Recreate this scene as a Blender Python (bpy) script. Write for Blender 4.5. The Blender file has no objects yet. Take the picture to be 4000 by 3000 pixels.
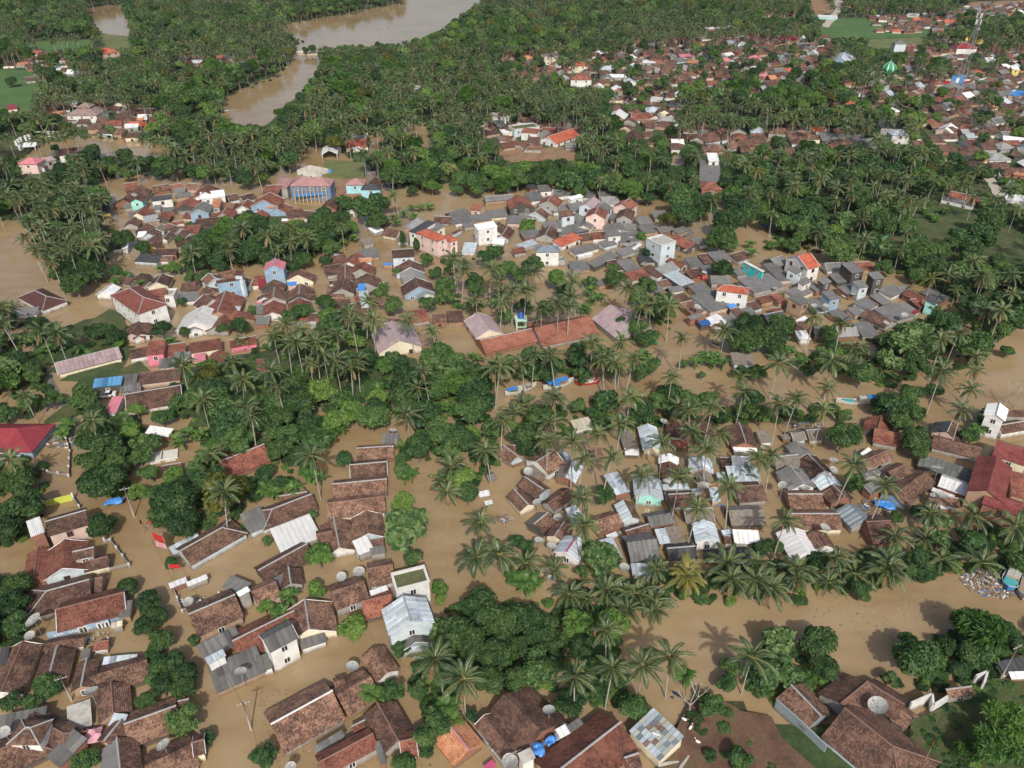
import bpy, bmesh, math, random
import numpy as np
from mathutils import Vector, Matrix

random.seed(7)
rng = np.random.default_rng(7)
SC = bpy.context.scene
COL = SC.collection

# ------------------------------------------------------------------ camera
CAM_H = 110.0
PITCH = math.radians(33.0)
FPX = 3079.5                        # focal length in photograph pixels (4000 wide)
cam_d = bpy.data.cameras.new('camera')
cam_d.sensor_width = 36.0
cam_d.lens = 36.0 * FPX / 4000.0
cam_d.clip_end = 8000.0
cam_d.clip_start = 0.5
cam = bpy.data.objects.new('camera', cam_d)
COL.objects.link(cam)
cam.location = (0, 0, CAM_H)
cam.rotation_euler = (math.pi / 2 - PITCH, 0, 0)
SC.camera = cam

# ------------------------------------------------------------------ sky and sun
SUN_EL = math.radians(42.0)
SUN_AZ = math.radians(-8.0)         # shadows fall away from the camera, this far from +Y
world = bpy.data.worlds.new('World')
SC.world = world
world.use_nodes = True
wn = world.node_tree
wn.nodes.clear()
w_out = wn.nodes.new('ShaderNodeOutputWorld')
w_bg = wn.nodes.new('ShaderNodeBackground')
w_sky = wn.nodes.new('ShaderNodeTexSky')
w_sky.sky_type = 'NISHITA'
w_sky.sun_disc = False
w_sky.sun_elevation = SUN_EL
w_sky.sun_rotation = math.radians(180.0) + math.radians(-8.0)
w_sky.air_density = 1.0
w_sky.dust_density = 4.5
w_sky.ozone_density = 1.0
w_bg.inputs['Strength'].default_value = 0.125
wn.links.new(w_sky.outputs[0], w_bg.inputs[0])
wn.links.new(w_bg.outputs[0], w_out.inputs[0])
sun_d = bpy.data.lights.new('sun', 'SUN')
sun_d.energy = 3.3
sun_d.angle = math.radians(1.1)
sun_d.color = (1.0, 0.95, 0.87)
sun = bpy.data.objects.new('sun', sun_d)
COL.objects.link(sun)
shadow_dir = Vector((math.sin(SUN_AZ) * math.cos(SUN_EL), math.cos(SUN_AZ) * math.cos(SUN_EL), -math.sin(SUN_EL)))
sun.rotation_euler = shadow_dir.to_track_quat('-Z', 'Y').to_euler()
sun.location = (0, -50, 200)
SC.view_settings.view_transform = 'Standard'
SC.view_settings.look = 'None'
SC.view_settings.exposure = 0.0
SC.view_settings.gamma = 1.0
SC.view_settings.use_curve_mapping = False
SC.render.engine = 'CYCLES'
SC.cycles.max_bounces = 5
SC.cycles.diffuse_bounces = 2
SC.cycles.glossy_bounces = 2
SC.cycles.transparent_max_bounces = 6
SC.cycles.transmission_bounces = 2

# ------------------------------------------------------------------ photograph pixel <-> place
sP, cP = math.sin(PITCH), math.cos(PITCH)
def unproj(px, py, z=0.0):
    u = (px - 2000.0) / FPX
    v = (py - 1500.0) / FPX
    d = Vector((u, cP - v * sP, -sP - v * cP))
    t = (z - CAM_H) / d.z
    return Vector((d.x * t, d.y * t, z))
def proj(p):
    dz = p[2] - CAM_H
    dep = p[1] * cP - dz * sP
    up = p[1] * sP + dz * cP
    if dep < 1: dep = 1
    return (2000.0 + FPX * p[0] / dep, 1500.0 - FPX * up / dep, FPX / dep)
def tp(c, r, x, y):
    return (c * 1000.0 + x * 4.5208, r * 750.0 + y * 4.5208)
def W(r, c, x, y, z=0.0):       # tile row, tile column of the survey
    a, b = tp(c, r, x, y)
    return unproj(a, b, z)
def full(x, y, z=0.0):
    return unproj(x * 1.8083, y * 1.8083, z)

# ------------------------------------------------------------------ materials
MATS = {}
def new_mat(name):
    m = bpy.data.materials.new(name)
    m.use_nodes = True
    nt = m.node_tree
    nt.nodes.clear()
    out = nt.nodes.new('ShaderNodeOutputMaterial')
    b = nt.nodes.new('ShaderNodeBsdfPrincipled')
    nt.links.new(b.outputs[0], out.inputs[0])
    MATS[name] = m
    return m, nt, b, out
def N(nt, t, **kw):
    n = nt.nodes.new(t)
    for k, v in kw.items():
        if k.startswith('i_'):
            n.inputs[int(k[2:])].default_value = v
        else:
            setattr(n, k, v)
    return n
def ramp(nt, fac, stops):
    r = nt.nodes.new('ShaderNodeValToRGB')
    e = r.color_ramp.elements
    while len(e) < len(stops): e.new(0.5)
    for i, (p, c) in enumerate(stops):
        e[i].position = p
        e[i].color = (c[0], c[1], c[2], 1)
    nt.links.new(fac, r.inputs[0])
    return r.outputs[0]
def mix(nt, a, b, fac, mode='MIX'):
    m = nt.nodes.new('ShaderNodeMix')
    m.data_type = 'RGBA'
    m.blend_type = mode
    if isinstance(fac, (int, float)): m.inputs[0].default_value = fac
    else: nt.links.new(fac, m.inputs[0])
    for s, x in ((6, a), (7, b)):
        if isinstance(x, tuple): m.inputs[s].default_value = (x[0], x[1], x[2], 1)
        else: nt.links.new(x, m.inputs[s])
    return m.outputs[2]
def noise(nt, vec, scale, detail=3.0, rough=0.55):
    n = N(nt, 'ShaderNodeTexNoise')
    n.inputs['Scale'].default_value = scale
    n.inputs['Detail'].default_value = detail
    n.inputs['Roughness'].default_value = rough
    if vec is not None: nt.links.new(vec, n.inputs['Vector'])
    return n.outputs[0]
def geo_pos(nt):
    return N(nt, 'ShaderNodeNewGeometry').outputs['Position']
def scaled(nt, vec, s):
    m = N(nt, 'ShaderNodeMapping')
    m.inputs['Scale'].default_value = s
    nt.links.new(vec, m.inputs[0])
    return m.outputs[0]
def bump(nt, b, h, strength, dist):
    k = N(nt, 'ShaderNodeBump')
    k.inputs['Strength'].default_value = strength
    k.inputs['Distance'].default_value = dist
    nt.links.new(h, k.inputs['Height'])
    nt.links.new(k.outputs[0], b.inputs['Normal'])

def tint(nt, c):
    oi = N(nt, 'ShaderNodeObjectInfo')
    return mix(nt, c, oi.outputs['Color'], 1.0, 'MULTIPLY')

def mat_tile(name, dark, mid, light, moss=(0.05, 0.045, 0.035), amount=0.5):
    m, nt, b, out = new_mat(name)
    uv = N(nt, 'ShaderNodeUVMap').outputs[0]
    pos = geo_pos(nt)
    vor = N(nt, 'ShaderNodeTexVoronoi', voronoi_dimensions='2D')
    vor.inputs['Scale'].default_value = 1.0
    vor.inputs['Randomness'].default_value = 0.25
    nt.links.new(scaled(nt, uv, (4.0, 3.4, 1)), vor.inputs['Vector'])
    sep = N(nt, 'ShaderNodeSeparateColor')
    nt.links.new(vor.outputs['Color'], sep.inputs[0])
    big = noise(nt, pos, 0.35, 4, 0.65)
    fine = noise(nt, pos, 1.6, 4, 0.6)
    a = N(nt, 'ShaderNodeMath', operation='MULTIPLY_ADD'); a.inputs[1].default_value = 0.30; 
    nt.links.new(sep.outputs[0], a.inputs[0]); nt.links.new(big, a.inputs[2])
    c = ramp(nt, a.outputs[0], [(0.38, dark), (0.60, mid), (0.84, light)])
    f = N(nt, 'ShaderNodeMapRange'); f.inputs[1].default_value = 0.5; f.inputs[2].default_value = 0.68; f.inputs[4].default_value = amount
    nt.links.new(fine, f.inputs[0])
    c = mix(nt, c, moss, f.outputs[0])
    pn = noise(nt, scaled(nt, pos, (1, 1, 1)), 0.42, 2, 0.5)     # patches of newer tiles
    pf = N(nt, 'ShaderNodeMapRange'); pf.inputs[1].default_value = 0.62; pf.inputs[2].default_value = 0.66; pf.inputs[4].default_value = 0.55
    nt.links.new(pn, pf.inputs[0])
    c = mix(nt, c, light, pf.outputs[0])
    # dark joints between the courses of tiles
    wv = N(nt, 'ShaderNodeTexWave', wave_type='BANDS', bands_direction='Y')
    wv.inputs['Scale'].default_value = 1.15
    wv.inputs['Distortion'].default_value = 1.2
    nt.links.new(uv, wv.inputs['Vector'])
    wx = N(nt, 'ShaderNodeTexWave', wave_type='BANDS', bands_direction='X')
    wx.inputs['Scale'].default_value = 1.35
    wx.inputs['Distortion'].default_value = 1.0
    nt.links.new(uv, wx.inputs['Vector'])
    mm = N(nt, 'ShaderNodeMath', operation='ADD')
    nt.links.new(wv.outputs[1], mm.inputs[0]); nt.links.new(wx.outputs[1], mm.inputs[1])
    jr = N(nt, 'ShaderNodeMapRange'); jr.inputs[1].default_value = 0.25; jr.inputs[2].default_value = 1.0; jr.inputs[3].default_value = 0.62; jr.inputs[4].default_value = 1.1
    nt.links.new(mm.outputs[0], jr.inputs[0])
    c = mix(nt, c, jr.outputs[0], 1.0, 'MULTIPLY')
    nt.links.new(tint(nt, c), b.inputs['Base Color'])
    b.inputs['Roughness'].default_value = 0.85
    bump(nt, b, mm.outputs[0], 0.8, 0.06)
    return m
def mat_sheet(name, base, dirt, rough=0.6, rust=None, metal=0.0, wave=5.0, spec=0.5):
    m, nt, b, out = new_mat(name)
    uv = N(nt, 'ShaderNodeUVMap').outputs[0]
    pos = geo_pos(nt)
    br = N(nt, 'ShaderNodeTexBrick')
    br.inputs['Color1'].default_value = (0.86, 0.86, 0.86, 1)
    br.inputs['Color2'].default_value = (1.08, 1.08, 1.08, 1)
    br.inputs['Mortar'].default_value = (0.62, 0.62, 0.62, 1)
    br.inputs['Scale'].default_value = 1.0
    br.inputs['Mortar Size'].default_value = 0.03
    br.inputs['Brick Width'].default_value = 1.0
    br.inputs['Row Height'].default_value = 1.8
    br.offset = 0.0
    nt.links.new(uv, br.inputs['Vector'])
    st = noise(nt, scaled(nt, uv, (2.5, 0.35, 1)), 1.6, 4, 0.65)
    big = noise(nt, pos, 0.3, 4, 0.6)
    f = N(nt, 'ShaderNodeMapRange'); f.inputs[1].default_value = 0.42; f.inputs[2].default_value = 0.75; f.inputs[4].default_value = 0.85
    nt.links.new(st, f.inputs[0])
    c = mix(nt, base, dirt, f.outputs[0])
    f2 = N(nt, 'ShaderNodeMapRange'); f2.inputs[1].default_value = 0.5; f2.inputs[2].default_value = 0.7; f2.inputs[4].default_value = 0.5
    nt.links.new(big, f2.inputs[0])
    c = mix(nt, c, dirt, f2.outputs[0])
    if rust:
        r3 = noise(nt, pos, 0.7, 5, 0.7)
        f3 = N(nt, 'ShaderNodeMapRange'); f3.inputs[1].default_value = 0.56; f3.inputs[2].default_value = 0.66; f3.inputs[4].default_value = 0.8
        nt.links.new(r3, f3.inputs[0])
        c = mix(nt, c, rust, f3.outputs[0])
    c = mix(nt, c, br.outputs[0], 1.0, 'MULTIPLY')
    nt.links.new(tint(nt, c), b.inputs['Base Color'])
    b.inputs['Roughness'].default_value = rough
    b.inputs['Metallic'].default_value = metal
    b.inputs['Specular IOR Level'].default_value = spec
    wx = N(nt, 'ShaderNodeTexWave', wave_type='BANDS', bands_direction='X')
    wx.inputs['Scale'].default_value = wave / 3.0
    nt.links.new(uv, wx.inputs['Vector'])
    bump(nt, b, wx.outputs[1], 0.6, 0.05)
    return m
def mat_plain(name, col, rough=0.8, dirt=None, dscale=0.6, metal=0.0, damount=0.6, use_tint=False, mud=False):
    m, nt, b, out = new_mat(name)
    pos = geo_pos(nt)
    n1 = noise(nt, pos, dscale, 5, 0.65)
    f = N(nt, 'ShaderNodeMapRange'); f.inputs[1].default_value = 0.45; f.inputs[2].default_value = 0.72; f.inputs[4].default_value = damount
    nt.links.new(n1, f.inputs[0])
    d = dirt if dirt else tuple(x * 0.62 for x in col)
    c = mix(nt, col, d, f.outputs[0])
    if use_tint: c = tint(nt, c)
    if mud:      # silt left by the flood, and damp creeping up the wall
        sx = N(nt, 'ShaderNodeSeparateXYZ'); nt.links.new(pos, sx.inputs[0])
        nn_ = noise(nt, scaled(nt, pos, (1, 1, 0.3)), 1.1, 4, 0.6)
        ad = N(nt, 'ShaderNodeMath', operation='MULTIPLY_ADD'); ad.inputs[1].default_value = -1.5; nt.links.new(nn_, ad.inputs[0]); nt.links.new(sx.outputs[2], ad.inputs[2])
        mr = N(nt, 'ShaderNodeMapRange'); mr.inputs[1].default_value = -0.55; mr.inputs[2].default_value = 0.25; mr.inputs[3].default_value = 0.8; mr.inputs[4].default_value = 0.0
        nt.links.new(ad.outputs[0], mr.inputs[0])
        c = mix(nt, c, (0.16, 0.11, 0.065), mr.outputs[0])
    nt.links.new(c, b.inputs['Base Color'])
    b.inputs['Roughness'].default_value = rough
    b.inputs['Metallic'].default_value = metal
    return m

mat_tile('tile_brown', (0.034, 0.019, 0.016), (0.092, 0.046, 0.034), (0.20, 0.112, 0.078))
mat_tile('tile_mixed', (0.045, 0.025, 0.020), (0.135, 0.070, 0.048), (0.30, 0.175, 0.115), amount=0.4)
mat_tile('tile_red', (0.070, 0.026, 0.019), (0.19, 0.062, 0.042), (0.31, 0.125, 0.08), amount=0.35)
mat_tile('tile_orange', (0.34, 0.13, 0.06), (0.52, 0.22, 0.11), (0.62, 0.32, 0.18), moss=(0.2, 0.10, 0.06), amount=0.35)
mat_tile('tile_bright', (0.30, 0.055, 0.025), (0.46, 0.10, 0.05), (0.52, 0.17, 0.10), moss=(0.16, 0.04, 0.03), amount=0.3)
mat_tile('tile_darkred', (0.10, 0.022, 0.020), (0.19, 0.038, 0.035), (0.24, 0.07, 0.06), moss=(0.05, 0.02, 0.02), amount=0.3)
mat_tile('tile_school', (0.15, 0.055, 0.035), (0.29, 0.105, 0.066), (0.36, 0.16, 0.11), moss=(0.12, 0.05, 0.04), amount=0.35)
mat_tile('metal_maroon', (0.07, 0.025, 0.025), (0.10, 0.036, 0.034), (0.12, 0.05, 0.045), moss=(0.06, 0.025, 0.025), amount=0.4)
mat_tile('metal_maroon2', (0.15, 0.045, 0.035), (0.20, 0.06, 0.045), (0.23, 0.08, 0.06), moss=(0.12, 0.045, 0.035), amount=0.3)
mat_sheet('metal_red', (0.30, 0.038, 0.048), (0.20, 0.032, 0.038), 0.5)
mat_sheet('metal_pink', (0.60, 0.20, 0.25), (0.48, 0.20, 0.22), 0.6)
mat_sheet('asbestos_pink', (0.40, 0.31, 0.32), (0.27, 0.20, 0.21), 0.85)
mat_sheet('asbestos_brown', (0.30, 0.215, 0.19), (0.19, 0.14, 0.125), 0.85)
mat_sheet('asbestos_rose', (0.42, 0.23, 0.22), (0.30, 0.17, 0.17), 0.85)
mat_sheet('asbestos_grey', (0.185, 0.185, 0.182), (0.088, 0.087, 0.084), 0.9)
mat_sheet('asbestos_light', (0.33, 0.34, 0.34), (0.19, 0.19, 0.19), 0.85)
mat_sheet('sheet_dark', (0.065, 0.07, 0.078), (0.04, 0.042, 0.046), 0.7)
mat_sheet('sheet_green_grey', (0.15, 0.165, 0.15), (0.09, 0.09, 0.085), 0.85)
mat_sheet('sheet_navy', (0.09, 0.10, 0.14), (0.05, 0.055, 0.075), 0.6)
mat_sheet('zinc', (0.56, 0.64, 0.70), (0.38, 0.44, 0.49), 0.5, rust=(0.34, 0.33, 0.33), metal=0.1)
mat_sheet('zinc_blue', (0.25, 0.31, 0.35), (0.15, 0.185, 0.21), 0.5, metal=0.2)
mat_sheet('sheet_white', (0.80, 0.82, 0.83), (0.66, 0.67, 0.66), 0.6)
mat_sheet('sheet_white2', (0.60, 0.60, 0.58), (0.36, 0.36, 0.34), 0.7)
mat_sheet('sheet_cream', (0.66, 0.62, 0.48), (0.46, 0.42, 0.32), 0.7)
mat_sheet('sheet_sky', (0.14, 0.40, 0.68), (0.12, 0.32, 0.52), 0.5)
mat_plain('tarp_blue', (0.06, 0.24, 0.62), 0.45, (0.04, 0.16, 0.42), 1.2)
mat_plain('tarp_navy', (0.03, 0.10, 0.30), 0.5, (0.02, 0.06, 0.18), 1.2)
mat_plain('magenta', (0.42, 0.07, 0.16), 0.6)
mat_plain('thatch', (0.20, 0.175, 0.15), 1.0, (0.085, 0.07, 0.058), 1.6, damount=0.9, use_tint=True)
mat_plain('concrete', (0.42, 0.41, 0.38), 0.9, (0.15, 0.145, 0.13), 0.9, damount=0.8)
mat_plain('concrete_pale', (0.62, 0.61, 0.56), 0.9, (0.42, 0.41, 0.37), 0.6)
mat_plain('roof_moss', (0.085, 0.10, 0.04), 1.0, (0.19, 0.17, 0.10), 0.8)
mat_plain('ridge_grey', (0.33, 0.33, 0.33), 0.9, (0.17, 0.165, 0.16), 1.2)
mat_plain('ridge_white', (0.68, 0.67, 0.65), 0.8, (0.42, 0.41, 0.39), 1.2)
mat_plain('ridge_brown', (0.20, 0.115, 0.09), 0.9)
mat_plain('ridge_pink', (0.45, 0.22, 0.26), 0.8)
mat_plain('wood', (0.20, 0.13, 0.085), 0.9)
mat_plain('wood_pale', (0.42, 0.33, 0.22), 0.9)
mat_plain('metal_grey', (0.38, 0.39, 0.40), 0.5, metal=0.3)
mat_plain('dish_mesh', (0.36, 0.36, 0.34), 0.6, (0.22, 0.21, 0.20), 1.4)
mat_plain('pole_concrete', (0.36, 0.34, 0.30), 0.9)
mat_plain('glass_dark', (0.025, 0.03, 0.035), 0.15)
mat_plain('frame_white', (0.72, 0.72, 0.70), 0.6)
mat_plain('frame_brown', (0.22, 0.09, 0.05), 0.6)
WALLC = {'white': (0.68, 0.68, 0.66), 'cream': (0.72, 0.66, 0.50), 'grey': (0.34, 0.33, 0.31), 'pale': (0.52, 0.60, 0.64),
         'blue': (0.26, 0.38, 0.50), 'aqua': (0.34, 0.68, 0.62), 'cyan': (0.05, 0.55, 0.55), 'cyanp': (0.35, 0.62, 0.68), 'yellow': (0.70, 0.58, 0.16),
         'pinkwall': (0.66, 0.20, 0.28), 'pinkw': (0.72, 0.55, 0.50), 'pinkish': (0.55, 0.42, 0.36), 'mint': (0.40, 0.66, 0.42),
         'dark': (0.075, 0.07, 0.065), 'tan': (0.38, 0.26, 0.18), 'brick': (0.28, 0.13, 0.09), 'conc': (0.60, 0.59, 0.54), 'bluew': (0.14, 0.20, 0.32), 'shore': (0.24, 0.29, 0.32)}
for k, v in WALLC.items():
    mat_plain('wall_' + k, v, 0.9, tuple(x * 0.55 for x in v), 0.45, damount=0.7, mud=True)
for k, v in {'red': (0.50, 0.03, 0.03), 'orange_buoy': (0.6, 0.2, 0.04), 'boat_white': (0.50, 0.50, 0.46), 'boat_blue': (0.04, 0.20, 0.50), 'boat_teal': (0.06, 0.35, 0.38),
             'boat_green': (0.05, 0.30, 0.18), 'boat_red': (0.45, 0.05, 0.05), 'deck': (0.30, 0.24, 0.18), 'dome_green': (0.02, 0.20, 0.10), 'gold': (0.6, 0.42, 0.08),
             'skin': (0.28, 0.15, 0.09), 'cloth_dark': (0.03, 0.04, 0.10), 'cloth_red': (0.4, 0.05, 0.05), 'hair': (0.015, 0.012, 0.01), 'cloth_pink': (0.6, 0.3, 0.35),
             'lime': (0.55, 0.60, 0.10), 'feather_white': (0.78, 0.77, 0.72), 'asphalt': (0.07, 0.07, 0.072), 'car_white': (0.7, 0.7, 0.7), 'black': (0.02, 0.02, 0.02),
             'yellow_post': (0.65, 0.42, 0.08), 'tank_blue': (0.02, 0.08, 0.35), 'mint_paint': (0.45, 0.72, 0.52)}.items():
    mat_plain(k, v, 0.55 if k not in ('asphalt', 'skin') else 0.9, tuple(x * 0.7 for x in v), 1.5, damount=0.4)

def mat_leaf(name, a, b_, c_, trans=0.3, rough=0.5):
    m, nt, b, out = new_mat(name)
    g = N(nt, 'ShaderNodeNewGeometry')
    oi = N(nt, 'ShaderNodeObjectInfo')
    n1 = noise(nt, g.outputs['Position'], 0.55, 3, 0.6)
    s = N(nt, 'ShaderNodeMath', operation='MULTIPLY_ADD'); s.inputs[1].default_value = 0.35
    nt.links.new(g.outputs['Random Per Island'], s.inputs[0]); nt.links.new(n1, s.inputs[2])
    s2 = N(nt, 'ShaderNodeMath', operation='MULTIPLY_ADD'); s2.inputs[1].default_value = 0.34
    nt.links.new(oi.outputs['Random'], s2.inputs[0]); nt.links.new(s.outputs[0], s2.inputs[2])
    c = ramp(nt, s2.outputs[0], [(0.45, a), (0.80, b_), (1.1, c_)])
    nt.links.new(c, b.inputs['Base Color'])
    b.inputs['Roughness'].default_value = rough
    b.inputs['Specular IOR Level'].default_value = 0.35
    t = N(nt, 'ShaderNodeBsdfTranslucent')
    cc = mix(nt, c, (1.15, 1.4, 0.6), 1.0, 'MULTIPLY')
    nt.links.new(cc, t.inputs[0])
    ms = N(nt, 'ShaderNodeMixShader')
    ms.inputs[0].default_value = trans
    nt.links.new(b.outputs[0], ms.inputs[1]); nt.links.new(t.outputs[0], ms.inputs[2])
    nt.links.new(ms.outputs[0], out.inputs[0])
    return m
mat_leaf('leaf_dense', (0.014, 0.040, 0.015), (0.034, 0.082, 0.026), (0.075, 0.135, 0.038))
mat_leaf('leaf_mid', (0.022, 0.058, 0.022), (0.050, 0.116, 0.036), (0.115, 0.190, 0.055))
mat_leaf('leaf_bright', (0.050, 0.125, 0.028), (0.095, 0.190, 0.038), (0.17, 0.26, 0.06))
mat_leaf('leaf_light', (0.030, 0.078, 0.026), (0.070, 0.145, 0.046), (0.17, 0.25, 0.09))
mat_leaf('leaf_olive', (0.050, 0.065, 0.014), (0.085, 0.105, 0.020), (0.14, 0.15, 0.030))
mat_leaf('leaf_feather', (0.030, 0.085, 0.020), (0.055, 0.135, 0.026), (0.10, 0.19, 0.035))
mat_leaf('frond', (0.022, 0.054, 0.026), (0.052, 0.096, 0.044), (0.120, 0.160, 0.062), trans=0.25, rough=0.38)
mat_leaf('frond_yellow', (0.09, 0.12, 0.03), (0.16, 0.17, 0.04), (0.25, 0.22, 0.05), trans=0.25, rough=0.4)
mat_leaf('frond_dead', (0.09, 0.055, 0.025), (0.16, 0.10, 0.05), (0.24, 0.17, 0.09), trans=0.1, rough=0.8)
mat_leaf('banana_leaf', (0.045, 0.120, 0.028), (0.080, 0.175, 0.040), (0.14, 0.23, 0.06), trans=0.35, rough=0.4)
mat_plain('rachis', (0.32, 0.30, 0.11), 0.6)
mat_plain('bark', (0.16, 0.13, 0.10), 0.95)
mat_plain('bark_pale', (0.36, 0.34, 0.30), 0.95, (0.20, 0.185, 0.16), 1.5)
mat_plain('coconut', (0.24, 0.15, 0.04), 0.6)

# water: muddy, slightly rippled
m, nt, b, out = new_mat('muddy_water')
pos = geo_pos(nt)
wbig = noise(nt, scaled(nt, pos, (1, 1.0, 1)), 0.012, 4, 0.6)
wmid = noise(nt, scaled(nt, pos, (1, 2.2, 1)), 0.09, 4, 0.6)
s = N(nt, 'ShaderNodeMath', operation='MULTIPLY_ADD'); s.inputs[1].default_value = 0.55
nt.links.new(wmid, s.inputs[0]); nt.links.new(wbig, s.inputs[2])
c = ramp(nt, s.outputs[0], [(0.5, (0.225, 0.153, 0.076)), (0.66, (0.27, 0.188, 0.098)), (0.85, (0.33, 0.242, 0.138))])
nt.links.new(c, b.inputs['Base Color'])
b.inputs['Roughness'].default_value = 0.07
b.inputs['IOR'].default_value = 1.33
b.inputs['Specular IOR Level'].default_value = 0.7
rip = noise(nt, scaled(nt, pos, (1, 1.8, 1)), 1.3, 4, 0.7)
rip2 = noise(nt, pos, 0.25, 2, 0.5)
s = N(nt, 'ShaderNodeMath', operation='ADD'); nt.links.new(rip, s.inputs[0]); nt.links.new(rip2, s.inputs[1])
bump(nt, b, s.outputs[0], 0.28, 0.05)

m, nt, b, out = new_mat('ground_soil')
pos = geo_pos(nt)
g1 = noise(nt, pos, 0.06, 5, 0.65)
g2 = noise(nt, pos, 0.9, 5, 0.7)
c = ramp(nt, g1, [(0.35, (0.030, 0.055, 0.018)), (0.50, (0.050, 0.085, 0.024)), (0.62, (0.085, 0.080, 0.035)), (0.72, (0.15, 0.10, 0.06))])
c2 = ramp(nt, g2, [(0.3, (0.6, 0.6, 0.6)), (0.7, (1.2, 1.2, 1.2))])
nt.links.new(mix(nt, c, c2, 1.0, 'MULTIPLY'), b.inputs['Base Color'])
b.inputs['Roughness'].default_value = 1.0
bump(nt, b, g2, 0.6, 0.3)
def mat_ground(name, a, b_, c_, sc=0.25):
    m, nt, b, out = new_mat(name)
    pos = geo_pos(nt)
    g1 = noise(nt, pos, sc, 5, 0.7)
    g2 = noise(nt, pos, sc * 9, 4, 0.7)
    c = ramp(nt, g1, [(0.35, a), (0.52, b_), (0.68, c_)])
    c2 = ramp(nt, g2, [(0.3, (0.75, 0.75, 0.75)), (0.7, (1.2, 1.2, 1.2))])
    nt.links.new(mix(nt, c, c2, 1.0, 'MULTIPLY'), b.inputs['Base Color'])
    b.inputs['Roughness'].default_value = 1.0
    bump(nt, b, g2, 0.5, 0.15)
mat_ground('rice_green', (0.045, 0.105, 0.028), (0.062, 0.135, 0.034), (0.09, 0.145, 0.045), 0.05)
mat_ground('field_dull', (0.09, 0.115, 0.04), (0.13, 0.15, 0.05), (0.17, 0.14, 0.07), 0.06)
mat_ground('grass_rough', (0.035, 0.060, 0.018), (0.065, 0.085, 0.026), (0.12, 0.09, 0.05), 0.22)
mat_ground('wet_soil', (0.085, 0.050, 0.032), (0.135, 0.075, 0.048), (0.11, 0.10, 0.045), 0.22)
mat_ground('dry_soil', (0.20, 0.11, 0.065), (0.28, 0.17, 0.10), (0.15, 0.13, 0.06), 0.12)
mat_ground('road_grey', (0.09, 0.09, 0.095), (0.13, 0.128, 0.125), (0.20, 0.175, 0.14), 0.2)
mat_ground('path_pale', (0.38, 0.34, 0.28), (0.45, 0.41, 0.34), (0.36, 0.30, 0.22), 0.2)

RM = {'t': 'tile_brown', 'b': 'tile_mixed', 'r': 'tile_red', 'r2': 'tile_red', 'r3': 'tile_bright', 'o': 'tile_orange', 'O': 'tile_bright', 'm': 'metal_maroon',
      'm2': 'metal_maroon2', 'q': 'tile_school', 'R': 'metal_red', 'R2': 'tile_darkred', 'p': 'metal_pink', 'P': 'metal_pink', 's': 'asbestos_pink',
      's2': 'asbestos_brown', 's3': 'asbestos_rose', 'g': 'asbestos_grey', 'g2': 'asbestos_light', 'k': 'sheet_dark', 'k2': 'sheet_green_grey', 'k3': 'sheet_navy',
      'z': 'zinc', 'Z': 'zinc_blue', 'w': 'sheet_white', 'w2': 'sheet_white2', 'y': 'sheet_cream', 'U': 'sheet_sky', 'U2': 'tarp_blue', 'U3': 'tarp_navy',
      'n': 'thatch', 'c': 'concrete', 'moss': 'roof_moss', 'mag': 'magenta'}
KIND = {}
for k in 't b r r2 r3 o O q R2 m m2'.split(): KIND[k] = 'tiled_house'
for k in 'g g2 k k2 k3 s s2 s3 R p P U y'.split(): KIND[k] = 'sheet_roof_house'
for k in 'z Z w w2'.split(): KIND[k] = 'tin_roof_house'
for k in 'U2 U3 mag'.split(): KIND[k] = 'tarpaulin_shelter'
KIND['n'] = 'thatched_hut'; KIND['c'] = 'concrete_building'; KIND['moss'] = 'concrete_building'
DESC = {'t': 'dark brown tiled house', 'b': 'mottled brown tiled house', 'r': 'reddish tiled house', 'r2': 'red-brown tiled house', 'r3': 'bright red roofed house',
        'o': 'orange roofed house', 'O': 'bright red tiled house', 'm': 'maroon roofed house', 'm2': 'red-brown roofed house', 'q': 'school building with tiled roof',
        'R': 'red metal roofed house', 'R2': 'dark red roofed house', 'p': 'pink sheet roof', 'P': 'pink roofed house', 's': 'faded pinkish roofed house',
        's2': 'grey-brown pyramid roof', 's3': 'faded rose roofed building', 'g': 'grey sheet roofed house', 'g2': 'pale grey sheet roofed house', 'k': 'black roofed house',
        'k2': 'greenish grey roofed house', 'k3': 'navy roofed stall', 'z': 'zinc roofed house', 'Z': 'bluish grey roofed house', 'w': 'white roofed house',
        'w2': 'off-white roofed house', 'y': 'cream roofed house', 'U': 'sky-blue roof', 'U2': 'blue tarpaulin cover', 'U3': 'navy tarpaulin cover',
        'n': 'grey thatched hut', 'c': 'concrete flat roof', 'moss': 'mossy flat-roofed building', 'mag': 'magenta awning'}
SHEETY = set('g g2 z Z w w2 s y k k2 U'.split())

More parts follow.
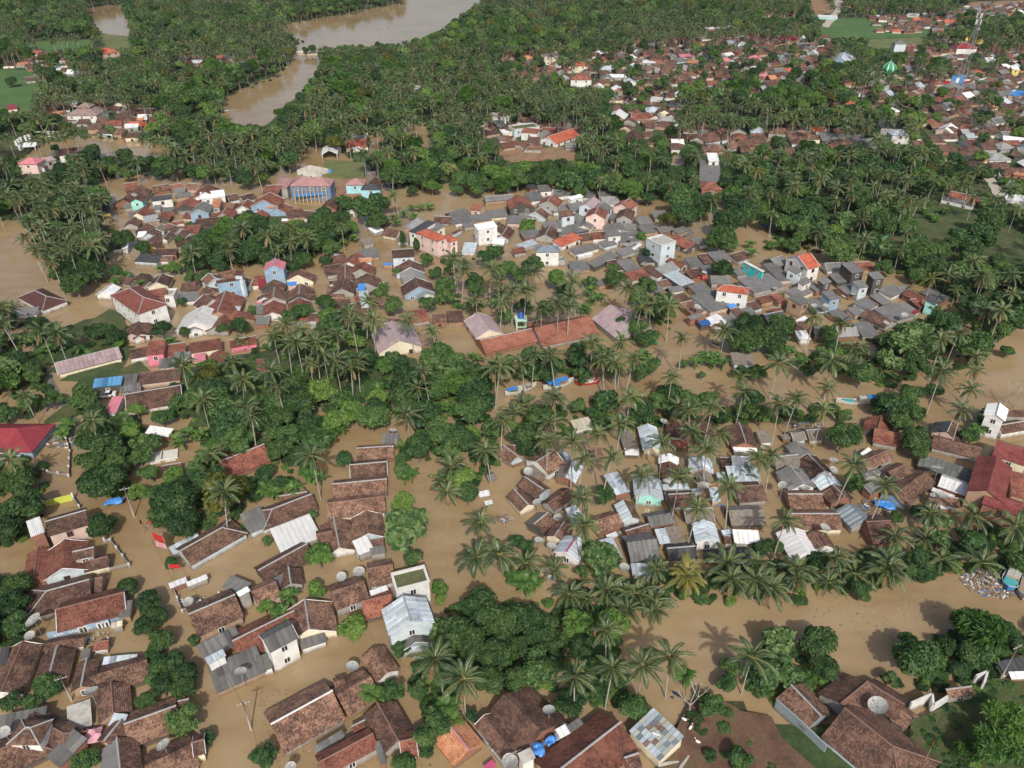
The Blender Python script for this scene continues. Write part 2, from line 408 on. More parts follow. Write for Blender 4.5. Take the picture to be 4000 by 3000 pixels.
# ------------------------------------------------------------------ object helpers
THINGS = []        # (object, description, group, px, py)  labelled at the end
def reg(o, desc, cat, group=None, at=None, label=None, short=None):
    o['category'] = cat
    if group: o['group'] = group
    if label: o['label'] = label
    p = proj(at if at is not None else o.location)
    THINGS.append([o, desc, group, p[0], p[1], label, short, p[2]])
def empty(name, loc, rz=0.0):
    o = bpy.data.objects.new(name, None)
    COL.objects.link(o)
    o.location = loc
    o.rotation_euler = (0, 0, rz)
    o.empty_display_size = 0.5
    return o
def link(name, me, parent=None, loc=(0, 0, 0), rot=(0, 0, 0), scale=(1, 1, 1)):
    o = bpy.data.objects.new(name, me)
    COL.objects.link(o)
    o.location = loc
    o.rotation_euler = rot
    o.scale = scale
    if parent is not None: o.parent = parent
    return o
def mesh(name, verts, faces, mat, uvs=None, smooth=False, mats=None, fmat=None):
    me = bpy.data.meshes.new(name)
    me.from_pydata([tuple(v) for v in verts], [], faces)
    for mm in (mats or [mat]): me.materials.append(MATS[mm])
    if fmat: me.polygons.foreach_set('material_index', fmat)
    if uvs is not None:
        l = me.uv_layers.new(name='UVMap')
        fl = []
        for f in faces:
            for i in f: fl.extend(uvs[i])
        l.data.foreach_set('uv', fl)
    if smooth: me.polygons.foreach_set('use_smooth', [True] * len(me.polygons))
    me.update()
    return me
BOXF = [(0, 3, 2, 1), (4, 5, 6, 7), (0, 1, 5, 4), (1, 2, 6, 5), (2, 3, 7, 6), (3, 0, 4, 7)]
def boxes(bl):
    V, F = [], []
    for (x0, y0, z0, x1, y1, z1) in bl:
        n = len(V)
        V += [(x0, y0, z0), (x1, y0, z0), (x1, y1, z0), (x0, y1, z0), (x0, y0, z1), (x1, y0, z1), (x1, y1, z1), (x0, y1, z1)]
        F += [tuple(n + i for i in f) for f in BOXF]
    return V, F
def tube(pts, rads, seg=6, V=None, F=None, cap=True):
    V = [] if V is None else V
    F = [] if F is None else F
    base = len(V)
    pts = [Vector(p) for p in pts]
    for i, p in enumerate(pts):
        d = (pts[min(i + 1, len(pts) - 1)] - pts[max(i - 1, 0)]).normalized()
        a = Vector((0, 0, 1)) if abs(d.z) < 0.9 else Vector((1, 0, 0))
        u = d.cross(a).normalized(); v = d.cross(u)
        for k in range(seg):
            t = 2 * math.pi * k / seg
            V.append(tuple(p + (u * math.cos(t) + v * math.sin(t)) * rads[i]))
    for i in range(len(pts) - 1):
        for k in range(seg):
            a = base + i * seg + k; b_ = base + i * seg + (k + 1) % seg
            F.append((a, b_, b_ + seg, a + seg))
    if cap:
        F.append(tuple(base + k for k in range(seg)))
        F.append(tuple(base + (len(pts) - 1) * seg + k for k in reversed(range(seg))))
    return V, F
def bar(p, q, r, seg=5, V=None, F=None):
    return tube([p, q], [r, r], seg, V, F)

ROOFPOLY = []      # projected outlines, for keeping trees off the roofs
DATA = """
@3 0
A 40 13 77 3 55 29 2.5 t
G 82 2 89 1 86 13 2.5 t
G 48 29 107 14 72 43 3 r w=blue | long red tiled house over a blue-grey wall with white window frames
M 104 22 114 21 103 36 3 g
M 95 39 105 37 96 45 2.9 y
G 20 56 1 100 28 82 2.5 b
G 49 61 42 88 62 80 2.5 t
G 38 58 73 53 60 62 2.5 b
M 81 56 94 54 80 65 1.5 r
G 75 71 70 95 84 85 2.3 t
M 72 63 80 60 67 73 2.5 g
M 90 72 120 62 86 81 2.5 z
G 77 87 127 72 110 95 2.5 b
G 96 92 98 118 114 108 2.5 t
M 98 118 111 118 92 130 2.2 z
G 107 128 152 112 128 143 2.5 b
M 153 107 163 104 153 114 2.4 t
G 104 125 90 142 98 150 2.2 t
G 101 140 104 168 122 155 2.8 t m2=g | house with one brown tiled slope and one grey sheet slope split by a blue ridge
G 126 164 166 144 150 175 2.5 b
G 166 144 176 141 178 153 2.4 t
H 28 122 55 136 42 148 3 t
H 0 150 18 141 22 164 2.8 b
H 22 131 26 131 27 146 4 b
M 0 118 38 115 0 135 3 g
M 63 132 75 141 40 156 3.1 g
M 50 110 68 111 69 130 1.0 c
M 0 62 7 61 0 77 3 k
M 169 60 203 44 177 73 3 g
M 176 69 192 62 180 76 4.1 z
M 178 78 221 62 188 100 2.5 g
G 163 33 203 16 195 42 2.3 b
M 200 -2 216 6 193 9 3 g
M 204 13 214 8 206 17 4.2 w
M 145 5 160 -1 147 11 2.5 w | white canopy roof at the corner of the flooded street below the big hip roof
M 160 4 178 -3 162 9 2.6 w
G 201 56 254 30 222 67 2.5 r
D 30 39,3.2 163 23,2.2 208 84,2.4 79 101,2.6 142 147,2.4 26 52,2 4 135,2
Bd 13 10,13 12 24,14 110 9,8 128 22,11 137 34,10 127 42,10 139 55,11 133 66,8 148 75,11 160 84,10 140 95,11 158 97,10 125 108,8 150 88,10
Bm 11 44,12 157 127,14 40 95,11 28 108,8 8 110,9 73 160,11 172 41,4 180 35,5 168 55,5 221 155,6 179 139,4 137 76,9 133 88,8
U 217 133,7 62 108,6
@3 1
G 42 20 46 46 70 42 3 b w=cream
G 6 55 31 42 24 60 5.6 g w=white | white two-storey house with a grey sheet roof beside the flooded street
M 38 55 59 46 39 65 2.8 g w=white
M 0 70 12 65 2 84 3 g w=white
G -4 14 17 5 12 22 2.4 b
M 12 3 24 -2 20 14 2.5 g
G 28 -8 30 6 40 -2 2.8 t
G 64 14 93 4 85 24 2.3 b
G 96 -6 118 -10 108 8 2.8 b
M 98 12 113 7 99 16 3.4 w
G 91 22 117 16 106 35 2.5 r
F 117 -2 145 -9 121 12 5.6 moss w=white | white flat-roofed building with grass growing on its roof
G 127 17 134 39 151 31 5.2 z w=pale | pale building with a big grey zinc gable roof below the grassy flat roof
G 134 46 138 57 152 52 3.0 g w=pale
G 100 62 114 83 124 80 3 b w=white
G 70 103 99 86 92 114 2.5 b
G 67 92 77 89 75 95 3.0 b
G 13 128 66 99 52 138 2.5 b rc=white | long brown tiled house with a white ridge along the flooded street
G 105 110 123 142 131 125 3 t
G 124 143 138 140 128 158 2.3 r
G 54 161 101 136 85 160 2.3 r
M 49 146 74 131 52 153 3.1 g
M 82 129 94 122 84 136 2.9 r
M 100 144 105 143 110 162 3.1 g
G 165 126 184 150 190 136 2.5 o rc=pink | small house with bright orange tiles and a pink ridge
G 214 102 247 134 203 142 2.5 t
G 197 120 222 152 190 130 2.3 t
M 196 163 205 158 199 168 1 mag
D 74 1,2.2 83 79,2.4 30 166,2 219 160,2.4
Bb 84 43,12 52 11,8 158 10,7 160 20,5 8 26,7
Bm 8 155,10 130 162,11 118 98,10 140 100,9 155 125,13 148 138,11 125 62,8 186 120,5 148 152,7
Bd 195 28,17 212 38,16 205 68,15 200 90,13 215 60,12
Bl 158 47,11
P 155 73 179 89
N 27 18 20 28 105 103 165 110 168 120
@3 2
P 81 47 54 87 87 80 113 78 136 70 207 70
S 190 4 211 4
Y 152 1
Q 50 16 82 12 108 15 122 22 100 30 125 30 65 20 95 12
Bb 56 40,14
Bd 10 35,16 25 45,14 5 90,12 62 62,12 50 110,13 95 88,9 75 97,9 38 55,10 15 62,12
Bm 22 80,17 105 112,13 172 110,11 185 92,9 197 158,11 172 155,5 190 78,9
Bl 216 88,12
N 150 85 13 8 5 3 20 5
X 154 116
G 94 126 35 172 112 150 3 r
G 97 157 109 153 100 170 2.8 t
M 37 131 46 127 42 140 2 w
M 47 129 58 120 51 137 1.7 g
M 5 152 16 146 9 163 3.8 c
D 32 117,2.3 0 161,2.2
@3 3
G 63 110 86 91 52 94 3 t
G 87 92 118 111 95 116 3.0 t
B 66 114 108 147 62 153 3.2 t | large dark brown hipped house nearest the muddy shore
G 20 94 46 121 12 112 2.8 b w=shore
G 113 114 126 124 106 124 2.7 b
M 156 98 176 92 158 107 2.4 b
M 205 78 224 62 208 92 3 k
M 214 85 226 76 213 94 3 w
D 95 113,3.4
Bl 8 58,15 12 82,14
Bd 43 58,16 48 78,12 155 60,9 205 45,7
Bm 130 70,20 122 55,8 175 68,13 165 80,9 105 88,7 80 12,9 28 21,6 120 162,9 216 58,7 190 68,9
Bf 182 48,20 205 125,18 192 148,18 172 152,10
U 200 91,9
S 2 10 25 2 103 -4
Q 52 6 75 -2
@2 0
H -18 38 14 38 12 59 3.6 R w=blue | bright red metal hipped roof on white posts by a flooded yard
G 108 9 156 1 125 22 2.5 t
M 98 11 108 10 89 26 2 P | red and cream striped awning beside the brown roof
M 103 2 121 -2 104 8 2.6 g
M 131 33 146 40 129 41 2 w
G 190 67 228 52 210 76 2.5 r
M 183 70 190 68 185 77 2.3 R
M 140 69 156 67 141 75 1.6 t
G 39 119 74 109 58 127 4 t w=pinkish
M 22 119 34 115 27 132 5 w
G 33 141 29 168 44 155 3 r
G 56 134 54 159 76 150 3.4 r w=pale
G 63 145 81 141 78 149 3.7 t
G 72 154 93 149 85 160 3 t w=cream
B 156 144 192 124 188 144 3 b w=pale rc=grey | large hipped brown roof with pale grey ridges by the red flags
M 145 140 170 128 150 147 2.8 z
M 208 113 225 105 216 130 3 g
M 183 125 200 118 190 128 2.9 t
P 80 31 9 65 213 19
Bd 15 85,15 20 105,17 8 125,13 85 48,17 78 66,13 100 60,11 90 85,18 88 122,13 150 100,19 140 116,13 158 120,13 4 110,12
Bm 5 25,9 27 15,9 74 14,13 45 12,9 125 52,12 140 28,9 170 15,11 190 18,14 205 47,15 195 38,14 215 35,10 130 76,9 170 75,8 212 85,8 147 155,6 155 15,9 120 62,9
Bb 112 40,10 118 22,7 150 78,9 118 92,8
By 193 95,21
N 55 33 155 50 172 42 175 60 183 56 55 40 32 16 22 12 168 68 160 40 145 110 185 62
U 116 115,8
@2 1
M 110 43 124 42 108 53 1.2 g
G 87 55.5 119 53.5 100 65 1.5 b | brown tiled roof nearest the water, top of the row of four long roofs
G 81 70 113 67 99 81 1.5 b
G 66 86.5 113 82 90 98 1.7 b rc=grey
G 61 103 111 97 88 114 1.8 b
G 95 109 97 129 110 122 3 b w=pale
M 86 136 97 129 88 150 2.2 w
M 98 141 111 138 99 148 2 g
M 98 134 110 132 99 141 2.3 t
G 67 115 72 141 84 130 2.6 b
G 52 130 66 127 60 140 2.3 b
A 14 108 48 95 36 115 2.6 t rc=grey w=white
G 20 97 44 93 30 100 2.5 t
M 13 126 47 112 21 147 2.5 w | big plain white sheet roof between brown tiled houses
G 2 161 44 138 30 160 2.5 t
G 214 53 226 62 216 66 1.5 b
G 199 79 206 77 200 84 1 g
M 192 92 201 90 193 98 .8 w
M 197 100 204 99 198 104 .8 w
D 118 41,2.3 89 163,2.6
Bd 127 12,15 190 10,16 140 55,13 195 60,10 20 30,13 45 35,12 38 60,9 185 50,11
Bm 30 45,13 10 35,13 100 28,14 75 14,11 146 25,14 160 45,13 175 45,12 125 73,8 8 75,8 22 85,8 135 150,9 50 113,4 10 135,4 75 65,8 155 35,9 183 95,10 165 60,10
Bb 70 30,12 82 24,12 105 10,9 178 80,12 127 100,10 55 148,12 186 42,8
Bl 128 125,19
N 62 28 65 35 125 22 165 18 175 20 128 80 43 78 55 80 12 90 18 92 105 3 72 38 60 40 46 76 30 90
P 18 3 48 62 140 3 213 32
S 169 71 165 93 194 120 210 147 191 150
Q 163 84 0 22
@2 2
M 51 32 66 28 55 41 2.5 y w=white
G 117 34 122 54 111 48 1.8 z
G 141 33 143 46 133 40 1.6 t rc=red
M 138 47 152 46 139 56 1.2 r
G 163 30 166 44 173 36 1.6 t rc=red
G 196 33 202 50 209 45 2 t rc=grey
M 191 53 211 52 192 59 1.4 w
M 213 41 222 39 214 52 1.5 n
G 98 39 104 55 108 52 1.5 n
M 97 54 109 55 98 61 1.2 w
G 136 66 137 80 129 74 1.8 t
G 136 59.5 136 66 127 64 2.0 w
G 163 61 164.5 73 153 70 2 z
G 165 74 166 84 159 80 1.8 n w=white
M 181 63 190 62 180 70 1.5 t
M 190 62 206 62 190 71 2 w
M 184 71 211 71 188 84 2 z
M 177 76 184 75 178 84 1.6 z
G 21 67 37 57 36 76 2 b
M 8 73 20 69 18 84 1.4 n
M 43 59 47 57 47 67 1.6 z
G 53 66 46 80 60 75 1.5 z m2=n
G 11 80 27 91 6 89 1.8 t
M 27 91 35 90 21 101 1.3 z
G 2 91 14 104 -4 98 1.8 t
G 31 103 50 90 40 108 1.8 t
G 19 121 31 111 30 126 1.8 b m2=n
G 37 131 45 119 30 129 1.8 t
G 47 145 56 131 60 150 2 z rc=mag | bluish zinc gable roof with a magenta ridge beside two satellite dishes
M 74 135 86 133 85 152 1.8 z
M 47 108 56 104 52 120 1.8 z
M 79 79 91 76 90 96 2 z
G 117 78 119 95 130 95 2.2 z w=aqua | crooked zinc roofed hut with teal and orange things at its front
G 96 100 104 115 90 108 1.7 z m2=b
G 70 119 92 112 85 126 1.6 b
M 81 129 90 126 83 134 1.2 w
G 98 127 118 121 108 132 1.7 t
G 117 115 139 111 130 122 1.5 g
M 124 126 133 124 127 139 1.9 z
M 133.5 124 145 121 136 139 1.8 n
G 99 137 125 134 113 153 2.2 g | tall plain grey sheet roof at the lower edge of the drowned hamlet
M 103 155 123 153 104 166 1.8 z
G 166 117 170 134 157 128 2.2 z w=white | pale zinc gable house with a white front wall in the drowned hamlet
G 135 95.5 158 94 147 106 1.8 t
M 129 84 152 86 131 90 1.8 z
M 131 91 165 90 132 95 1.6 z
M 171 90 178 89 172 102 1.5 z
G 193 89 217 87 205 102 1.8 t
M 198 95 213 94 199 100 3.0 z
G 187 109 217 108 202 122 1.5 n | long grey thatched roof with one pale patch of sheet
M 181 125 190 124 182 130 1.4 z
M 191 126 213 126 192 138 1.8 w
M 183 130 189 130 184 138 1.2 b
G 149 108 173 107 160 119 1.3 n
G 134 142 158 140 146 152 1.5 k
G 167 146 205 143 186 152 1.2 k
M 0 53 5 53 4 64 1.5 b
M 0 66 7 61 1 71 1.2 z
M 68 56 77 54 70 64 1.4 t
D 14 76,2.3 22 103,2.3 40 116,2.3 23 136,2.2 34 141,2.4 131 33,2.3 97 159,2.3
P 37 12 103 11 200 7 153 23 173 20 32 49 52 50 74 43 94 35 62 65 86 64 130 50 168 57 180 43 214 65 113 79 145 80 187 89 61 98 62 122 161 107 156 42
S 125 160 186 155 212 155
Y 152 160
Q 10 18 37 160 12 155 3 25 203 79
Bd 25 30,14 8 45,13 40 26,9 80 95,10 214 142,8 13 56,9 180 30,7
Bm 57 19,7 70 24,7 113 24,10 125 16,11 137 6,10 150 12,10 200 22,8 208 12,10 215 25,11 170 12,8 12 140,7 5 135,7 60 162,6 107 27,7 140 20,8
Bl 80 14,11 78 150,15 70 143,9
@2 3
M 12 43 19 41 13 49 1.2 n
G 20 42 31 41 26 49 1.5 n
G 33 40 45 39 39 49 1.5 n
G 23 49 33 61 20 60 1.8 g
G 34 60 49 75 30 72 1.8 t
G 4 63 26 61 14 72 1.6 n
G 19 70 31 86 12 84 1.8 g w=white
G 48 77 56 86 41 87 1.9 z
G 56.5 87.5 66 97 49 98 1.8 b
G 17 95 47 95 32 108 1.7 b
G 17 112 62 112 42 126 1.8 b rc=grey
G 20 123 34 146 12 138 1.7 w
G 42 126 50 139 34 135 1.7 t rc=red
G 69 103 84 118 64 116 1.9 Z | blue-grey zinc gable roof standing in the water past the long brown roofs
G 85 119 106 118 96 138 1.8 t
G 98 27 95 38 83 34 2.8 r2
G 92 38.5 114 43 100 52 2.8 r2
G 81 67 104 57 97 70 2.3 b
M 85 77 109 67 86 81 2 g
M 78 57 90 55 80 60 2.5 w
G 104 76 119 69 116 81 2.3 b
G 109 96 136 75 130 98 2.6 b w=blue | long brown tiled house with sky-blue wall and trim
M 84 88 95 80 90 97 2 g
G 159 32 155 41 142 38 2.6 k m2=t
G 143 45 185 55 162 60 2.8 t
M 133 61 181 75 128 71 2.6 k2
G 150 79 176 88 160 93 3.2 w | white corrugated gable roof next to the long dark sheet roof
M 143 88 162 95 141 92 2.5 w
M 138 93 165 99 140 102 2 b
M 148 102 160 105 149 106 1.5 w
G 198 49 228 58 214 68 4 R2
G 198 62 190 92 209 82 4.6 R2 | big dark red ribbed roof at the edge of the photo beyond the palms
G 188 93 221 104 200 108 4 R2
M 212 76 224 78 207 96 3.4 r
G 200 16 197 26 188 22 6 w w=white | tall white-roofed tower house above the dark red roofs
M 188 30 199 32 189 40 3 w
G 205 22 225 23 214 28 3 t
G 198 36 222 32 210 42 3 t w=white
D 57 67,2.4 56 75,2.4 13 88,2.3 32 91,2.3 49 125,2.4 147 74,3 144 97,2 150 97,2.6
Bd 65 45,15 128 48,13 130 58,9 5 140,8 112 115,7 43 152,8 130 110,7 200 100,9
Bm 110 18,14 122 10,10 115 33,11 128 26,9 145 5,8 103 12,8 95 20,8 175 45,8 190 36,7 75 85,9 130 150,9 83 160,6 123 160,5 210 108,7
Bl 176 135,10 150 118,8 148 135,8
N 185 30 192 24 180 38
X 205 17 214 18
P 10 17 26 12 48 23 52 4 3 60 75 70 101 88 15 118 168 22 175 5
S 141 112 178 114 214 124 110 133 104 155 60 150 25 160
Q 137 135 185 155 150 152 100 148 86 158
@1 0
H 30 85 40 90 30 99 3.2 m w=white | dark maroon hipped roof beside the wide brown river
M 14 100 34 99 11 107 2.8 g w=white
H 112 83 124 91 112 101 6 m2 w=white | large white two-storey house with a red-brown hipped roof
G 115 104 124 108 121 113 3 t w=pale
G 122 110 113 122 131 118 3 t
G 118 117 122 123 130 124 3 m w=white
G 97 79 88 86 103 84 3 w w=white
G 97 72 115 75 106 79 2.6 t
G 122 70 129 77 117 76 3 t
G 140 70 135 78 150 74 3.2 t w=cream
M 118 86 142 84 122 92 4.5 r
F 140 83 150 84 141 89 4.4 c w=white
M 122 53 142 54 115 60 2.6 k w=pale | flat black roof on a grey walled house near the flooded street
M 133 49 154 49 131 54 2.4 t
M 140 55 150 55 138 60 2.5 b w=white
G 47 148 102 134 80 150 3 s w=cream | long low building with a faded pinkish roof and many windows
M 111 136 127 134 113 144 3 t w=white
M 127 129 142 128 127 141 4 r w=pinkwall
M 144 132 160 130 144 142 3.5 r w=pinkwall
M 163 130 190 127 165 139 3.5 r w=cream
M 168 140 178 138 167 147 2.5 p
G 190 136 184 145 194 145 3 r
M 138 144 152 143 137 152 2.3 g
M 151 138 166 137 148 144 3 g
M 120 155 155 154 121 165 2.6 t
M 107 158 119 157 106 168 2.5 g
M 82 162 107 158 79 170 2.4 U | long sky-blue sheet roof below the faded pinkish building
M 198 128 221 124 199 135 3.5 r w=pinkwall
G 180 70 186 74 173 76 4.5 t w=pale
M 186 75 211 72 187 78.5 6.5 m w=blue | grey-blue walled block with a maroon roof edge above the tiled houses
M 204 67 211 67 202 72 8 m w=pale
G 178 81 186 86 165 87 3 t
G 176 88 184 93 166 97 3 t
G 195 85 188 103 212 91 3 r
G 176 98 168 112 160 106 3 w2 w=white
G 196 103 186 116 180 116 2.8 r
G 204 102 208 108 190 105 3 r
M 193 98 208 98 192 103 3.6 z
G 166 112 168 118 174 115 3.5 g w=white
G 112 2 106 6 104 6 3 t
G 120 2 117 6 126 5 4 t w=aqua
M 130 4 148 2 131 8 4 k w=white | black roof with a red band above a white wall in the flooded village
G 125 12 118 18 133 16 3.2 r w=cream
M 123 21 136 19 125 27 3 g2
G 143 16 139 21 150 19 3 r
G 127 27 121 32 135 29 3 t
G 133 31 128 36 142 32 3 t w=pale
G 145 27 155 30 146 33 2.8 t
G 139 27 135 32 143 33 2.9 n
G 134 37 126 43 141 41 3 t
G 135 42 130 46 142 44.5 3 t w=yellow
G 147 34 141 40 139 42 3 t
G 157 33 164 36 152 38 3 t w=aqua | small brown roofed house with a bright turquoise wall
G 116 22 112 27 123 25 3 t
M 119 34 126 34 119 39 3 w
M 105 10 116 9 108 14 3 g
M 111 18 117 17 112 24 3 g
M 133 11 139 11 133 15 3.4 g
M 140 13 150 13 141 17 3 g
M 148 25 158 24 150 28 3 r
M 86 12 94 11 88 19 3 k3 w=yellow | small blue-black roof on a yellow stall by the palm grove
M 97 46 105 45 97 50 3 k w=white
M 105 44 110 44 106 49 3.6 w w=white
M 172 0 193 -2 174 6 5 w w=white
M 150 1 164 0 152 5 3.5 g
G 165 4 160 10 156 8 3.5 r
G 176 8 171 15 185 12 4 g w=blue
M 183 6 190 6 184 13 4 o
G 170 21 190 17 180 22 3.5 r
G 196 13 192 18 204 19 3.5 r
M 168 23 192 22 170 29 2.8 t
G 214 6 209 12 222 8 3.5 r w=white
Bd 70 60,14 58 68,12 80 68,11 106 40,9 123 48,7 140 118,8 160 121,5 192 117,6 207 115,8 90 120,9 80 120,8 100 124,9 75 70,9 28 150,9 15 145,9
Bm 157 95,4 165 73,6 192 65,7 100 69,6 218 102,4 155 41,4 178 72,7 212 55,9 30 158,8
Bb 103 130,5 150 65,6
By 180 158,11
P 80 47 45 60 36 121 49 122 157 150 200 147 197 51 30 50 20 23 0 100 165 52 60 50 72 42 40 48 50 36 78 30 62 30 35 30 22 40 60 15 45 15 30 8 70 15 80 20 15 10 52 50 2 115
Q 70 78 12 100 210 130
N 140 65 148 62 155 65 110 70 120 78 145 128 65 135 55 132 75 138 210 128 100 76 45 135 35 136
@1 1
G 16.5 57 14.5 63 25 65 7 P w=blue | tall blue-grey house with a pink roof
G 39 66 36 71 52 73 3.4 t w=cream
M 2 76 11 75 2 84 3.2 R
G 16 75 13 80 27 80 3.2 t
M 27 77 35 76 27 81 3.9 U2 | bright blue tarpaulin spread over a roof under the cream gable
G 16 82.5 15 90 27 92 3 t
G 38 79 37 88 50 88 3 t
G 8 87 7 91 1 92 3 t w=white
G 15 93 14 104 6 103 3 r w=white
G 37 91 36 101 47 99 3 r w=white
M 42 89 52 88 42 94 3 t
M 0 98 6 97 0 106 3 g
M 0 106 11 107 1 114 2.6 g
M 1 94 10 92 1 97 2.6 p
G 88 52 80 60 98 54 3.2 r w=white
M 85 57 100 56 85 61 3.6 o w=pale
G 93 60 90 66 103 68 3.4 r
G 77 62 77 74 70 73 3.2 t w=pale
G 96 70 95 78 108 78 3.2 t w=grey
G 77 74.5 74 83 86 86 3 t w=grey
M 63 76 70 75 63 80 2.8 t
M 63 84 71 83 63 87 2.8 g
M 88 79 94 79 88 85 4 U2
M 88 85.5 96 85 90 92 5 z w=pale
G 101 85 107 95 113 99 3 t
M 107 78 112 77 108 83 3 w
M 68 93 74 91 69 101 2.5 R
M 86 91 90 90 87 98 2.5 R
M 117 50 136 49 118 57 4 t w=pale
G 132 58 133 65 145 64 3.2 t
G 134 65 137.5 73 147 74 3.4 g2
G 137.5 73.5 141 82 154 84 3.4 t w=blue | brown gable house with an orange edged front in a row by the palms
G 144 83.5 148 88 155 90 2.8 g2 w=white
M 110 61 118 60 110 63 1.8 U2 | small hut under a bright blue tarpaulin standing in the flooded square
M 64 53 71 51 65 56 3.5 z w=aqua
M 90 41 99 39 93 46 2 n
M 95 31 104 29 103 35 3 w
G 112 23 104 28 120 26 3 t
M 93 25 102 25 94 30 3 n
G 112 31 124 33 112 38 2.6 t
M 122 37 131 38 124 43 2.6 n
G 140 22 130 30 145 27 3 g2
M 148 24 155 26 132 34 6 k w=white | black roofed two-storey building beside the orange roofed villa
M 156 26 163 29 149 31 5 g
H 147 32 157 36 150 40 6.5 O w=pinkw | large villa with bright orange-red hipped roof and pinkish white balcony walls
H 166 37 169 39 170 45 5.8 O w=pinkw
M 188 28 205 25 192 33 6.5 w w=white | tall white building with a white sloping roof and a red front
G 180 13 166 18 184 17 3 g
G 187 10 196 11 183 15 4 r
M 166 20 183 17 172 28 3 g
M 182 20 200 18 186 26 3 g
M 178 27 188 25 180 31 3 g
G 197 4 222 2 205 8 3 g
M 168 34 177 31 170 36 3.5 t
G 209 25 204 31 222 34 3.5 t
G 218 29 212 38 222 36 3 r
G 198 36 206 37 202 42 3 z
M 179 43 190 44 179 52 2.5 z
G 205 40 215 41 208 45 3 w w=white
G 12 0 6 7 26 5 4 r w=blue
M 0 9 10 9 0 17 3.5 w
G 21 8 17 14 32 13 3 r w=blue
G 5 15 0 18 12 20 3 r
M 9 10 15 10 10 14 4 o w=blue
G 68 4 62 11 72 12 3.5 t
G 85 13 82 15 91 16 3.5 t w=white
M 42 23 50 22 42 26 2.6 w
M 22 22 28 22 22 25 2.6 w
M 132 103 147 100 134 114 2.8 r
M 152 106 163 105 153 113 2.4 t
M 164 103 178 102 166 113 3 t | brown roof with a split bamboo fence wall facing the flooded yard
M 110 109 125 108 110 112 2.5 t
G 117 111 124 128 141 127 3.6 s w=cream | faded pinkish gable hall with a cream end wall between two tall palms
G 191 104 202 119 186 121 3.6 s w=cream | faded pinkish gable hall joined to the long red school roof
M 0 145 10 144 1 155 3 r w=pale
M 55 114 66 113 57 123 2.6 t
M 46 111 52 110 46 115 2.4 c w=grey
Bd 55 28,13 10 55,11 10 47,13 40 58,8 130 160,15 195 158,13 60 95,8 105 25,9
Bm 40 102,9 30 108,8 60 60,6 118 98,9 150 96,8 163 80,9 148 58,6 165 90,7 122 69,4 200 56,8 188 75,8 215 65,9 208 52,8 160 140,13 150 147,12 120 145,10 98 15,13 105 8,10 75 8,7 80 12,7 108 88,7 168 150,12 215 108,7 190 84,7 155 70,6
Bb 62 105,8 112 150,9
N 125 145 150 12 135 20 120 25 187 141 85 38 75 42 160 88 110 80 143 12 128 18 133 12 205 95 160 92 118 20
P 10 38 30 32 43 40 74 30 101 111 131 111 152 120 68 146 88 145 47 148 70 122 52 130 15 125 25 115 80 105 83 112 97 95 143 155 206 152 119 3 170 57 190 92 204 66 210 78 213 95 180 68 12 155 60 122 40 120 35 130 58 140 212 150 28 132
Q 187 98 212 88 200 62 180 62
Z 127 42 139 48
@1 2
G 5 2 8 9 15 6 4 r
M 10 0 22 -1 17 8 3.5 g
M 0 12 10 10 3 18 3 t
G 36 2 31 7 44 8 4 r
M 48 4 59 1 51 7 4 w
M 35 0 50 -2 40 4 3.5 g
G 15 9 8 12 18 16 3 t
M 22 10 33 8 24 15 3.1 g
G 25 13 20 17 36 17 3.4 t
M 32 13 45 11 36 18 3.2 g
M 47 9 60 8 52 17 3.2 g
M 5 18 17 17 8 23 3 g w=white
M 17 17 29 15 20 22 3.2 g w=blue
M 40 17 51 15 43 22 5 b w=pale
G 71 4 64 10 78 8 5.5 s w=pale
G 80 8 75 12 90 11 5 g w=pale
G 75 12 72 18 82 20 5 r w=pinkw | two-storey house with red tiles and a pink front among grey sheet roofs
G 102 5 95 10 110 10 5 r w=pinkw
G 100 13 97 20 106 19 4 t
M 107 22 117 20 110 29 3.2 g
M 52 19 61 17 54 24 3 g
G 67 23 62 29 72 27 3.5 g w=cream
M 53 23 64 22 57 29 2.9 g
M 83 19 92 18 85 25 3.2 g
M 92 18 100 18 93 24 3.1 t
M 25 26 40 25 28 31 3 g
G 33 29 29 36 40 38 3.2 t
M 41 32 49 28 44 38 3 g
M 48 29 59 26 55 36 3.1 g
M 79 29 93 26 84 34 3.4 g w=white
M 93 26 106 28 95 32 3 g
M 108 29 124 27 114 36 3 g
M 56 37 66 35 60 43 3 t
M 65 34 78 35 72 40 3.5 r
M 78 32 90 32 84 38 4 g w=white
M 87 36 108 33 93 44 3.2 g
M 34 42 53 35 43 47 3.6 O | bright orange-red tiled roof amid grey sheet roofs of the flooded kampong
M 49 49 70 44 55 54 3 g
M 55 53 69 51 57 56 2.6 w
M 61 60 87 52 70 64 3 g | wide grey sheet roof facing the flooded crossroads
M 88 50 104 46 95 55 3 g
M 100 47 112 44 104 49 3.6 w
M 96 44 110 41 98 47 3 g2
M 75 43 86 40 80 48 3 g
H 27 46 34 46 30 52 5.5 Z w=white | white two-storey house with a bluish grey hipped roof at the flooded crossroads
M 2 45 18 41 8 49 3 z
M 0 49 10 47 2 54 3 r
F 118 40 129 36 129 47 8 c w=pale | three-storey bare concrete building with a flat roof
G 142 37 158 44 150 49 3.5 r
M 137 32 150 29 143 36 3.2 g
M 146 36 157 33 150 38 3 g
M 155 40 164 38 160 47 3 g
M 81 60 90 58 90 68 3 t
M 91 60 103 57 98 69 3 g
M 106 52 122 54 114 60 2.8 k
M 120 56 130 53 125 62 2.9 g
G 135 56 150 62 138 62 3.4 r
M 150 57 160 55 155 66 3 g
M 160 54 168 53 166 62 3 t
M 168 52 183 50 175 60 3.1 g
M 188 54 198 51 196 60 3.2 t
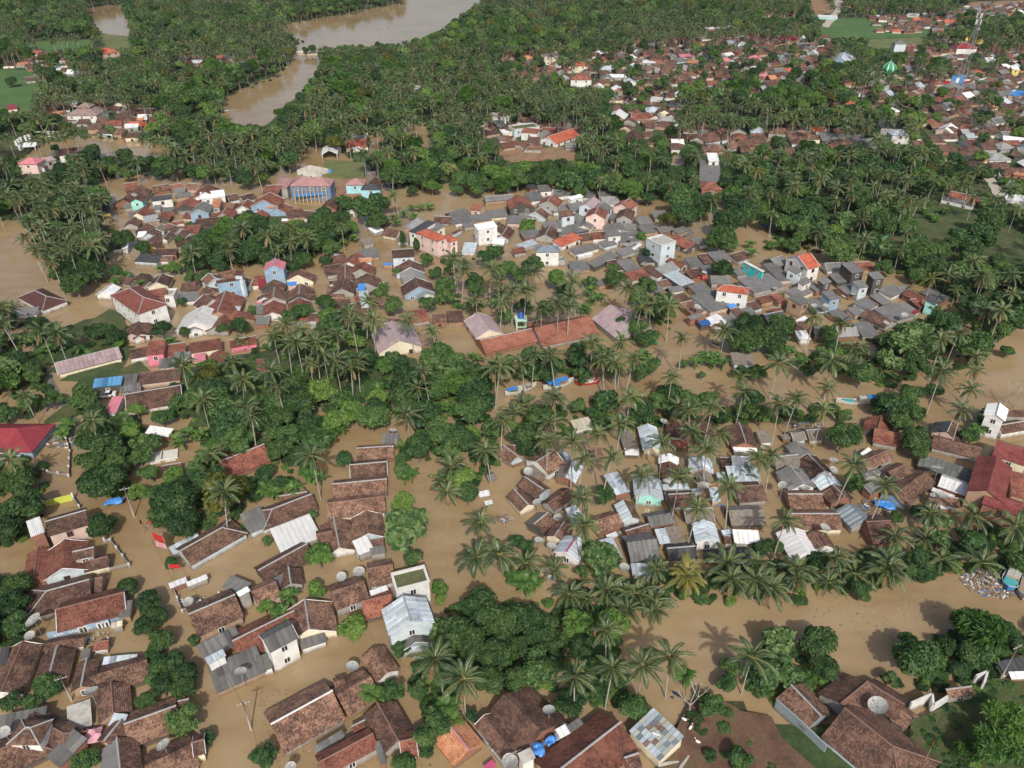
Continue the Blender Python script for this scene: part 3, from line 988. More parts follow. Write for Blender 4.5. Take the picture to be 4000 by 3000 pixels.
M 97 70 113 66 104 77 3.2 r
M 110 66 119 63 126 74 3 t
M 122 66 139 60 131 71 3 g2
M 131 71 142 67 146 82 3.3 z
M 149 68 160 66 155 75 3 t
M 162 64 176 62 167 71 3 g
M 199 59 221 66 197 61 5 w w=cyan | turquoise walled building with a white roof in the flooded kampong
M 189 66 205 64 195 72 3 g
M 199 76 221 68 210 89 3.4 g
H 184 80 199 82 193 87 6 O w=white | white two-storey house with a red hipped roof and red awning
M 192 94 205 89 194 96 2.8 R
M 156 90 177 83 171 105 3.4 g | very wide grey sheet roof beside the red hipped two-storey house
M 152 81 165 78 160 89 3 g
M 135 90 148 87 143 96 3 t
M 146 96 156 93 154 106 3 b
M 157 94 163 92 163 104 2.9 g
M 150 106 163 104 154 110 2.4 g
M 125 77 134 75 130 82 3 t
M 135 82 146 80 138 87 2.6 g
G 176 105 180 112 167 108 3 w
M 162 111 170 109 163 116 2 U3 | dark blue tarpaulin lean-to beside a small white gable roof
M 183 107 189 105 187 113 2.4 g
M 189 101 196 99 199 112 2.8 t
M 197 101 206 99 204 108 2.7 g
M 201 96 210 94 209 102 3 t
M 212 91 221 88 216 97 3 r
M 50 67 60 66 48 72 1.2 n
M 72 77 83 72 76 82 3.2 g w=tan
G 85 97 106 113 78 117 3.2 s | faded pinkish single roof hall by the big school roof and palms
G -28 128 17 118 0 134 2.6 q
G 19 117 68 107 47 129 2.6 q | longest red-brown school roof standing in the flood
M 12 112 26 109 14 116 3 r w=mint
M 190 139 208 138 191 150 2 n | lone thatched hut by the water among dark trees
M 186 97 192 95 189 102 2 U2
D 21 24,2 103 40,2 41 34,2 160 100,2.6 104 55,2 115 62,2 166 70,2 178 119,2.4 202 52,2 150 51,2
Bb 13 28,7 112 38,5 39 75,9
By 136 24,10
Bd 118 52,6 182 67,10 180 38,14 188 25,14 90 75,9 198 128,14 205 115,12 215 125,13 165 12,12 195 12,13
Bm 150 20,13 145 8,13 175 45,7 115 80,9 67 78,7 57 145,9 60 158,8 56 136,8 107 117,9 118 125,9 5 70,8 18 62,9 10 98,8 37 150,9 120 150,8 110 155,8 212 155,8 198 155,7 88 66,5 20 155,9 88 155,8 30 158,8 187 43,8 205 20,10 110 90,8 45 85,7 30 100,7 164 158,3 148 148,4 95 112,7
N 165 143 175 145 158 145 182 146 70 92 65 98 75 88 208 44 170 140 178 141 205 50 68 84 60 100 120 145 115 140
P 100 84 120 96 136 98 147 126 184 120 17 70 12 85 52 78 50 92 25 103 8 148 33 142 70 130 95 130 90 148 138 160 173 6 20 140 0 85 105 145 197 160 82 140 50 98 40 97 112 100 78 145
@1 3
G 26 55 37 52.5 42 65 5.2 O w=white | tall white house with arched windows and a bright red-orange roof
G 12 55 2 58 17 62 3.5 g
M -2 62 8 60 8 78 3.2 g
M 14 66 22 64 25 70 4.5 g w=pale
M 21 76 34 75 30 79 4 g w=white
M 31 79 38 77 42 86 3 g
M 62 61 73 60 73 70 5.5 g w=dark
M 75 61 88 60 80 68 3 r
M 52 71 64 69 60 79 3.2 g
M 40 75 50 74 48 79 4 g w=dark
M 84 69 95 69 92 75 6 g w=dark | tall narrow dark walled house with grey roof near the tree line
M 72 77 81 76 79 83 4.5 g w=pale
M 60 82 70 79 70 90 3 g
M 9 84 30 82 24 90 3 g
M 15 91 25 88 29 97 4.5 k2 w=tan
M 45 86 55 85 54 93 4.5 g w=blue | grey roofed house with a sky-blue balcony in the kampong
M 33 93 43 91 41 104 3 g
M 0 88 8 87 10 96 3 r
M 0 100 10 100 8 108 2.6 r
M 92 84 108 80 106 90 3 g
M 85 89 95 88 100 97 3.1 g
M 70 95 85 92 85 101 3 g
M 66 100 76 99 76 106 2.8 g
M 108 81 118 81 117 86 2.9 g
G 120 84 135 91 117 89 3.2 r
M 122 93 128 92 131 100 3 r
M 139 83 158 91 131 87 3 g | pale-edged grey sheet roof at the far tip of the kampong
M 134 93 140 91 144 97 4 k w=aqua
M 92 101 110 95 108 113 3.2 g
M 110 97 118 95 122 104 3 g
G 86 101 108 111 92 113 3 t w=grey
M 118 104 130 101 122 107 2.8 R w=mint | low bright red roof over a light green wall
M 50 103 61 101 64 112 2.8 g
M 72 113 87 112 82 125 2.8 g
M 21 109 33 107 25 112 2 w
M 24 120 33 119 27 128 2 w
G 158 -1 185 5 170 7 3 r
M 152 3 180 9 149 6 2.4 g
M 206 2 222 2 205 8 3 w w=white
D 6 84,2.3 40 99,2.3 50 99,2.3 74 89,2.2 102 114,2.4 118 107,2.4 65 91,2.2 147 100,1.8
Bl 120 130,17 105 147,11 163 70,12 65 25,10 133 120,9
Bd 20 15,13 45 10,12 10 115,13 5 127,12 190 25,13 8 136,9
Bm 62 40,8 35 22,15 30 34,12 20 45,7 82 48,7 100 65,8 120 30,9 112 18,11 128 42,9 140 50,11 130 58,11 115 50,9 165 40,12 185 40,13 150 50,9 190 75,12 205 70,11 180 98,12 170 108,9 200 120,9 207 137,6 145 101,5 128 72,8 52 122,8 55 132,7 35 155,7 160 130,7 200 92,8 130 148,11 175 55,10
P 73 2 101 3 114 3 118 12 131 8 120 36 202 102 178 5 199 6 215 15 40 107 63 113 10 148 55 147 150 128 150 155 180 155
Y 141 75
Q 75 135 80 150 85 143 68 150 98 155 88 158
N 20 137 60 135 30 145 12 43 150 15 140 20 145 22 6 45 135 15 48 138
@0 0
H 72 91 75 91 76 100 4.5 s2 w=white | mosque-like hall with a tiered grey-brown pyramid roof
H 73 89 74 89 74 93 7.5 s2
M 46 97 57 95 47 100 3 o
M 38 90 58 89 42 96 3 t
G 90 91 105 92 96 95 3 t
H 86 42 92 41 88 47 4 O | red hipped roof alone between palms and rice field
M 46 57 55 57 45 61 3 w w=mint | small white roof near the green rice field
M 4 54 13 54 4 57 3 t w=cream
M 17 53 23 54 16 57 3 o
M 28 49 40 49 27 53 3 t
M 150 51 165 50 152 54 3 g
M 166 52 174 51 167 55 3.3 w
M 156 46 165 46 156 49 3 t
M 165 47 172 47 166 50 3 g
M 173 48 180 48 174 51 3 t
M 184 50 192 50 184 53 3 t
M 194 48 202 48 194 51 3 g
M 203 54 210 54 202 57 3 w
M 205 47 221 47 206 50 3 t
M 110 114 121 114 109 119 3 t w=cream | brown roofed house with yellow walls on the bank of the flooded pond
M 108 107 120 106 107 111 3 w
M 101 97 113 98 102 103 3 t
M 118 93 131 94 120 98 3 t
M 112 101 124 101 112 104 3 o
M 143 94 150 94 142 100 3 t
M 135 105 141 105 135 108 3 w
M 55 101 66 100 55 105 3 t
M 67 103 76 103 67 107 3 t
M 20 123 31 123 20 127 2.5 w w=open | white square pavilion roof at the end of the flooded pond
H 25 136 27 136 26 142 5 P w=pinkw | small pink tiered prayer house roof by the pond
G 36 138 31 143 40 144 3 t w=white
M 36 137 45 134 37 141 4 s
M 51 129 67 127 50 135 4 m w=white | white hall with a maroon roof standing in the flooded pond
G 180 159 177 166 192 164 4 r w=white
G 122 160 115 166 133 164 3 t
M 150 162 160 162 150 166 3 g
M 5 91 14 90 6 95 3 R
M 22 67 30 66 22 71 3 t
M 37 66 43 66 37 69 3 t
M 145 59 153 59 144 64 3 t
M 44 44 50 44 44 47 3 t
M 52 50 58 50 52 54 3 w
M 155 92 161 91 155 95 3 o
Bd 10 70,5 77 136,9 47 128,4 107 134,8 80 130,7 95 140,7 125 140,9
By 83 135,5
@0 1
M 83 115 97 115 81 119 3 w
M 76 121 95 120 78 128 3 O
G 64 124 63 130 57 130 3 w w=open | white peaked canopy tent beside the orange tiled house
M 68 127 73 126 68 130 2.6 w
M 84 127 90 126 83 130 2.6 w
F 40 146 46 141 52 152 3.5 c w=conc | unfinished pale concrete building without a roof
H 40 153 56 153 48 161 6.5 s3 w=bluew | two-storey school with faded pink roof and blue and yellow verandas
M 22 154 34 154 14 162 5 s3
M 8 160 22 160 6 167 4.6 r
H 85 154 87 154 86 160 4.5 s3 w=cyanp | faded pink pyramid roof pavilion with pale cyan wall
H 97 159 102 159 98 164 4 k w=cyanp
M 95 149 102 148 100 155 3 n
M 102 152 108 155 101 158 3 t
M 60 80 70 80 60 83 2 U2 | blue tarpaulin roof deep in the palm grove
M 204 97 217 97 203 100 5 s w=white | isolated white upright house at the edge of the trees
M 205 104 213 103 208 110 3.2 g
M 196 113 205 110 199 118 3 t
M 211 112 219 111 213 116 3 w
M 208 118 214 117 210 121 3 g
M 212 124 221 122 213 129 3 r
M 157 67 168 67 157 70 3 z
M 135 74 141 74 136 77 3 w
M 162 42 168 42 162 44 3 w
M 197 49 204 49 197 51 3 w
M 148 59 154 59 149 62 3 o
M 190 152 192 152 191 154 3 g
Bd 43 43,3.5 48 42,4
X 168 150 110 30
@0 2
M 10 110 23 112 9 114 4.5 r w=white
G 31 118 52 111 48 121 3.6 O w=white | large bright red gable roof with a white end wall at the town edge
M 26 110 38 110 27 118 3 r
F 0 109 18 105 2 113 4.5 moss w=pale
M 0 122 6 121 0 126 3 r
M 8 124 14 122 9 128 3 r w=white
M 84 64 99 64 84 67 3.5 w | long white roof in the middle of the brown tiled town
H 54 53 60 53 55 57 5 O w=cream
H 57 64 62 64 58 69 5 r w=white
M 27 46 40 46 28 49 6 s w=cream | pale yellow block house at the edge of the palm grove
M 146 47 157 46 145 50 4 P
M 113 52 123 51 112 55 3 w
M 152 51 161 52 151 55 3.3 o
M 170 24 187 21 172 27 3 w
H 125 46 127 46 126 52 4 t
M 118 62 128 55 122 63 3.4 s
M 140 63 154 56 144 64 3.4 s
G 93 94 89 98 100 100 3 w
G 103 98 121 98 112 104 3 r
M 111 104 125 103 113 108 3 b
G 105 112 108 120 112 116 3 t w=white
M 168 139 185 139 156 157 3 g | long pale grey sheet roof alone among dark trees
M 169 132 178 132 169 139 4.8 w w=white
H 173 124 176 124 175 131 3 b
H 171 157 173 157 171 164 3 r
H 172 114 178 113 172 123 3.4 t
M 146 116 164 115 147 119 3 t
M 22 160 32 159 24 166 3.5 g
M 33 157 44 158 36 163 3.4 t
M 46 161 53 161 44 166 3.4 r
M 102 47 108 47 102 50 3.4 w
G 102 83 98 88 104 86 3.2 t w=cream
M 120 83 130 84 119 88 3 w2
M 39 139 41 139 39 140 1 w
@0 3
G 67 44 63 50 76 50 6 z w=blue | pale blue two-storey house with zinc roof at the back of the town
H 168 37 172 37 170 42 5 R w=white | white mosque hall with a red pyramid roof and golden finial
M 203 117 223 119 203 121 3 w | very long bright white sheet roof at the photo edge
M 97 104 120 104 96 111 4 k | long black sheet roof with small pale patches
M 45 115 83 116 46 122 3 g
M 14 113 40 114 20 120 3.5 b
H 112 112 115 112 113 117 5 z w=white
G 158 106 153 111 165 110 3.2 w
M 213 77 222 79 211 82 5 U2
M 211 57 217 57 210 60 5 w w=yellow
M 66 70 85 70 65 74 3.5 o
H 17 30 20 30 18 35 4 R
M 213 146 224 147 211 151 3 o
M 44 13 60 13 42 16 3.4 w w=cyanp
M 64 3 72 3 62 7 3.4 m w=yellow
M 0 11 26 12 0 15 3.4 r
M 91 13 102 13 90 18 3.4 w
M 121 11 130 12 121 16 3.4 w w=white
M 108 13 120 13 107 17 3.4 r
M 140 12 146 12 139 16 3.4 g
M 150 14 160 14 149 17 3.4 g
M 168 3 174 3 168 6 3.4 g
M 186 2 194 2 185 8 3.4 g
M 176 5 184 5 176 8 3.4 g
M 178 24 184 24 178 27 4 w
M 203 28 217 29 203 31 3.4 R
M 177 31 186 31 177 34 4.5 t w=yellow
M 165 32 174 33 166 36 3.4 t w=mint
M 146 32 163 33 146 35 3.4 g
H 113 35 115 35 114 38 6 g w=pale
"""
# ------------------------------------------------------------------ houses
def slope_mesh(name, e0, e1, r1, r0, mat, wob, uo=0.0, thick=0.12, cell=1.5):
    """a roof plane: eave e0-e1, ridge r0-r1, slightly uneven, with a thickness at its edges"""
    e0, e1, r1, r0 = map(Vector, (e0, e1, r1, r0))
    L = max((e1 - e0).length, (r1 - r0).length)
    S = ((r0 + r1) / 2 - (e0 + e1) / 2).length
    nx = max(1, min(10, int(L / cell))); ny = max(1, min(4, int(S / cell)))
    V, F, UV = [], [], []
    ax = (e1 - e0).normalized() if (e1 - e0).length > 1e-4 else Vector((1, 0, 0))
    for j in range(ny + 1):
        for i in range(nx + 1):
            s, t = i / nx, j / ny
            p = e0.lerp(e1, s).lerp(r0.lerp(r1, s), t)
            u = (p - e0).dot(ax) + uo
            edge = 0.35 if j in (0, ny) or i in (0, nx) else 1.0
            p = p + Vector((0, 0, random.uniform(-wob, wob) * edge - (0.5 * wob * math.sin(math.pi * t) * 2)))
            V.append(p); UV.append((u, t * S))
    w = nx + 1
    for j in range(ny):
        for i in range(nx):
            F.append((j * w + i, j * w + i + 1, (j + 1) * w + i + 1, (j + 1) * w + i))
    ring = [i for i in range(w)] + [j * w + nx for j in range(1, ny + 1)] + [ny * w + i for i in range(nx - 1, -1, -1)] + [j * w for j in range(ny - 1, 0, -1)]
    n0 = len(V)
    for k in ring:
        V.append(V[k] - Vector((0, 0, thick))); UV.append(UV[k])
    R = len(ring)
    for k in range(R):
        F.append((ring[k], n0 + k, n0 + (k + 1) % R, ring[(k + 1) % R]))
    F.append(tuple(n0 + k for k in reversed(range(R))))
    return mesh(name, V, F, mat, UV)

_sheet = {}
def sheet_unit(mat):
    if mat not in _sheet:
        V, F, UV = [], [], []
        n = 8
        for i in range(n + 1):
            z = 0.03 if i % 2 else -0.03
            V += [(i / n, -0.02, z), (i / n, 1.02, z)]; UV += [(i / n * 0.94 + 0.03, 0.06), (i / n * 0.94 + 0.03, 1.74)]
        for i in range(n): F.append((2 * i, 2 * i + 2, 2 * i + 3, 2 * i + 1))
        _sheet[mat] = mesh('sheet', V, F, mat, UV)
    return _sheet[mat]
def lay_sheets(parent, e0, e1, r1, r0, mat, tn):
    """a sheet roof near the camera: one object for each sheet, alternately over and under its neighbour"""
    e0, e1, r1, r0 = map(Vector, (e0, e1, r1, r0))
    X = e1 - e0; Y = r0 - e0
    nu = max(1, min(14, round(X.length / 1.05))); nv = max(1, min(4, round(Y.length / 2.2)))
    Z = X.cross(Y).normalized()
    if Z.z < 0: Z = -Z
    xs, ys = X / nu, Y / nv
    me = sheet_unit(mat)
    for j in range(nv):
        for i in range(nu):
            o = bpy.data.objects.new('sheet', me)
            COL.objects.link(o)
            o.parent = parent
            lift = 0.03 + 0.035 * (i % 2) + 0.045 * j + random.uniform(0, 0.03)
            org = e0 + xs * i + ys * j + Z * lift
            M = Matrix(((xs.x, ys.x, Z.x, org.x), (xs.y, ys.y, Z.y, org.y), (xs.z, ys.z, Z.z, org.z), (0, 0, 0, 1)))
            o.matrix_local = M @ Matrix.Rotation(random.uniform(-0.012, 0.012), 4, 'Z')
            g = tn * (random.uniform(0.94, 1.03) if mat.startswith('sheet_white') else random.uniform(0.78, 1.12))
            if random.random() < 0.07 and not mat.startswith('sheet_white'): g *= random.choice((0.6, 1.35))
            o.color = (g, g * random.uniform(0.97, 1.01), g * random.uniform(0.95, 1.02), 1)

_win = {}
def window_mesh(kind):
    if kind not in _win:
        fr = 'frame_white' if kind == 'w' else 'frame_brown'
        V, F = boxes([(-0.55, -0.05, -0.65, 0.55, 0.0, -0.55), (-0.55, -0.05, 0.55, 0.55, 0.0, 0.65), (-0.55, -0.05, -0.55, -0.45, 0.0, 0.55), (0.45, -0.05, -0.55, 0.55, 0.0, 0.55), (-0.04, -0.045, -0.55, 0.04, 0.0, 0.55)])
        V2, F2 = boxes([(-0.45, -0.02, -0.55, -0.04, 0.0, 0.55), (0.04, -0.02, -0.55, 0.45, 0.0, 0.55)])
        n = len(V)
        me = mesh('window', V + V2, F + [tuple(n + i for i in f) for f in F2], fr, mats=[fr, 'glass_dark'], fmat=[0] * len(F) + [1] * len(F2))
        _win[kind] = me
    return _win[kind]
def add_windows(root, corners, zb, zt, rz, scale_px, maxn=4):
    """windows on the walls that face the camera; corners: wall footprint (local) in order"""
    n = len(corners)
    kind = random.choice('wwb')
    for i in range(n):
        a, b_ = Vector(corners[i]), Vector(corners[(i + 1) % n])
        d = b_ - a; L = d.length
        if L < 2.6: continue
        nrm = Vector((d.y, -d.x)).normalized()
        wn_ = Matrix.Rotation(rz, 2) @ nrm
        if wn_.y > -0.35: continue
        k = max(1, min(maxn, int(L / 4.2)))
        lv = [zt - 1.15]
        if zt > 5: lv.append(zt - 4.0)
        for z in lv:
            if z - 0.7 < zb: continue
            for q in range(k):
                t = (q + 0.5) / k
                p = a + d * t + nrm * 0.03
                o = link('window', window_mesh(kind), root, (p.x, p.y, z), (0, 0, math.atan2(nrm.y, nrm.x) + math.pi / 2))

def prism_walls(x0, x1, s, eave, rise, mat, gable=(True, True), zb=-1.3, tn=0.0, slope=0.5):
    """walls under a gable roof (ridge along x)"""
    i_ = 0.32
    a, b_ = x0 + 0.28, x1 - 0.28
    sy = s - i_
    ze = eave + i_ * slope - 0.12
    V = [(a, -sy, zb), (b_, -sy, zb), (b_, sy, zb), (a, sy, zb), (a, -sy, ze), (b_, -sy, ze), (b_, sy, ze), (a, sy, ze)]
    F = [(0, 1, 5, 4), (2, 3, 7, 6), (1, 2, 6, 5), (3, 0, 4, 7)]
    zr = eave + rise - 0.14
    if gable[0]:
        V.append((a, 0, zr)); F.append((4, 7, len(V) - 1)[::-1])
    if gable[1]:
        V.append((b_, 0, zr)); F.append((5, 6, len(V) - 1))
    return mesh('wall', V, F, mat), [(a, -sy), (b_, -sy), (b_, sy), (a, sy)], ze

def roofpoly(root, pts):
    M = root.matrix_basis
    ROOFPOLY.append([proj(M @ Vector(p))[:2] for p in pts])

def tintval(mat):
    if mat in ('t', 'b', 'r', 'q'): return random.uniform(0.68, 1.32)
    if mat in SHEETY: return random.uniform(0.82, 1.18)
    return random.uniform(0.92, 1.08)

DEFW = ['white', 'cream', 'grey', 'grey', 'grey', 'grey', 'brick', 'brick', 'tan', 'tan', 'dark', 'dark', 'pinkish', 'pale', 'white']
def ridge_bar(a, b_, mat, r=0.14):
    V, F = bar(a, b_, r, 5)
    return mesh('ridge_cap', V, F, mat)

def finish(root, mat, label, px_scale, c=None, wall=None):
    d = DESC.get(mat, 'house')
    short = None
    reg(root, d, {'tarpaulin_shelter': 'shelter', 'thatched_hut': 'hut', 'concrete_building': 'building'}.get(KIND[mat], 'house'),
        {'tiled_house': 'tiled houses of the flooded village', 'sheet_roof_house': 'grey and coloured sheet roofed houses', 'tin_roof_house': 'zinc and white roofed houses',
         'tarpaulin_shelter': 'tarpaulin covered shelters', 'thatched_hut': 'thatched huts', 'concrete_building': 'concrete buildings'}[KIND[mat]], label=label)

def gable_house(A, B, Epx, eave, mat, kind='G', opts={}, label=None):
    """A, B: ridge ends in photograph pixels; Epx: a pixel on the visible eave; eave: its height"""
    pitch = opts.get('pitch', 0.5)
    s = 3.0
    for _ in range(22):
        zr = eave + s * pitch
        a, b_ = unproj(*A, zr), unproj(*B, zr)
        e = unproj(*Epx, eave)
        ax = (b_ - a); L = max(ax.length, 0.6); ax = ax / max(ax.length, 1e-5)
        perp = Vector((-ax.y, ax.x, 0))
        sg = (e - a).dot(perp)
        s = 0.68 * s + 0.32 * min(max(abs(sg), 1.3), 14.0 if proj(a)[2] > 9 else (8.0 if proj(a)[2] > 6.5 or label else 5.5))
    side = 1 if sg > 0 else -1
    if side > 0:            # keep the eave point on local -y
        a, b_ = b_, a
        ax = -ax
        if kind in 'AB': kind = 'B' if kind == 'A' else 'A'
    rz = math.atan2(ax.y, ax.x)
    mid = (a + b_) / 2
    root = empty(KIND[mat], (mid.x, mid.y, 0), rz)
    rise = s * pitch
    h0 = kind in ('H', 'A'); h1 = kind in ('H', 'B')
    rx0, rx1 = -L / 2, L / 2
    ex0 = rx0 - (s if h0 else 0.0); ex1 = rx1 + (s if h1 else 0.0)
    m1 = RM[mat]; m2 = RM[opts['m2']] if 'm2' in opts else m1
    zr = eave + rise
    wob = 0.09 if m1.startswith('tile') else (0.10 if mat in ('n', 'U2', 'U3') else 0.025)
    tn = tintval(mat)
    pxs = proj(mid)[2]
    cell = 1.5 if pxs > 10 else 3.0
    slopes = [((ex0, -s, eave), (ex1, -s, eave), (rx1, 0, zr), (rx0, 0, zr), m1, mat), ((ex1, s, eave), (ex0, s, eave), (rx0, 0, zr), (rx1, 0, zr), m2, opts.get('m2', mat))]
    if h1: slopes.append(((ex1, -s, eave), (ex1, s, eave), (rx1, 0.01, zr), (rx1, -0.01, zr), m1, mat))
    if h0: slopes.append(((ex0, s, eave), (ex0, -s, eave), (rx0, -0.01, zr), (rx0, 0.01, zr), m1, mat))
    for k, (p0, p1, p2, p3, mm, mc) in enumerate(slopes):
        me = slope_mesh('roof_slope', p0, p1, p2, p3, mm, wob, uo=random.uniform(0, 20), cell=cell)
        o = link('roof_slope', me, root)
        o.color = (tn, tn, tn, 1)
        if k < 2 and mc in SHEETY and pxs > 14.5 and kind == 'G':
            lay_sheets(o, p0, p1, p2, p3, mm, tn)
    if pxs > 5:
        rc = opts.get('rc')
        if rc is None: rc = random.choice(['grey', 'brown', 'brown', 'grey', None]) if m1.startswith('tile') else random.choice(['grey', None])
        if rc:
            rm = {'mag': 'magenta', 'red': 'tile_red', 'white': 'ridge_white', 'pink': 'ridge_pink'}.get(rc, 'ridge_' + rc)
            rr = 0.15 if rc in ('brown',) else 0.17
            link('ridge_cap', ridge_bar((rx0 - 0.05, 0, zr + 0.03), (rx1 + 0.05, 0, zr + 0.03), rm, rr), root)
            if h1:
                for sy in (-s, s): link('hip_cap', ridge_bar((rx1, 0, zr + 0.02), (ex1, sy, eave + 0.02), rm, 0.12), root)
            if h0:
                for sy in (-s, s): link('hip_cap', ridge_bar((rx0, 0, zr + 0.02), (ex0, sy, eave + 0.02), rm, 0.12), root)
    w = opts.get('w') or random.choice(DEFW)
    if w == 'open':
        for sx in (ex0 + 0.4, ex1 - 0.4):
            for sy in (-s + 0.4, s - 0.4):
                V, F = boxes([(sx - 0.12, sy - 0.12, -1.3, sx + 0.12, sy + 0.12, eave)])
                link('post', mesh('post', V, F, 'wall_white'), root)
    else:
        me, cor, ze = prism_walls(ex0, ex1, s, eave, rise, 'wall_' + w, (not h0, not h1), slope=pitch)
        link('wall', me, root)
        if eave >= 1.9 and pxs > 5.5: add_windows(root, cor, 0.1, ze, rz, pxs)
        # pale verge boards on the gable ends
        if not h1 and not h0 and pxs > 6 and w in ('white', 'cream', 'blue', 'pale', 'aqua') and random.random() < 0.6:
            fm = 'frame_white' if w != 'blue' else 'ridge_white'
            for gx in (ex0 - 0.03, ex1 + 0.03):
                V, F = [], []
                for sy in (-s, s): bar((gx, sy, eave - 0.05), (gx, 0, zr - 0.05), 0.07, 4, V, F)
                link('verge_board', mesh('verge_board', V, F, fm), root)
    roofpoly(root, [(ex0, -s, eave), (ex0, 0, zr), (ex0, s, eave), (ex1, s, eave), (ex1, 0, zr), (ex1, -s, eave), (ex1, -s, 0), (ex0, -s, 0)])
    finish(root, mat, label, pxs)
    return root, (ex0, ex1, s, eave, zr)

def shed_house(P1, P2, P3, h, mat, opts={}, label=None, flat=False):
    """a roof of one plane: P1-P2 its upper edge, P3 below P1, in photograph pixels"""
    up = 0.0 if flat else 0.75
    a = unproj(*P1, h + up); b_ = unproj(*P2, h + up); c = unproj(*P3, h)
    e1 = b_ - a; e2 = c - a; e1.z = e2.z = 0
    L, S = max(e1.length, 1.0), max(e2.length, 1.0)
    if proj(a)[2] < 6.5 and not label: S = min(S, 8.5); e2 = e2.normalized() * min(e2.length, 8.5)
    if not flat:
        up = min(0.75, S * 0.22)
    a1 = math.atan2(e1.y, e1.x); a2 = math.atan2(e2.y, e2.x)
    d = (a2 - a1 + math.pi) % (2 * math.pi) - math.pi
    want = -math.pi / 2 if d < 0 else math.pi / 2
    rz = a1 + (d - want) / 2
    S *= abs(math.sin(d)) ** 0.5
    mid = a + e1 / 2 + e2 / 2
    root = empty(KIND[mat], (mid.x, mid.y, 0), rz)
    sg = 1 if want < 0 else -1       # the low side lies on local -y (sg 1) or +y
    yl, yh = -S / 2 * sg, S / 2 * sg
    m1 = RM[mat]
    tn = tintval(mat)
    pxs = proj(mid)[2]
    wob = 0.05 if m1.startswith('tile') else (0.12 if mat in ('n', 'U2', 'U3') else 0.025)
    x0, x1 = -L / 2, L / 2
    w = opts.get('w') or random.choice(DEFW)
    if flat:
        pm = {'moss': 'wall_white', 'c': 'concrete'}[mat] if w != 'conc' else 'wall_conc'
        hollow = w == 'conc'
        V = [(x0, -S / 2, h), (x1, -S / 2, h), (x1, S / 2, h), (x0, S / 2, h)]
        link('roof_slab', mesh('roof_slab', [(v[0], v[1], (h - 3.0 if hollow else h - 0.35)) for v in V], [(0, 1, 2, 3)], m1), root)
        t = 0.28
        V, F = boxes([(x0, -S / 2, -1.3, x1, -S / 2 + t, h), (x0, S / 2 - t, -1.3, x1, S / 2, h), (x0, -S / 2 + t, -1.3, x0 + t, S / 2 - t, h), (x1 - t, -S / 2 + t, -1.3, x1, S / 2 - t, h)] +
                     ([(-t / 2, -S / 2 + t, 0, t / 2, S / 2 - t, h)] if hollow else []))
        link('wall', mesh('wall', V, F, 'wall_' + w), root)
        if not hollow:
            V, F = boxes([(x0 - 0.15, -S / 2 - 0.15, h, x1 + 0.15, -S / 2 + t, h + 0.12), (x0 - 0.15, S / 2 - t, h, x1 + 0.15, S / 2 + 0.15, h + 0.12), (x0 - 0.15, -S / 2 + t, h, x0 + t, S / 2 - t, h + 0.12), (x1 - t, -S / 2 + t, h, x1 + 0.15, S / 2 - t, h + 0.12)])
            link('parapet', mesh('parapet', V, F, 'concrete_pale'), root)
            if h > 3:
                add_windows(root, [(x0, -S / 2), (x1, -S / 2), (x1, S / 2), (x0, S / 2)], 0.2, h - 0.4, rz, pxs)
                if h > 7: add_windows(root, [(x0, -S / 2), (x1, -S / 2), (x1, S / 2), (x0, S / 2)], 0.2, h - 3.4, rz, pxs)
        else:
            V, F = [], []
            for q in (0.25, 0.5, 0.75):
                n = len(V)
            add_windows(root, [(x0, -S / 2), (x1, -S / 2), (x1, S / 2), (x0, S / 2)], 0.0, h - 0.6, rz, pxs, 3)
        roofpoly(root, [(x0, -S / 2, h), (x1, -S / 2, h), (x1, S / 2, h), (x0, S / 2, h), (x0, -S / 2, 0), (x1, -S / 2, 0)])
        finish(root, mat, label, pxs)
        return root
    p0, p1, p2, p3 = (x0, yl, h), (x1, yl, h), (x1, yh, h + up), (x0, yh, h + up)
    if sg < 0: p0, p1, p2, p3 = (x1, yl, h), (x0, yl, h), (x0, yh, h + up), (x1, yh, h + up)
    o = link('roof_slope', slope_mesh('roof_slope', p0, p1, p2, p3, m1, wob, uo=random.uniform(0, 20), thick=0.1, cell=1.2 if mat in ('U2', 'U3', 'n') else 1.8), root)
    o.color = (tn, tn, tn, 1)
    if mat in SHEETY and pxs > 14.5: lay_sheets(o, p0, p1, p2, p3, m1, tn)
    if w == 'open' or mat in ('mag',):
        for sx in (x0 + 0.4, x1 - 0.4):
            for sy in (-S / 2 + 0.4, S / 2 - 0.4):
                V, F = boxes([(sx - 0.12, sy - 0.12, -1.3, sx + 0.12, sy + 0.12, h)])
                link('post', mesh('post', V, F, 'wall_white'), root)
    else:
        i_ = 0.22
        zl, zh = h - 0.02, h + up - 0.16
        ys = sorted([(yl, zl), (yh, zh)])
        (ya, za), (yb, zb_) = ys
        ya += i_; yb -= i_
        V = [(x0 + i_, ya, -1.3), (x1 - i_, ya, -1.3), (x1 - i_, yb, -1.3), (x0 + i_, yb, -1.3), (x0 + i_, ya, za), (x1 - i_, ya, za), (x1 - i_, yb, zb_), (x0 + i_, yb, zb_)]
        link('wall', mesh('wall', V, [(0, 1, 5, 4), (1, 2, 6, 5), (2, 3, 7, 6), (3, 0, 4, 7)], 'wall_' + w), root)
        if h >= 1.9 and pxs > 5.5: add_windows(root, [(x0 + i_, ya), (x1 - i_, ya), (x1 - i_, yb), (x0 + i_, yb)], 0.1, h - 0.1, rz, pxs)
    if m1.startswith('tile') and pxs > 6:
        link('ridge_cap', ridge_bar((x0, yh, h + up + 0.03), (x1, yh, h + up + 0.03), random.choice(['ridge_grey', 'ridge_brown']), 0.15), root)
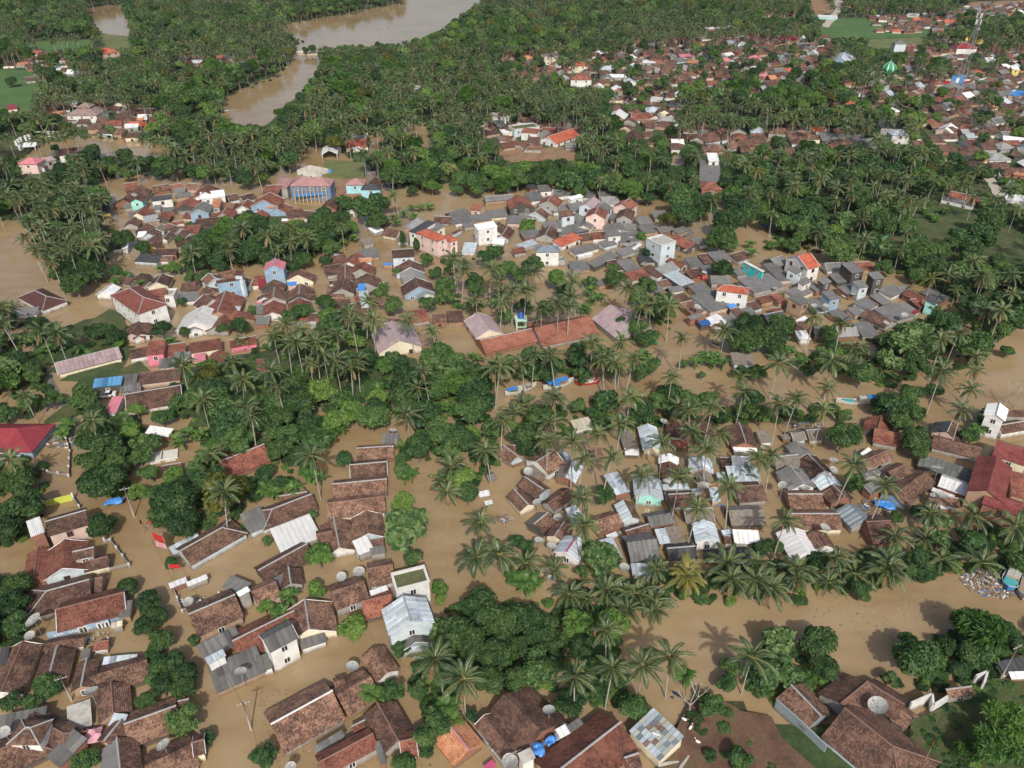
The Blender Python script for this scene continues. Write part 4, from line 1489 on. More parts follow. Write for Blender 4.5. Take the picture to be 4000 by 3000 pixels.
    roofpoly(root, [p0, p1, p2, p3, (x0, -S / 2, 0), (x1, -S / 2, 0)])
    finish(root, mat, label, pxs)
    return root

# ------------------------------------------------------------------ the survey of the photograph
BTREES, PALMS, BANANAS, DISHES, POLES, BARE, CYPRESS = [], [], [], [], [], [], []
def read_survey():
    c = r = 0
    for ln in DATA.strip().splitlines():
        ln = ln.strip()
        if not ln: continue
        if ln[0] == '@':
            r, c = (int(x) for x in ln[1:].split()); continue
        label = None
        if '|' in ln:
            ln, label = (x.strip() for x in ln.split('|'))
        tk = ln.split()
        k = tk[0]
        if k in ('G', 'H', 'A', 'B', 'M', 'F'):
            v = [float(x) for x in tk[1:8]]
            if 2.5 <= v[6] <= 3.6: v[6] = (1.45 + (v[6] - 2.5) * 0.6) if r > 0 else 2.0 + (v[6] - 2.5) * 0.5
            mat = tk[8]
            opts = dict(t.split('=') for t in tk[9:])
            a, b_, e = tp(c, r, v[0], v[1]), tp(c, r, v[2], v[3]), tp(c, r, v[4], v[5])
            if k in 'GHAB': gable_house(a, b_, e, v[6], mat, k, opts, label)
            else: shed_house(a, b_, e, v[6], mat, opts, label, flat=(k == 'F'))
        elif k[0] == 'B' and len(k) == 2:
            nums = [float(x) for x in ' '.join(tk[1:]).replace(',', ' ').split()]
            for i in range(0, len(nums) - 2, 3):
                BTREES.append((k[1], *tp(c, r, nums[i], nums[i + 1]), nums[i + 2] * 4.5208))
        elif k == 'D' or k == 'U':
            nums = [float(x) for x in ' '.join(tk[1:]).replace(',', ' ').split()]
            for i in range(0, len(nums) - 2, 3):
                (DISHES if k == 'D' else POLES).append((*tp(c, r, nums[i], nums[i + 1]), nums[i + 2]))
        elif k in 'PQYNXZS':
            nums = [float(x) for x in tk[1:]]
            for i in range(0, len(nums) - 1, 2):
                p = tp(c, r, nums[i], nums[i + 1])
                if k in 'PQYS': PALMS.append((k, *p))
                elif k == 'N': BANANAS.append(p)
                elif k == 'X': BARE.append(p)
                else: CYPRESS.append(p)
read_survey()
# ------------------------------------------------------------------ outlines in the photograph (2212 px wide), turned into places
GW, GH = 500, 375
def raster(polys):
    g = np.zeros((GH, GW), bool)
    ys, xs = np.mgrid[0:GH, 0:GW]
    xs = xs + 0.5; ys = ys + 0.5
    for P in polys:
        P = np.array(P, float)
        x0, y0 = np.floor(P.min(0)).astype(int); x1, y1 = np.ceil(P.max(0)).astype(int)
        x0, y0 = max(x0, 0), max(y0, 0); x1, y1 = min(x1 + 1, GW), min(y1 + 1, GH)
        if x1 <= x0 or y1 <= y0: continue
        X, Y = xs[y0:y1, x0:x1], ys[y0:y1, x0:x1]
        ins = np.zeros(X.shape, bool)
        n = len(P)
        for i in range(n):
            ax, ay = P[i]; bx, by = P[(i + 1) % n]
            if ay == by: continue
            cond = (ay > Y) != (by > Y)
            ins ^= cond & (X < (bx - ax) * (Y - ay) / (by - ay) + ax)
        g[y0:y1, x0:x1] |= ins
    return g
def fp(P): return [(x * 1.8083 / 8, y * 1.8083 / 8) for x, y in P]
WATER = [[(600,55),(630,50),(760,30),(850,10),(900,-5),(1050,-5),(1000,30),(960,60),(900,85),(860,98),(700,100),(650,90)],
 [(640,95),(690,95),(690,140),(650,200),(610,230),(570,275),(540,270),(478,265),(480,220),(500,200),(600,165),(640,120)],
 [(60,330),(90,310),(170,295),(260,300),(380,315),(350,340),(250,342),(200,335),(110,332),(60,375),(30,350)],
 [(0,490),(30,490),(65,530),(85,580),(105,610),(60,645),(30,655),(0,655)],
 [(215,425),(262,400),(275,470),(300,520),(330,560),(250,590),(235,575),(250,530)],
 [(120,690),(150,655),(190,630),(235,600),(250,640),(180,690),(130,710)],
 [(790,500),(870,500),(880,560),(860,640),(830,620),(820,540),(740,545),(745,525)],
 [(535,600),(562,600),(555,730),(538,730)],[(683,585),(712,585),(718,660),(690,640)],[(370,650),(405,640),(405,720),(372,730)],
 [(930,690),(1010,700),(1040,775),(930,750)],[(1290,710),(1420,750),(1600,780),(1585,850),(1340,830),(1330,770)],
 [(1060,850),(1110,830),(1300,795),(1590,790),(1600,850),(1420,850),(1280,850),(1100,905)],
 [(700,960),(760,930),(830,900),(905,900),(890,935),(760,965),(720,985)],[(640,1030),(735,960),(740,1010),(700,1060),(620,1060)],
 [(880,1050),(925,1000),(950,1090),(1000,1130),(985,1180),(1045,1260),(1180,1285),(950,1305),(925,1230),(930,1120)],
 [(1370,1360),(1460,1315),(1700,1305),(1860,1265),(2230,1235),(2230,1340),(2100,1335),(1950,1385),(1900,1450),(1820,1450),(1800,1400),(1640,1350),(1560,1440),(1400,1500)],
 [(2125,780),(2230,690),(2230,870),(2140,875)],[(1880,840),(2090,790),(2110,830),(2000,850)],[(1400,850),(1700,840),(1900,835),(1890,870),(1650,880)],
 [(280,1100),(330,1165),(400,1330),(430,1480),(560,1670),(440,1670),(425,1560),(380,1400),(300,1250),(250,1160)],
 [(100,1000),(170,880),(160,1080),(280,1090),(300,1140),(240,1170),(200,1110),(100,1090)],[(860,270),(940,270),(940,310),(920,320)],[(800,290),(822,290),(818,335),(800,330)],
 [(1450,330),(1490,330),(1480,360),(1445,360)],[(1590,300),(1700,275),(1660,300),(1600,340)],[(1000,560),(1200,545),(1230,620),(1160,680),(1080,670),(1000,640),(960,620)],[(1600,470),(1660,480),(1650,520),(1610,505)],
 [(1460,540),(1650,540),(1800,545),(1890,560),(1780,575),(1540,560)],[(1560,700),(1640,740),(1840,725),(1890,740),(1700,770),(1580,790)],
 [(180,18),(262,10),(290,75),(250,82),(215,62)],[(0,1190),(55,1165),(60,1240),(0,1245)]]
FIELDS = [('rice_green', [(0,152),(60,152),(85,165),(75,200),(60,240),(-40,245),(-40,152)]), ('rice_green', [(40,92),(130,88),(200,85),(205,105),(90,115),(40,108)]),
 ('field_dull', [(212,72),(275,78),(285,102),(235,108),(210,100)]), ('field_dull', [(350,78),(380,82),(370,92),(345,88)]), ('rice_green', [(230,205),(270,205),(262,222),(232,222)]),
 ('field_dull', [(1880,85),(1990,80),(2000,98),(1870,108)]), ('rice_green', [(1800,40),(2010,42),(2060,60),(1990,78),(1870,84),(1760,80)]), ('grass_rough', [(0,305),(60,300),(90,300),(60,330),(20,345),(-20,340)]),
 ('dry_soil', [(1745,-4),(1785,-4),(1800,25),(1760,35)]), ('dry_soil', [(2070,5),(2230,0),(2230,18),(2085,25)]), ('dry_soil', [(1060,322),(1240,318),(1245,345),(1100,350)]),
 ('grass_rough', [(200,690),(235,668),(262,672),(275,705),(215,730),(165,745),(150,735)]), ('grass_rough', [(255,800),(300,780),(325,800),(270,825),(225,835)]), ('grass_rough', [(95,910),(150,870),(180,868),(170,890),(150,900)]),
 ('wet_soil', [(1452,1592),(1486,1518),(1540,1500),(1600,1535),(1665,1548),(1690,1590),(1760,1660),(1770,1700),(1390,1700),(1440,1640)]), ('grass_rough', [(1970,1560),(2040,1530),(2110,1470),(2240,1450),(2240,1720),(1950,1720)]),
 ('dry_soil', [(690,390),(800,385),(815,410),(760,425),(690,412)]), ('field_dull', [(700,345),(790,350),(785,385),(700,380)]), ('grass_rough', [(835,760),(900,775),(905,800),(850,800)]),
 ('grass_rough', [(1980,270),(2010,270),(2100,330),(2050,340)]), ('grass_rough', [(1860,485),(2100,460),(2212,520),(2212,560),(1960,530)]), ('dry_soil', [(1075,120),(1100,115),(1110,130),(1080,140)])]
ROADS = [('road_grey', [(88,800),(108,800),(130,850),(160,880),(168,905),(160,960),(145,930),(140,890),(110,850)]), ('path_pale', [(1790,60),(1802,45),(1822,10),(1818,-5),(1800,-5),(1805,20),(1785,45),(1770,55)]),
 ('path_pale', [(2120,370),(2150,385),(2170,415),(2230,440),(2230,460),(2150,425),(2130,400)]), ('road_grey', [(790,345),(802,345),(805,380),(840,400),(850,412),(835,408),(800,390),(785,375)]),
 ('path_pale', [(640,108),(690,108),(695,116),(640,116)])]
LAND = [[(-200,-200),(2400,-200),(2400,620),(2212,600),(1950,530),(1690,480),(1600,420),(1400,430),(1200,420),(1000,400),(900,400),(820,395),(690,300),(640,350),(560,400),(380,370),(200,385),(0,340),(-200,340)],
 [(-200,345),(200,375),(230,440),(240,540),(165,615),(110,600),(70,520),(60,480),(-200,470)],
 [(400,470),(740,450),(780,530),(560,575),(380,565)],[(120,700),(280,670),(300,830),(180,870),(60,760)],
 [(430,780),(650,740),(820,700),(900,790),(1050,800),(1060,850),(900,860),(700,870),(690,900),(600,940),(420,930),(300,860)],
 [(1660,490),(2400,470),(2400,690),(2150,750),(2040,640),(1900,570),(1780,540)],[(1440,1600),(1486,1515),(1540,1500),(1640,1535),(1700,1540),(1960,1560),(2040,1530),(2110,1465),(2400,1440),(2400,1800),(1380,1800)],
 [(150,880),(250,870),(320,900),(330,980),(200,990)]]
VEG = [  # outline, share of palms, spacing in metres, size
 ([(-400,-300),(2600,-300),(2600,650),(2150,720),(2040,640),(1900,560),(1780,545),(1650,500),(1600,430),(1400,430),(1200,410),(1000,405),(900,410),(820,395),(700,300),(640,350),(560,395),(380,380),(200,385),(0,345),(-400,350)], 0.42, 6.2, 1.0),
 ([(-300,340),(40,335),(200,362),(238,440),(238,550),(168,622),(120,610),(95,560),(60,485),(-300,470)], 0.85, 5.5, 1.0),
 ([(385,560),(430,480),(540,455),(640,470),(740,440),(790,530),(700,540),(620,580),(560,570),(500,560),(420,590)], 0.25, 5.0, 0.85),
 ([(-100,660),(30,690),(110,690),(240,720),(280,740),(260,755),(120,790),(100,850),(60,900),(-100,900)], 0.35, 6.0, 0.8),
 ([(400,780),(560,750),(700,690),(815,690),(825,770),(900,780),(1040,790),(1085,840),(1050,880),(900,880),(700,890),(680,930),(715,980),(640,1040),(520,1040),(430,990),(400,900),(330,860)], 0.07, 4.6, 0.85),
 ([(165,880),(260,880),(330,950),(280,1000),(300,1080),(200,1080),(170,960)], 0.05, 5.0, 0.9),
 ([(320,1010),(560,1030),(600,1060),(540,1090),(530,1130),(380,1150),(320,1090)], 0.05, 5.0, 0.8),
 ([(950,560),(1180,545),(1210,640),(1000,670),(960,640)], 0.12, 8.0, 0.55),
 ([(1270,735),(1330,720),(1400,720),(1430,800),(1300,800),(1060,825),(1060,775),(1200,760)], 0.2, 6.0, 0.65),
 ([(1430,600),(1480,640),(1440,720),(1380,690),(1370,600)], 0.4, 6.5, 0.7),
 ([(840,900),(940,870),(1060,900),(1080,930),(1080,1000),(1040,1080),(985,1080),(960,1000),(850,1000)], 0.1, 5.2, 0.8),
 ([(1080,905),(1250,865),(1450,855),(1600,865),(1850,870),(1850,900),(1500,925),(1250,930),(1130,950)], 0.15, 5.5, 0.65),
 ([(1580,720),(1640,690),(1720,700),(1800,700),(1980,680),(2130,700),(2130,780),(2080,830),(1900,830),(1750,790)], 0.12, 5.5, 0.85),
 ([(1640,500),(2500,460),(2500,700),(2140,750),(2050,640),(1900,560),(1780,560),(1650,540)], 0.15, 5.8, 1.0),
 ([(-100,960),(100,1000),(100,1080),(60,1165),(-100,1180)], 0.05, 5.0, 0.9), ([(-100,1240),(60,1260),(70,1340),(40,1390),(-100,1390)], 0.05, 5.0, 0.8),
 ([(950,1310),(1180,1300),(1250,1250),(1350,1280),(1330,1340),(1330,1440),(1360,1520),(1250,1510),(1180,1480),(1100,1480),(980,1440),(950,1370)], 0.0, 5.0, 0.75),
 ([(1190,1275),(1500,1230),(1900,1180),(2212,1110),(2300,1230),(2050,1240),(1700,1290),(1450,1300),(1250,1290)], 0.15, 6.0, 0.5),
 ([(1670,1350),(1790,1360),(1800,1470),(1700,1510),(1620,1490)], 0.0, 5.5, 0.7), ([(1990,1380),(2180,1320),(2260,1400),(2130,1460),(2000,1500),(1910,1470)], 0.0, 5.5, 0.8),
 ([(2100,1560),(2260,1480),(2260,1700),(2090,1700)], 0.0, 6.0, 0.8), ([(880,1410),(980,1410),(1000,1540),(940,1555),(890,1500)], 0.05, 5.0, 0.7)]
TOWN = [[(1210,165),(1250,140),(1380,85),(1600,72),(1790,75),(1800,110),(1750,170),(1640,195),(1500,200),(1450,280),(1560,270),(1790,310),(1770,325),(1540,332),(1330,300),(1320,210),(1340,195),(1230,190)],
 [(1090,112),(1200,108),(1235,150),(1150,168),(1100,150)],[(1700,150),(1760,200),(1790,215),(1900,165),(1790,210)],
 [(1740,205),(1800,215),(1940,165),(2070,150),(2240,110),(2240,400),(2150,385),(2060,330),(1950,300),(2050,280),(1960,240),(1850,235)],[(1560,285),(1700,262),(1800,270),(1900,310),(1700,322)],
 [(1040,262),(1130,245),(1250,270),(1250,310),(1150,322),(1050,292)],[(30,125),(90,108),(150,125),(160,160),(60,150)],[(90,225),(180,215),(330,230),(330,290),(240,285),(110,250)],
 [(378,118),(560,118),(550,138),(390,135)],[(1650,28),(1740,30),(1730,50),(1650,48)],[(1990,30),(2230,0),(2230,30),(2050,45)],[(1880,30),(2100,50),(2080,70),(1900,65)],[(1930,100),(2230,90),(2230,115),(1960,150)],
 [(2040,420),(2140,410),(2140,440),(2050,440)],[(1330,92),(1290,120),(1260,125),(1300,95)]]
gW = raster([fp(p) for p in WATER])
gL = raster([fp(p) for p in LAND]) & ~gW
gF = raster([fp(p) for _, p in FIELDS]) | raster([fp(p) for _, p in ROADS])
gT = raster([fp(p) for p in TOWN])

def look(g, px, py):
    i = int(min(max(px / 8, 0), GW - 1)); j = int(min(max(py / 8, 0), GH - 1))
    return g[j, i]

# ------------------------------------------------------------------ far town houses
gH0 = raster([[(x / 8, y / 8) for x, y in P] for P in ROOFPOLY])
n_expl = {}
for o in COL.objects:
    if o.parent is None and o.name.split('.')[0] in DESC.values() or o.name.split('.')[0] in set(KIND.values()):
        n_expl[o.name.split('.')[0]] = n_expl.get(o.name.split('.')[0], 0) + 1
far_list = []
yy = 150.0
trials = []
for t in range(16000):
    y = random.uniform(330, 900)
    hw = y * 0.72
    x = random.uniform(-hw, hw)
    p = proj((x, y, 3))
    if not (-60 < p[0] < 4060 and -40 < p[1] < 900): continue
    if not look(gT, p[0], p[1]) or look(gH0, p[0], p[1]): continue
    if any((x - a) ** 2 + (y - b_) ** 2 < 7.6 ** 2 for a, b_ in trials): continue
    trials.append((x, y))
trials.sort(key=lambda q: q[1])
# small dwellings packed between the surveyed ones in the flooded quarters
KAMPONG = [([(255,405),(330,400),(480,400),(560,440),(700,460),(640,475),(520,450),(430,490),(400,530),(300,520),(280,460)], 't'), ([(1060,440),(1150,400),(1300,410),(1390,440),(1510,510),(1480,545),(1270,560),(1230,520),(1180,520),(1040,480),(880,500),(960,460)], 'g'),
 ([(1220,570),(1320,550),(1500,545),(1700,550),(1860,570),(1930,610),(2050,640),(2000,680),(1830,730),(1700,700),(1480,680),(1440,640),(1330,600)], 'g'), ([(405,600),(480,590),(530,600),(525,700),(440,715),(400,700)], 't'), ([(562,600),(683,590),(683,690),(562,690)], 't'), ([(715,560),(800,545),(825,600),(830,670),(720,670)], 't')]
def overlap(px, py, w, h):
    n = 0
    for i in range(5):
        for j in range(4):
            n += bool(look(gH0, px - w / 2 + w * i / 4, py - h / 2 + h * j / 3))
    return n
nk = 0
for P, mk in KAMPONG:
    gk = raster([fp(P)])
    b0 = np.array([(x * 1.8083, y * 1.8083) for x, y in P]); lo, hi = b0.min(0), b0.max(0)
    done = []
    for t in range(700):
        X, Y = random.uniform(lo[0], hi[0]), random.uniform(lo[1], hi[1])
        if not look(gk, X, Y) or look(gW, X, Y): continue
        p = unproj(X, Y, 2.0); sc = proj(p)[2]
        w, h = 6.5 * sc, 3.4 * sc
        if overlap(X, Y, w, h) > 5 or any(abs(X - a) < w * 0.85 and abs(Y - b_) < h * 0.9 for a, b_ in done): continue
        done.append((X, Y)); nk += 1
        mat = random.choice(['g', 'g', 'g', 'g', 'g', 'g', 'g2', 't', 'k'] if mk == 'g' else ['t', 't', 't', 'b', 'r', 'g'])
        ww = random.uniform(0.75, 1.15); tl = random.uniform(-0.25, 0.12)
        if random.random() < 0.5:
            gable_house((X - w * .45 * ww, Y - h * .3 - w * .45 * tl), (X + w * .45 * ww, Y - h * .3 + w * .45 * tl), (X, Y + h * .45), random.uniform(1.3, 2.2), mat, 'G')
        else:
            shed_house((X - w * .5 * ww, Y - h * .45 - w * .5 * tl), (X + w * .5 * ww, Y - h * .45 + w * .5 * tl), (X - w * .5 * ww + h * .3, Y + h * .45 - w * .5 * tl), random.uniform(1.3, 2.2), mat)
print('infill houses', nk)
n_expl = {}
for o in COL.objects:
    if o.parent is None and o.name.split('.')[0] in set(KIND.values()):
        n_expl[o.name.split('.')[0]] = n_expl.get(o.name.split('.')[0], 0) + 1
far_mesh = {}
def far_house(x, y):
    base = 0.15 if x > 60 else -0.1
    rz = base + random.choice((0, 0, 0, math.pi / 2)) + random.uniform(-0.25, 0.25) + 0.3 * math.sin(x * 0.012 + y * 0.01)
    L = random.uniform(4, 8.5); s = random.uniform(3.0, 4.3); eave = random.uniform(1.9, 2.6)
    mat = random.choices(['t', 'b', 'r', 'g', 'w', 'o', 'O', 'z', 'g2', 'P', 'm'], [62, 11, 8, 9, 2.5, 1.2, 1, 2, 2, 0.6, 2])[0]
    kind = random.choices('GHBA', [60, 20, 10, 10])[0]
    ax = Vector((math.cos(rz), math.sin(rz), 0)); pr = Vector((-ax.y, ax.x, 0))
    mid = Vector((x, y, 0)); zr = eave + s * 0.5
    if kind != 'G': L = max(1.0, L - s * (2 if kind == 'H' else 1) + 3)
    nm = KIND[mat]
    if n_expl.get(nm, 0) < 292:
        n_expl[nm] = n_expl.get(nm, 0) + 1
        a = mid - ax * L / 2 + Vector((0, 0, zr)); b_ = mid + ax * L / 2 + Vector((0, 0, zr))
        e = mid - pr * s + Vector((0, 0, eave))
        gable_house(proj(a)[:2], proj(b_)[:2], proj(e)[:2], eave, mat, kind)
    else:
        far_mesh.setdefault(nm, []).append((mid, ax, pr, L, s, eave, zr, mat, kind))
        P = [mid + ax * sx * (L / 2) + pr * sy * s + Vector((0, 0, eave)) for sx, sy in ((-1, -1), (1, -1), (1, 1), (-1, 1))]
        ROOFPOLY.append([proj(q)[:2] for q in P])
for x, y in trials: far_house(x, y)
for nm, L_ in far_mesh.items():
    V, F, UV, FM, mats = [], [], [], [], []
    def mi(m):
        if m not in mats: mats.append(m)
        return mats.index(m)
    for mid, ax, pr, L, s, eave, zr, mat, kind in L_:
        h0, h1 = kind in 'HA', kind in 'HB'
        def pt(u, v, z): return mid + ax * u + pr * v + Vector((0, 0, z))
        e0, e1 = -L / 2 - (s if h0 else 0), L / 2 + (s if h1 else 0)
        n = len(V)
        V += [pt(e0, -s, eave), pt(e1, -s, eave), pt(e1, s, eave), pt(e0, s, eave), pt(-L / 2, 0, zr), pt(L / 2, 0, zr)]
        uo = random.uniform(0, 50)
        UV += [(e0 + uo, 0), (e1 + uo, 0), (e1 + uo, 0), (e0 + uo, 0), (-L / 2 + uo, s * 1.1), (L / 2 + uo, s * 1.1)]
        F += [(n, n + 1, n + 5, n + 4), (n + 2, n + 3, n + 4, n + 5)]; k = mi(RM[mat]); FM += [k, k]
        wm = mi('wall_' + random.choice(DEFW))
        F += [(n + 1, n + 2, n + 5), (n + 3, n, n + 4)]; FM += [k if h1 else wm, k if h0 else wm]
        n = len(V)
        i_ = 0.3
        V += [pt(u, v, z) for z in (-1, eave) for u, v in ((e0 + i_, -s + i_), (e1 - i_, -s + i_), (e1 - i_, s - i_), (e0 + i_, s - i_))]
        UV += [(0, 0)] * 8
        F += [(n, n + 1, n + 5, n + 4), (n + 1, n + 2, n + 6, n + 5), (n + 2, n + 3, n + 7, n + 6), (n + 3, n, n + 4, n + 7)]; FM += [wm] * 4
    o = link('distant_' + nm + 's', mesh('distant_houses', V, F, None, UV, mats=mats, fmat=FM))
    o['kind'] = 'stuff'; o['label'] = 'farthest small ' + {'tiled_house': 'brown tiled', 'sheet_roof_house': 'grey sheet', 'tin_roof_house': 'pale'}.get(nm, 'brown') + ' roofs packed at the back of the town'
gH = raster([[(x / 8, y / 8) for x, y in P] for P in ROOFPOLY])

# ------------------------------------------------------------------ water, ground, fields
def grid_axis(lo, hi, step, far):
    a = list(np.arange(lo, hi + step, step))
    s = step
    while a[-1] < far: s *= 1.5; a.append(a[-1] + s)
    s = step
    while a[0] > -far: s *= 1.5; a.insert(0, a[0] - s)
    return np.array(a)
V, F = [], []
for i, xx in enumerate((-6000, -600, -200, 0, 200, 600, 6000)):
    for j, y2 in enumerate((-2000, 0, 200, 500, 1000, 2500, 7000)):
        V.append((xx, y2, 0))
for i in range(6):
    for j in range(6):
        F.append((i * 7 + j, (i + 1) * 7 + j, (i + 1) * 7 + j + 1, i * 7 + j + 1))
wt = link('flood_water', mesh('flood_water', V, F, 'muddy_water'))
wt['kind'] = 'structure'
XS = grid_axis(-640, 640, 5.0, 6000); YS = grid_axis(20, 960, 4.0, 6500)
YS = YS[YS > -2200]
landf = gL.astype(float)
for _ in range(2):
    p = np.pad(landf, 1, mode='edge')
    landf = sum(p[1 + dy:1 + dy + GH, 1 + dx:1 + dx + GW] for dy in (-1, 0, 1) for dx in (-1, 0, 1)) / 9
gx, gy = np.meshgrid(XS, YS, indexing='ij')
dep = gy * cP + CAM_H * sP
dep_ok = dep > 20
dep_ = np.where(dep_ok, dep, 20)
px = (2000 + FPX * gx / dep_) / 8; py = (1500 - FPX * (gy * sP - CAM_H * cP) / dep_) / 8
ii = np.clip(px, 0, GW - 1).astype(int); jj = np.clip(py, 0, GH - 1).astype(int)
lf = landf[jj, ii]
lf = np.where(dep_ok & (py < GH + 60), lf, 0.0)
lf = np.where(py < -15, 1.0, lf)
nz = rng.random(gx.shape) * 0.12
zz = -1.6 + 2.25 * lf + nz
zz = zz + np.clip((gy - 900) / 2500, 0, 1) * 25
n1, n2 = gx.shape
verts = np.stack([gx, gy, zz], -1).reshape(-1, 3)
idx = np.arange(n1 * n2).reshape(n1, n2)
q = np.stack([idx[:-1, :-1], idx[1:, :-1], idx[1:, 1:], idx[:-1, 1:]], -1).reshape(-1, 4)
me = bpy.data.meshes.new('ground')
me.vertices.add(len(verts)); me.vertices.foreach_set('co', verts.ravel().astype(np.float32))
me.loops.add(q.size); me.loops.foreach_set('vertex_index', q.ravel().astype(np.int32))
me.polygons.add(len(q)); me.polygons.foreach_set('loop_start', np.arange(0, q.size, 4, dtype=np.int32)); me.polygons.foreach_set('loop_total', np.full(len(q), 4, dtype=np.int32))
me.materials.append(MATS['ground_soil'])
me.polygons.foreach_set('use_smooth', np.ones(len(q), bool))
me.update(calc_edges=True)
gr = link('ground', me); gr['kind'] = 'structure'
def ground_sheet(name, poly, mat, z, sub=4):
    pts = [full(x, y, z) for x, y in poly]
    bm = bmesh.new()
    # ragged outline
    vs = []
    n = len(pts)
    for i in range(n):
        a, b_ = pts[i], pts[(i + 1) % n]
        k = max(1, min(8, int((b_ - a).length / 4)))
        for t in range(k):
            p = a.lerp(b_, t / k)
            j = min(1.2, (b_ - a).length * 0.05)
            vs.append(bm.verts.new((p.x + random.uniform(-j, j), p.y + random.uniform(-j, j), z)))
    top = bm.faces.new(vs)
    bot = bmesh.ops.extrude_face_region(bm, geom=[top])
    for v in [g for g in bot['geom'] if isinstance(g, bmesh.types.BMVert)]:
        v.co.z -= 2.0
    bmesh.ops.recalc_face_normals(bm, faces=bm.faces)
    me = bpy.data.meshes.new(name); bm.to_mesh(me); bm.free()
    me.materials.append(MATS[mat])
    o = link(name, me); o['kind'] = 'structure'
    return o
NAMEOF = {'rice_green': 'rice_field', 'field_dull': 'rice_field', 'grass_rough': 'grass_field', 'wet_soil': 'terrain', 'dry_soil': 'terrain', 'road_grey': 'road', 'path_pale': 'path'}
for i, (mt, P) in enumerate(FIELDS): ground_sheet(NAMEOF[mt], P, mt, 0.80 + 0.006 * i)
for i, (mt, P) in enumerate(ROADS): ground_sheet(NAMEOF[mt], P, mt, 0.95 + 0.006 * i if mt == 'path_pale' else 0.10 + 0.9 * (P[0][1] < 500))
# ------------------------------------------------------------------ foliage
def crown_mesh(seed, kind):
    """a crown of unit radius made of leaf-sized blades spread through several overlapping clumps"""
    r = np.random.default_rng(seed)
    cfg = {'d': (2600, 0.085, 11, 'leaf_dense'), 'm': (2100, 0.10, 9, 'leaf_mid'), 'b': (1700, 0.115, 8, 'leaf_bright'), 'l': (1000, 0.17, 9, 'leaf_light'),
           'y': (2300, 0.09, 10, 'leaf_olive'), 'f': (2300, 0.10, 8, 'leaf_feather')}[kind]
    n, sz, nb, mat = cfg
    cl = []
    for k in range(nb):
        a = 2 * math.pi * (k / nb) * 1.618 * 2 + r.uniform(-0.4, 0.4); d = math.sqrt(r.uniform(0.02, 1)) * 0.62
        cl.append((d * math.cos(a), d * math.sin(a), r.uniform(-0.15, 0.42) + 0.25 * (0.6 - d), r.uniform(0.30, 0.50)))
    cl = np.array(cl)
    w = cl[:, 3] ** 2; w /= w.sum()
    k = r.choice(nb, n, p=w)
    d = r.normal(size=(n, 3)); d /= np.linalg.norm(d, axis=1)[:, None]
    d[:, 2] = np.where(d[:, 2] < -0.35, -d[:, 2], d[:, 2])
    rad = cl[k, 3] * (1.0 - 0.35 * r.random(n) ** 2.2) * (1 + 0.12 * np.sin(d[:, 0] * 9 + k) * np.sin(d[:, 1] * 8))
    P = cl[k, :3] + d * rad[:, None]
    if kind == 'l':
        keep = r.random(n) < 0.85
        P, d, k = P[keep], d[keep], k[keep]
        n = len(P)
    nrm = d * 0.75 + r.normal(size=(n, 3)) * 0.5 + np.array([0, 0, 0.35]); nrm /= np.linalg.norm(nrm, axis=1)[:, None]
    t = np.cross(nrm, r.normal(size=(n, 3))); t /= np.linalg.norm(t, axis=1)[:, None]
    b_ = np.cross(nrm, t)
    s = sz * r.uniform(0.6, 1.25, n)[:, None]
    asp = {'f': 0.28, 'l': 0.62}.get(kind, 0.55)
    if kind == 'f':
        s = s * 1.7
        t = d * 0.8 + np.array([0.35, 0, -0.45]) + r.normal(size=(n, 3)) * 0.25; t /= np.linalg.norm(t, axis=1)[:, None]
        b_ = np.cross(nrm, t); b_ /= np.linalg.norm(b_, axis=1)[:, None]
    A = P - t * s; C = P + t * s; B = P + b_ * s * asp + nrm * s * 0.12; D = P - b_ * s * asp + nrm * s * 0.12
    V = np.stack([A, B, C, D], 1).reshape(-1, 3)
    I = np.arange(4 * n).reshape(-1, 4)
    F = [tuple(q) for q in I.tolist()]
    me = bpy.data.meshes.new('crown')
    fm = [0] * len(F)
    V = [tuple(v) for v in V]
    if kind != 'l':       # the closed, leafy inside of each clump
        for (cx, cy, cz, cr) in cl:
            bm = bmesh.new(); bmesh.ops.create_icosphere(bm, subdivisions=2, radius=cr * 0.80)
            base = len(V)
            for v in bm.verts:
                q = 1 + 0.14 * math.sin(v.co.x * 23 + cx * 9) * math.sin(v.co.y * 19 + cy * 7) + r.uniform(-0.08, 0.08)
                V.append((cx + v.co.x * q, cy + v.co.y * q, cz + v.co.z * q * 0.9))
            for f in bm.faces: F.append(tuple(base + v.index for v in f.verts))
            bm.free()
    me.from_pydata(V, [], F)
    me.materials.append(MATS[mat])
    me.update()
    return me
def limb_mesh(seed, pale=False, sparse=False):
    """trunk and main limbs below (and inside) a unit crown whose centre is the origin; foot at z = -1"""
    r = random.Random(seed)
    V, F = [], []
    tube([(0, 0, -1.6), (0.03, 0.02, -0.9), (0.0, 0.05, -0.35)], [0.085, 0.065, 0.05], 6, V, F)
    for k in range(6 if sparse else 4):
        a = k * 2 * math.pi / (6 if sparse else 4) + r.uniform(-0.4, 0.4)
        e = r.uniform(0.4, 0.62)
        p0 = (0, 0.05, -0.4); p1 = (math.cos(a) * e * 0.55, math.sin(a) * e * 0.55, -0.05); p2 = (math.cos(a) * e * 1.2, math.sin(a) * e * 1.2, r.uniform(0.25, 0.5))
        tube([p0, p1, p2], [0.035, 0.024, 0.010], 4, V, F, cap=False)
        if sparse:
            for j in range(3):
                b_ = a + r.uniform(-0.9, 0.9)
                tube([p1, (p1[0] + math.cos(b_) * 0.35, p1[1] + math.sin(b_) * 0.35, 0.35 + r.uniform(-0.1, 0.25))], [0.015, 0.006], 3, V, F, cap=False)
    return mesh('trunk', V, F, 'bark_pale' if pale else 'bark', smooth=True)
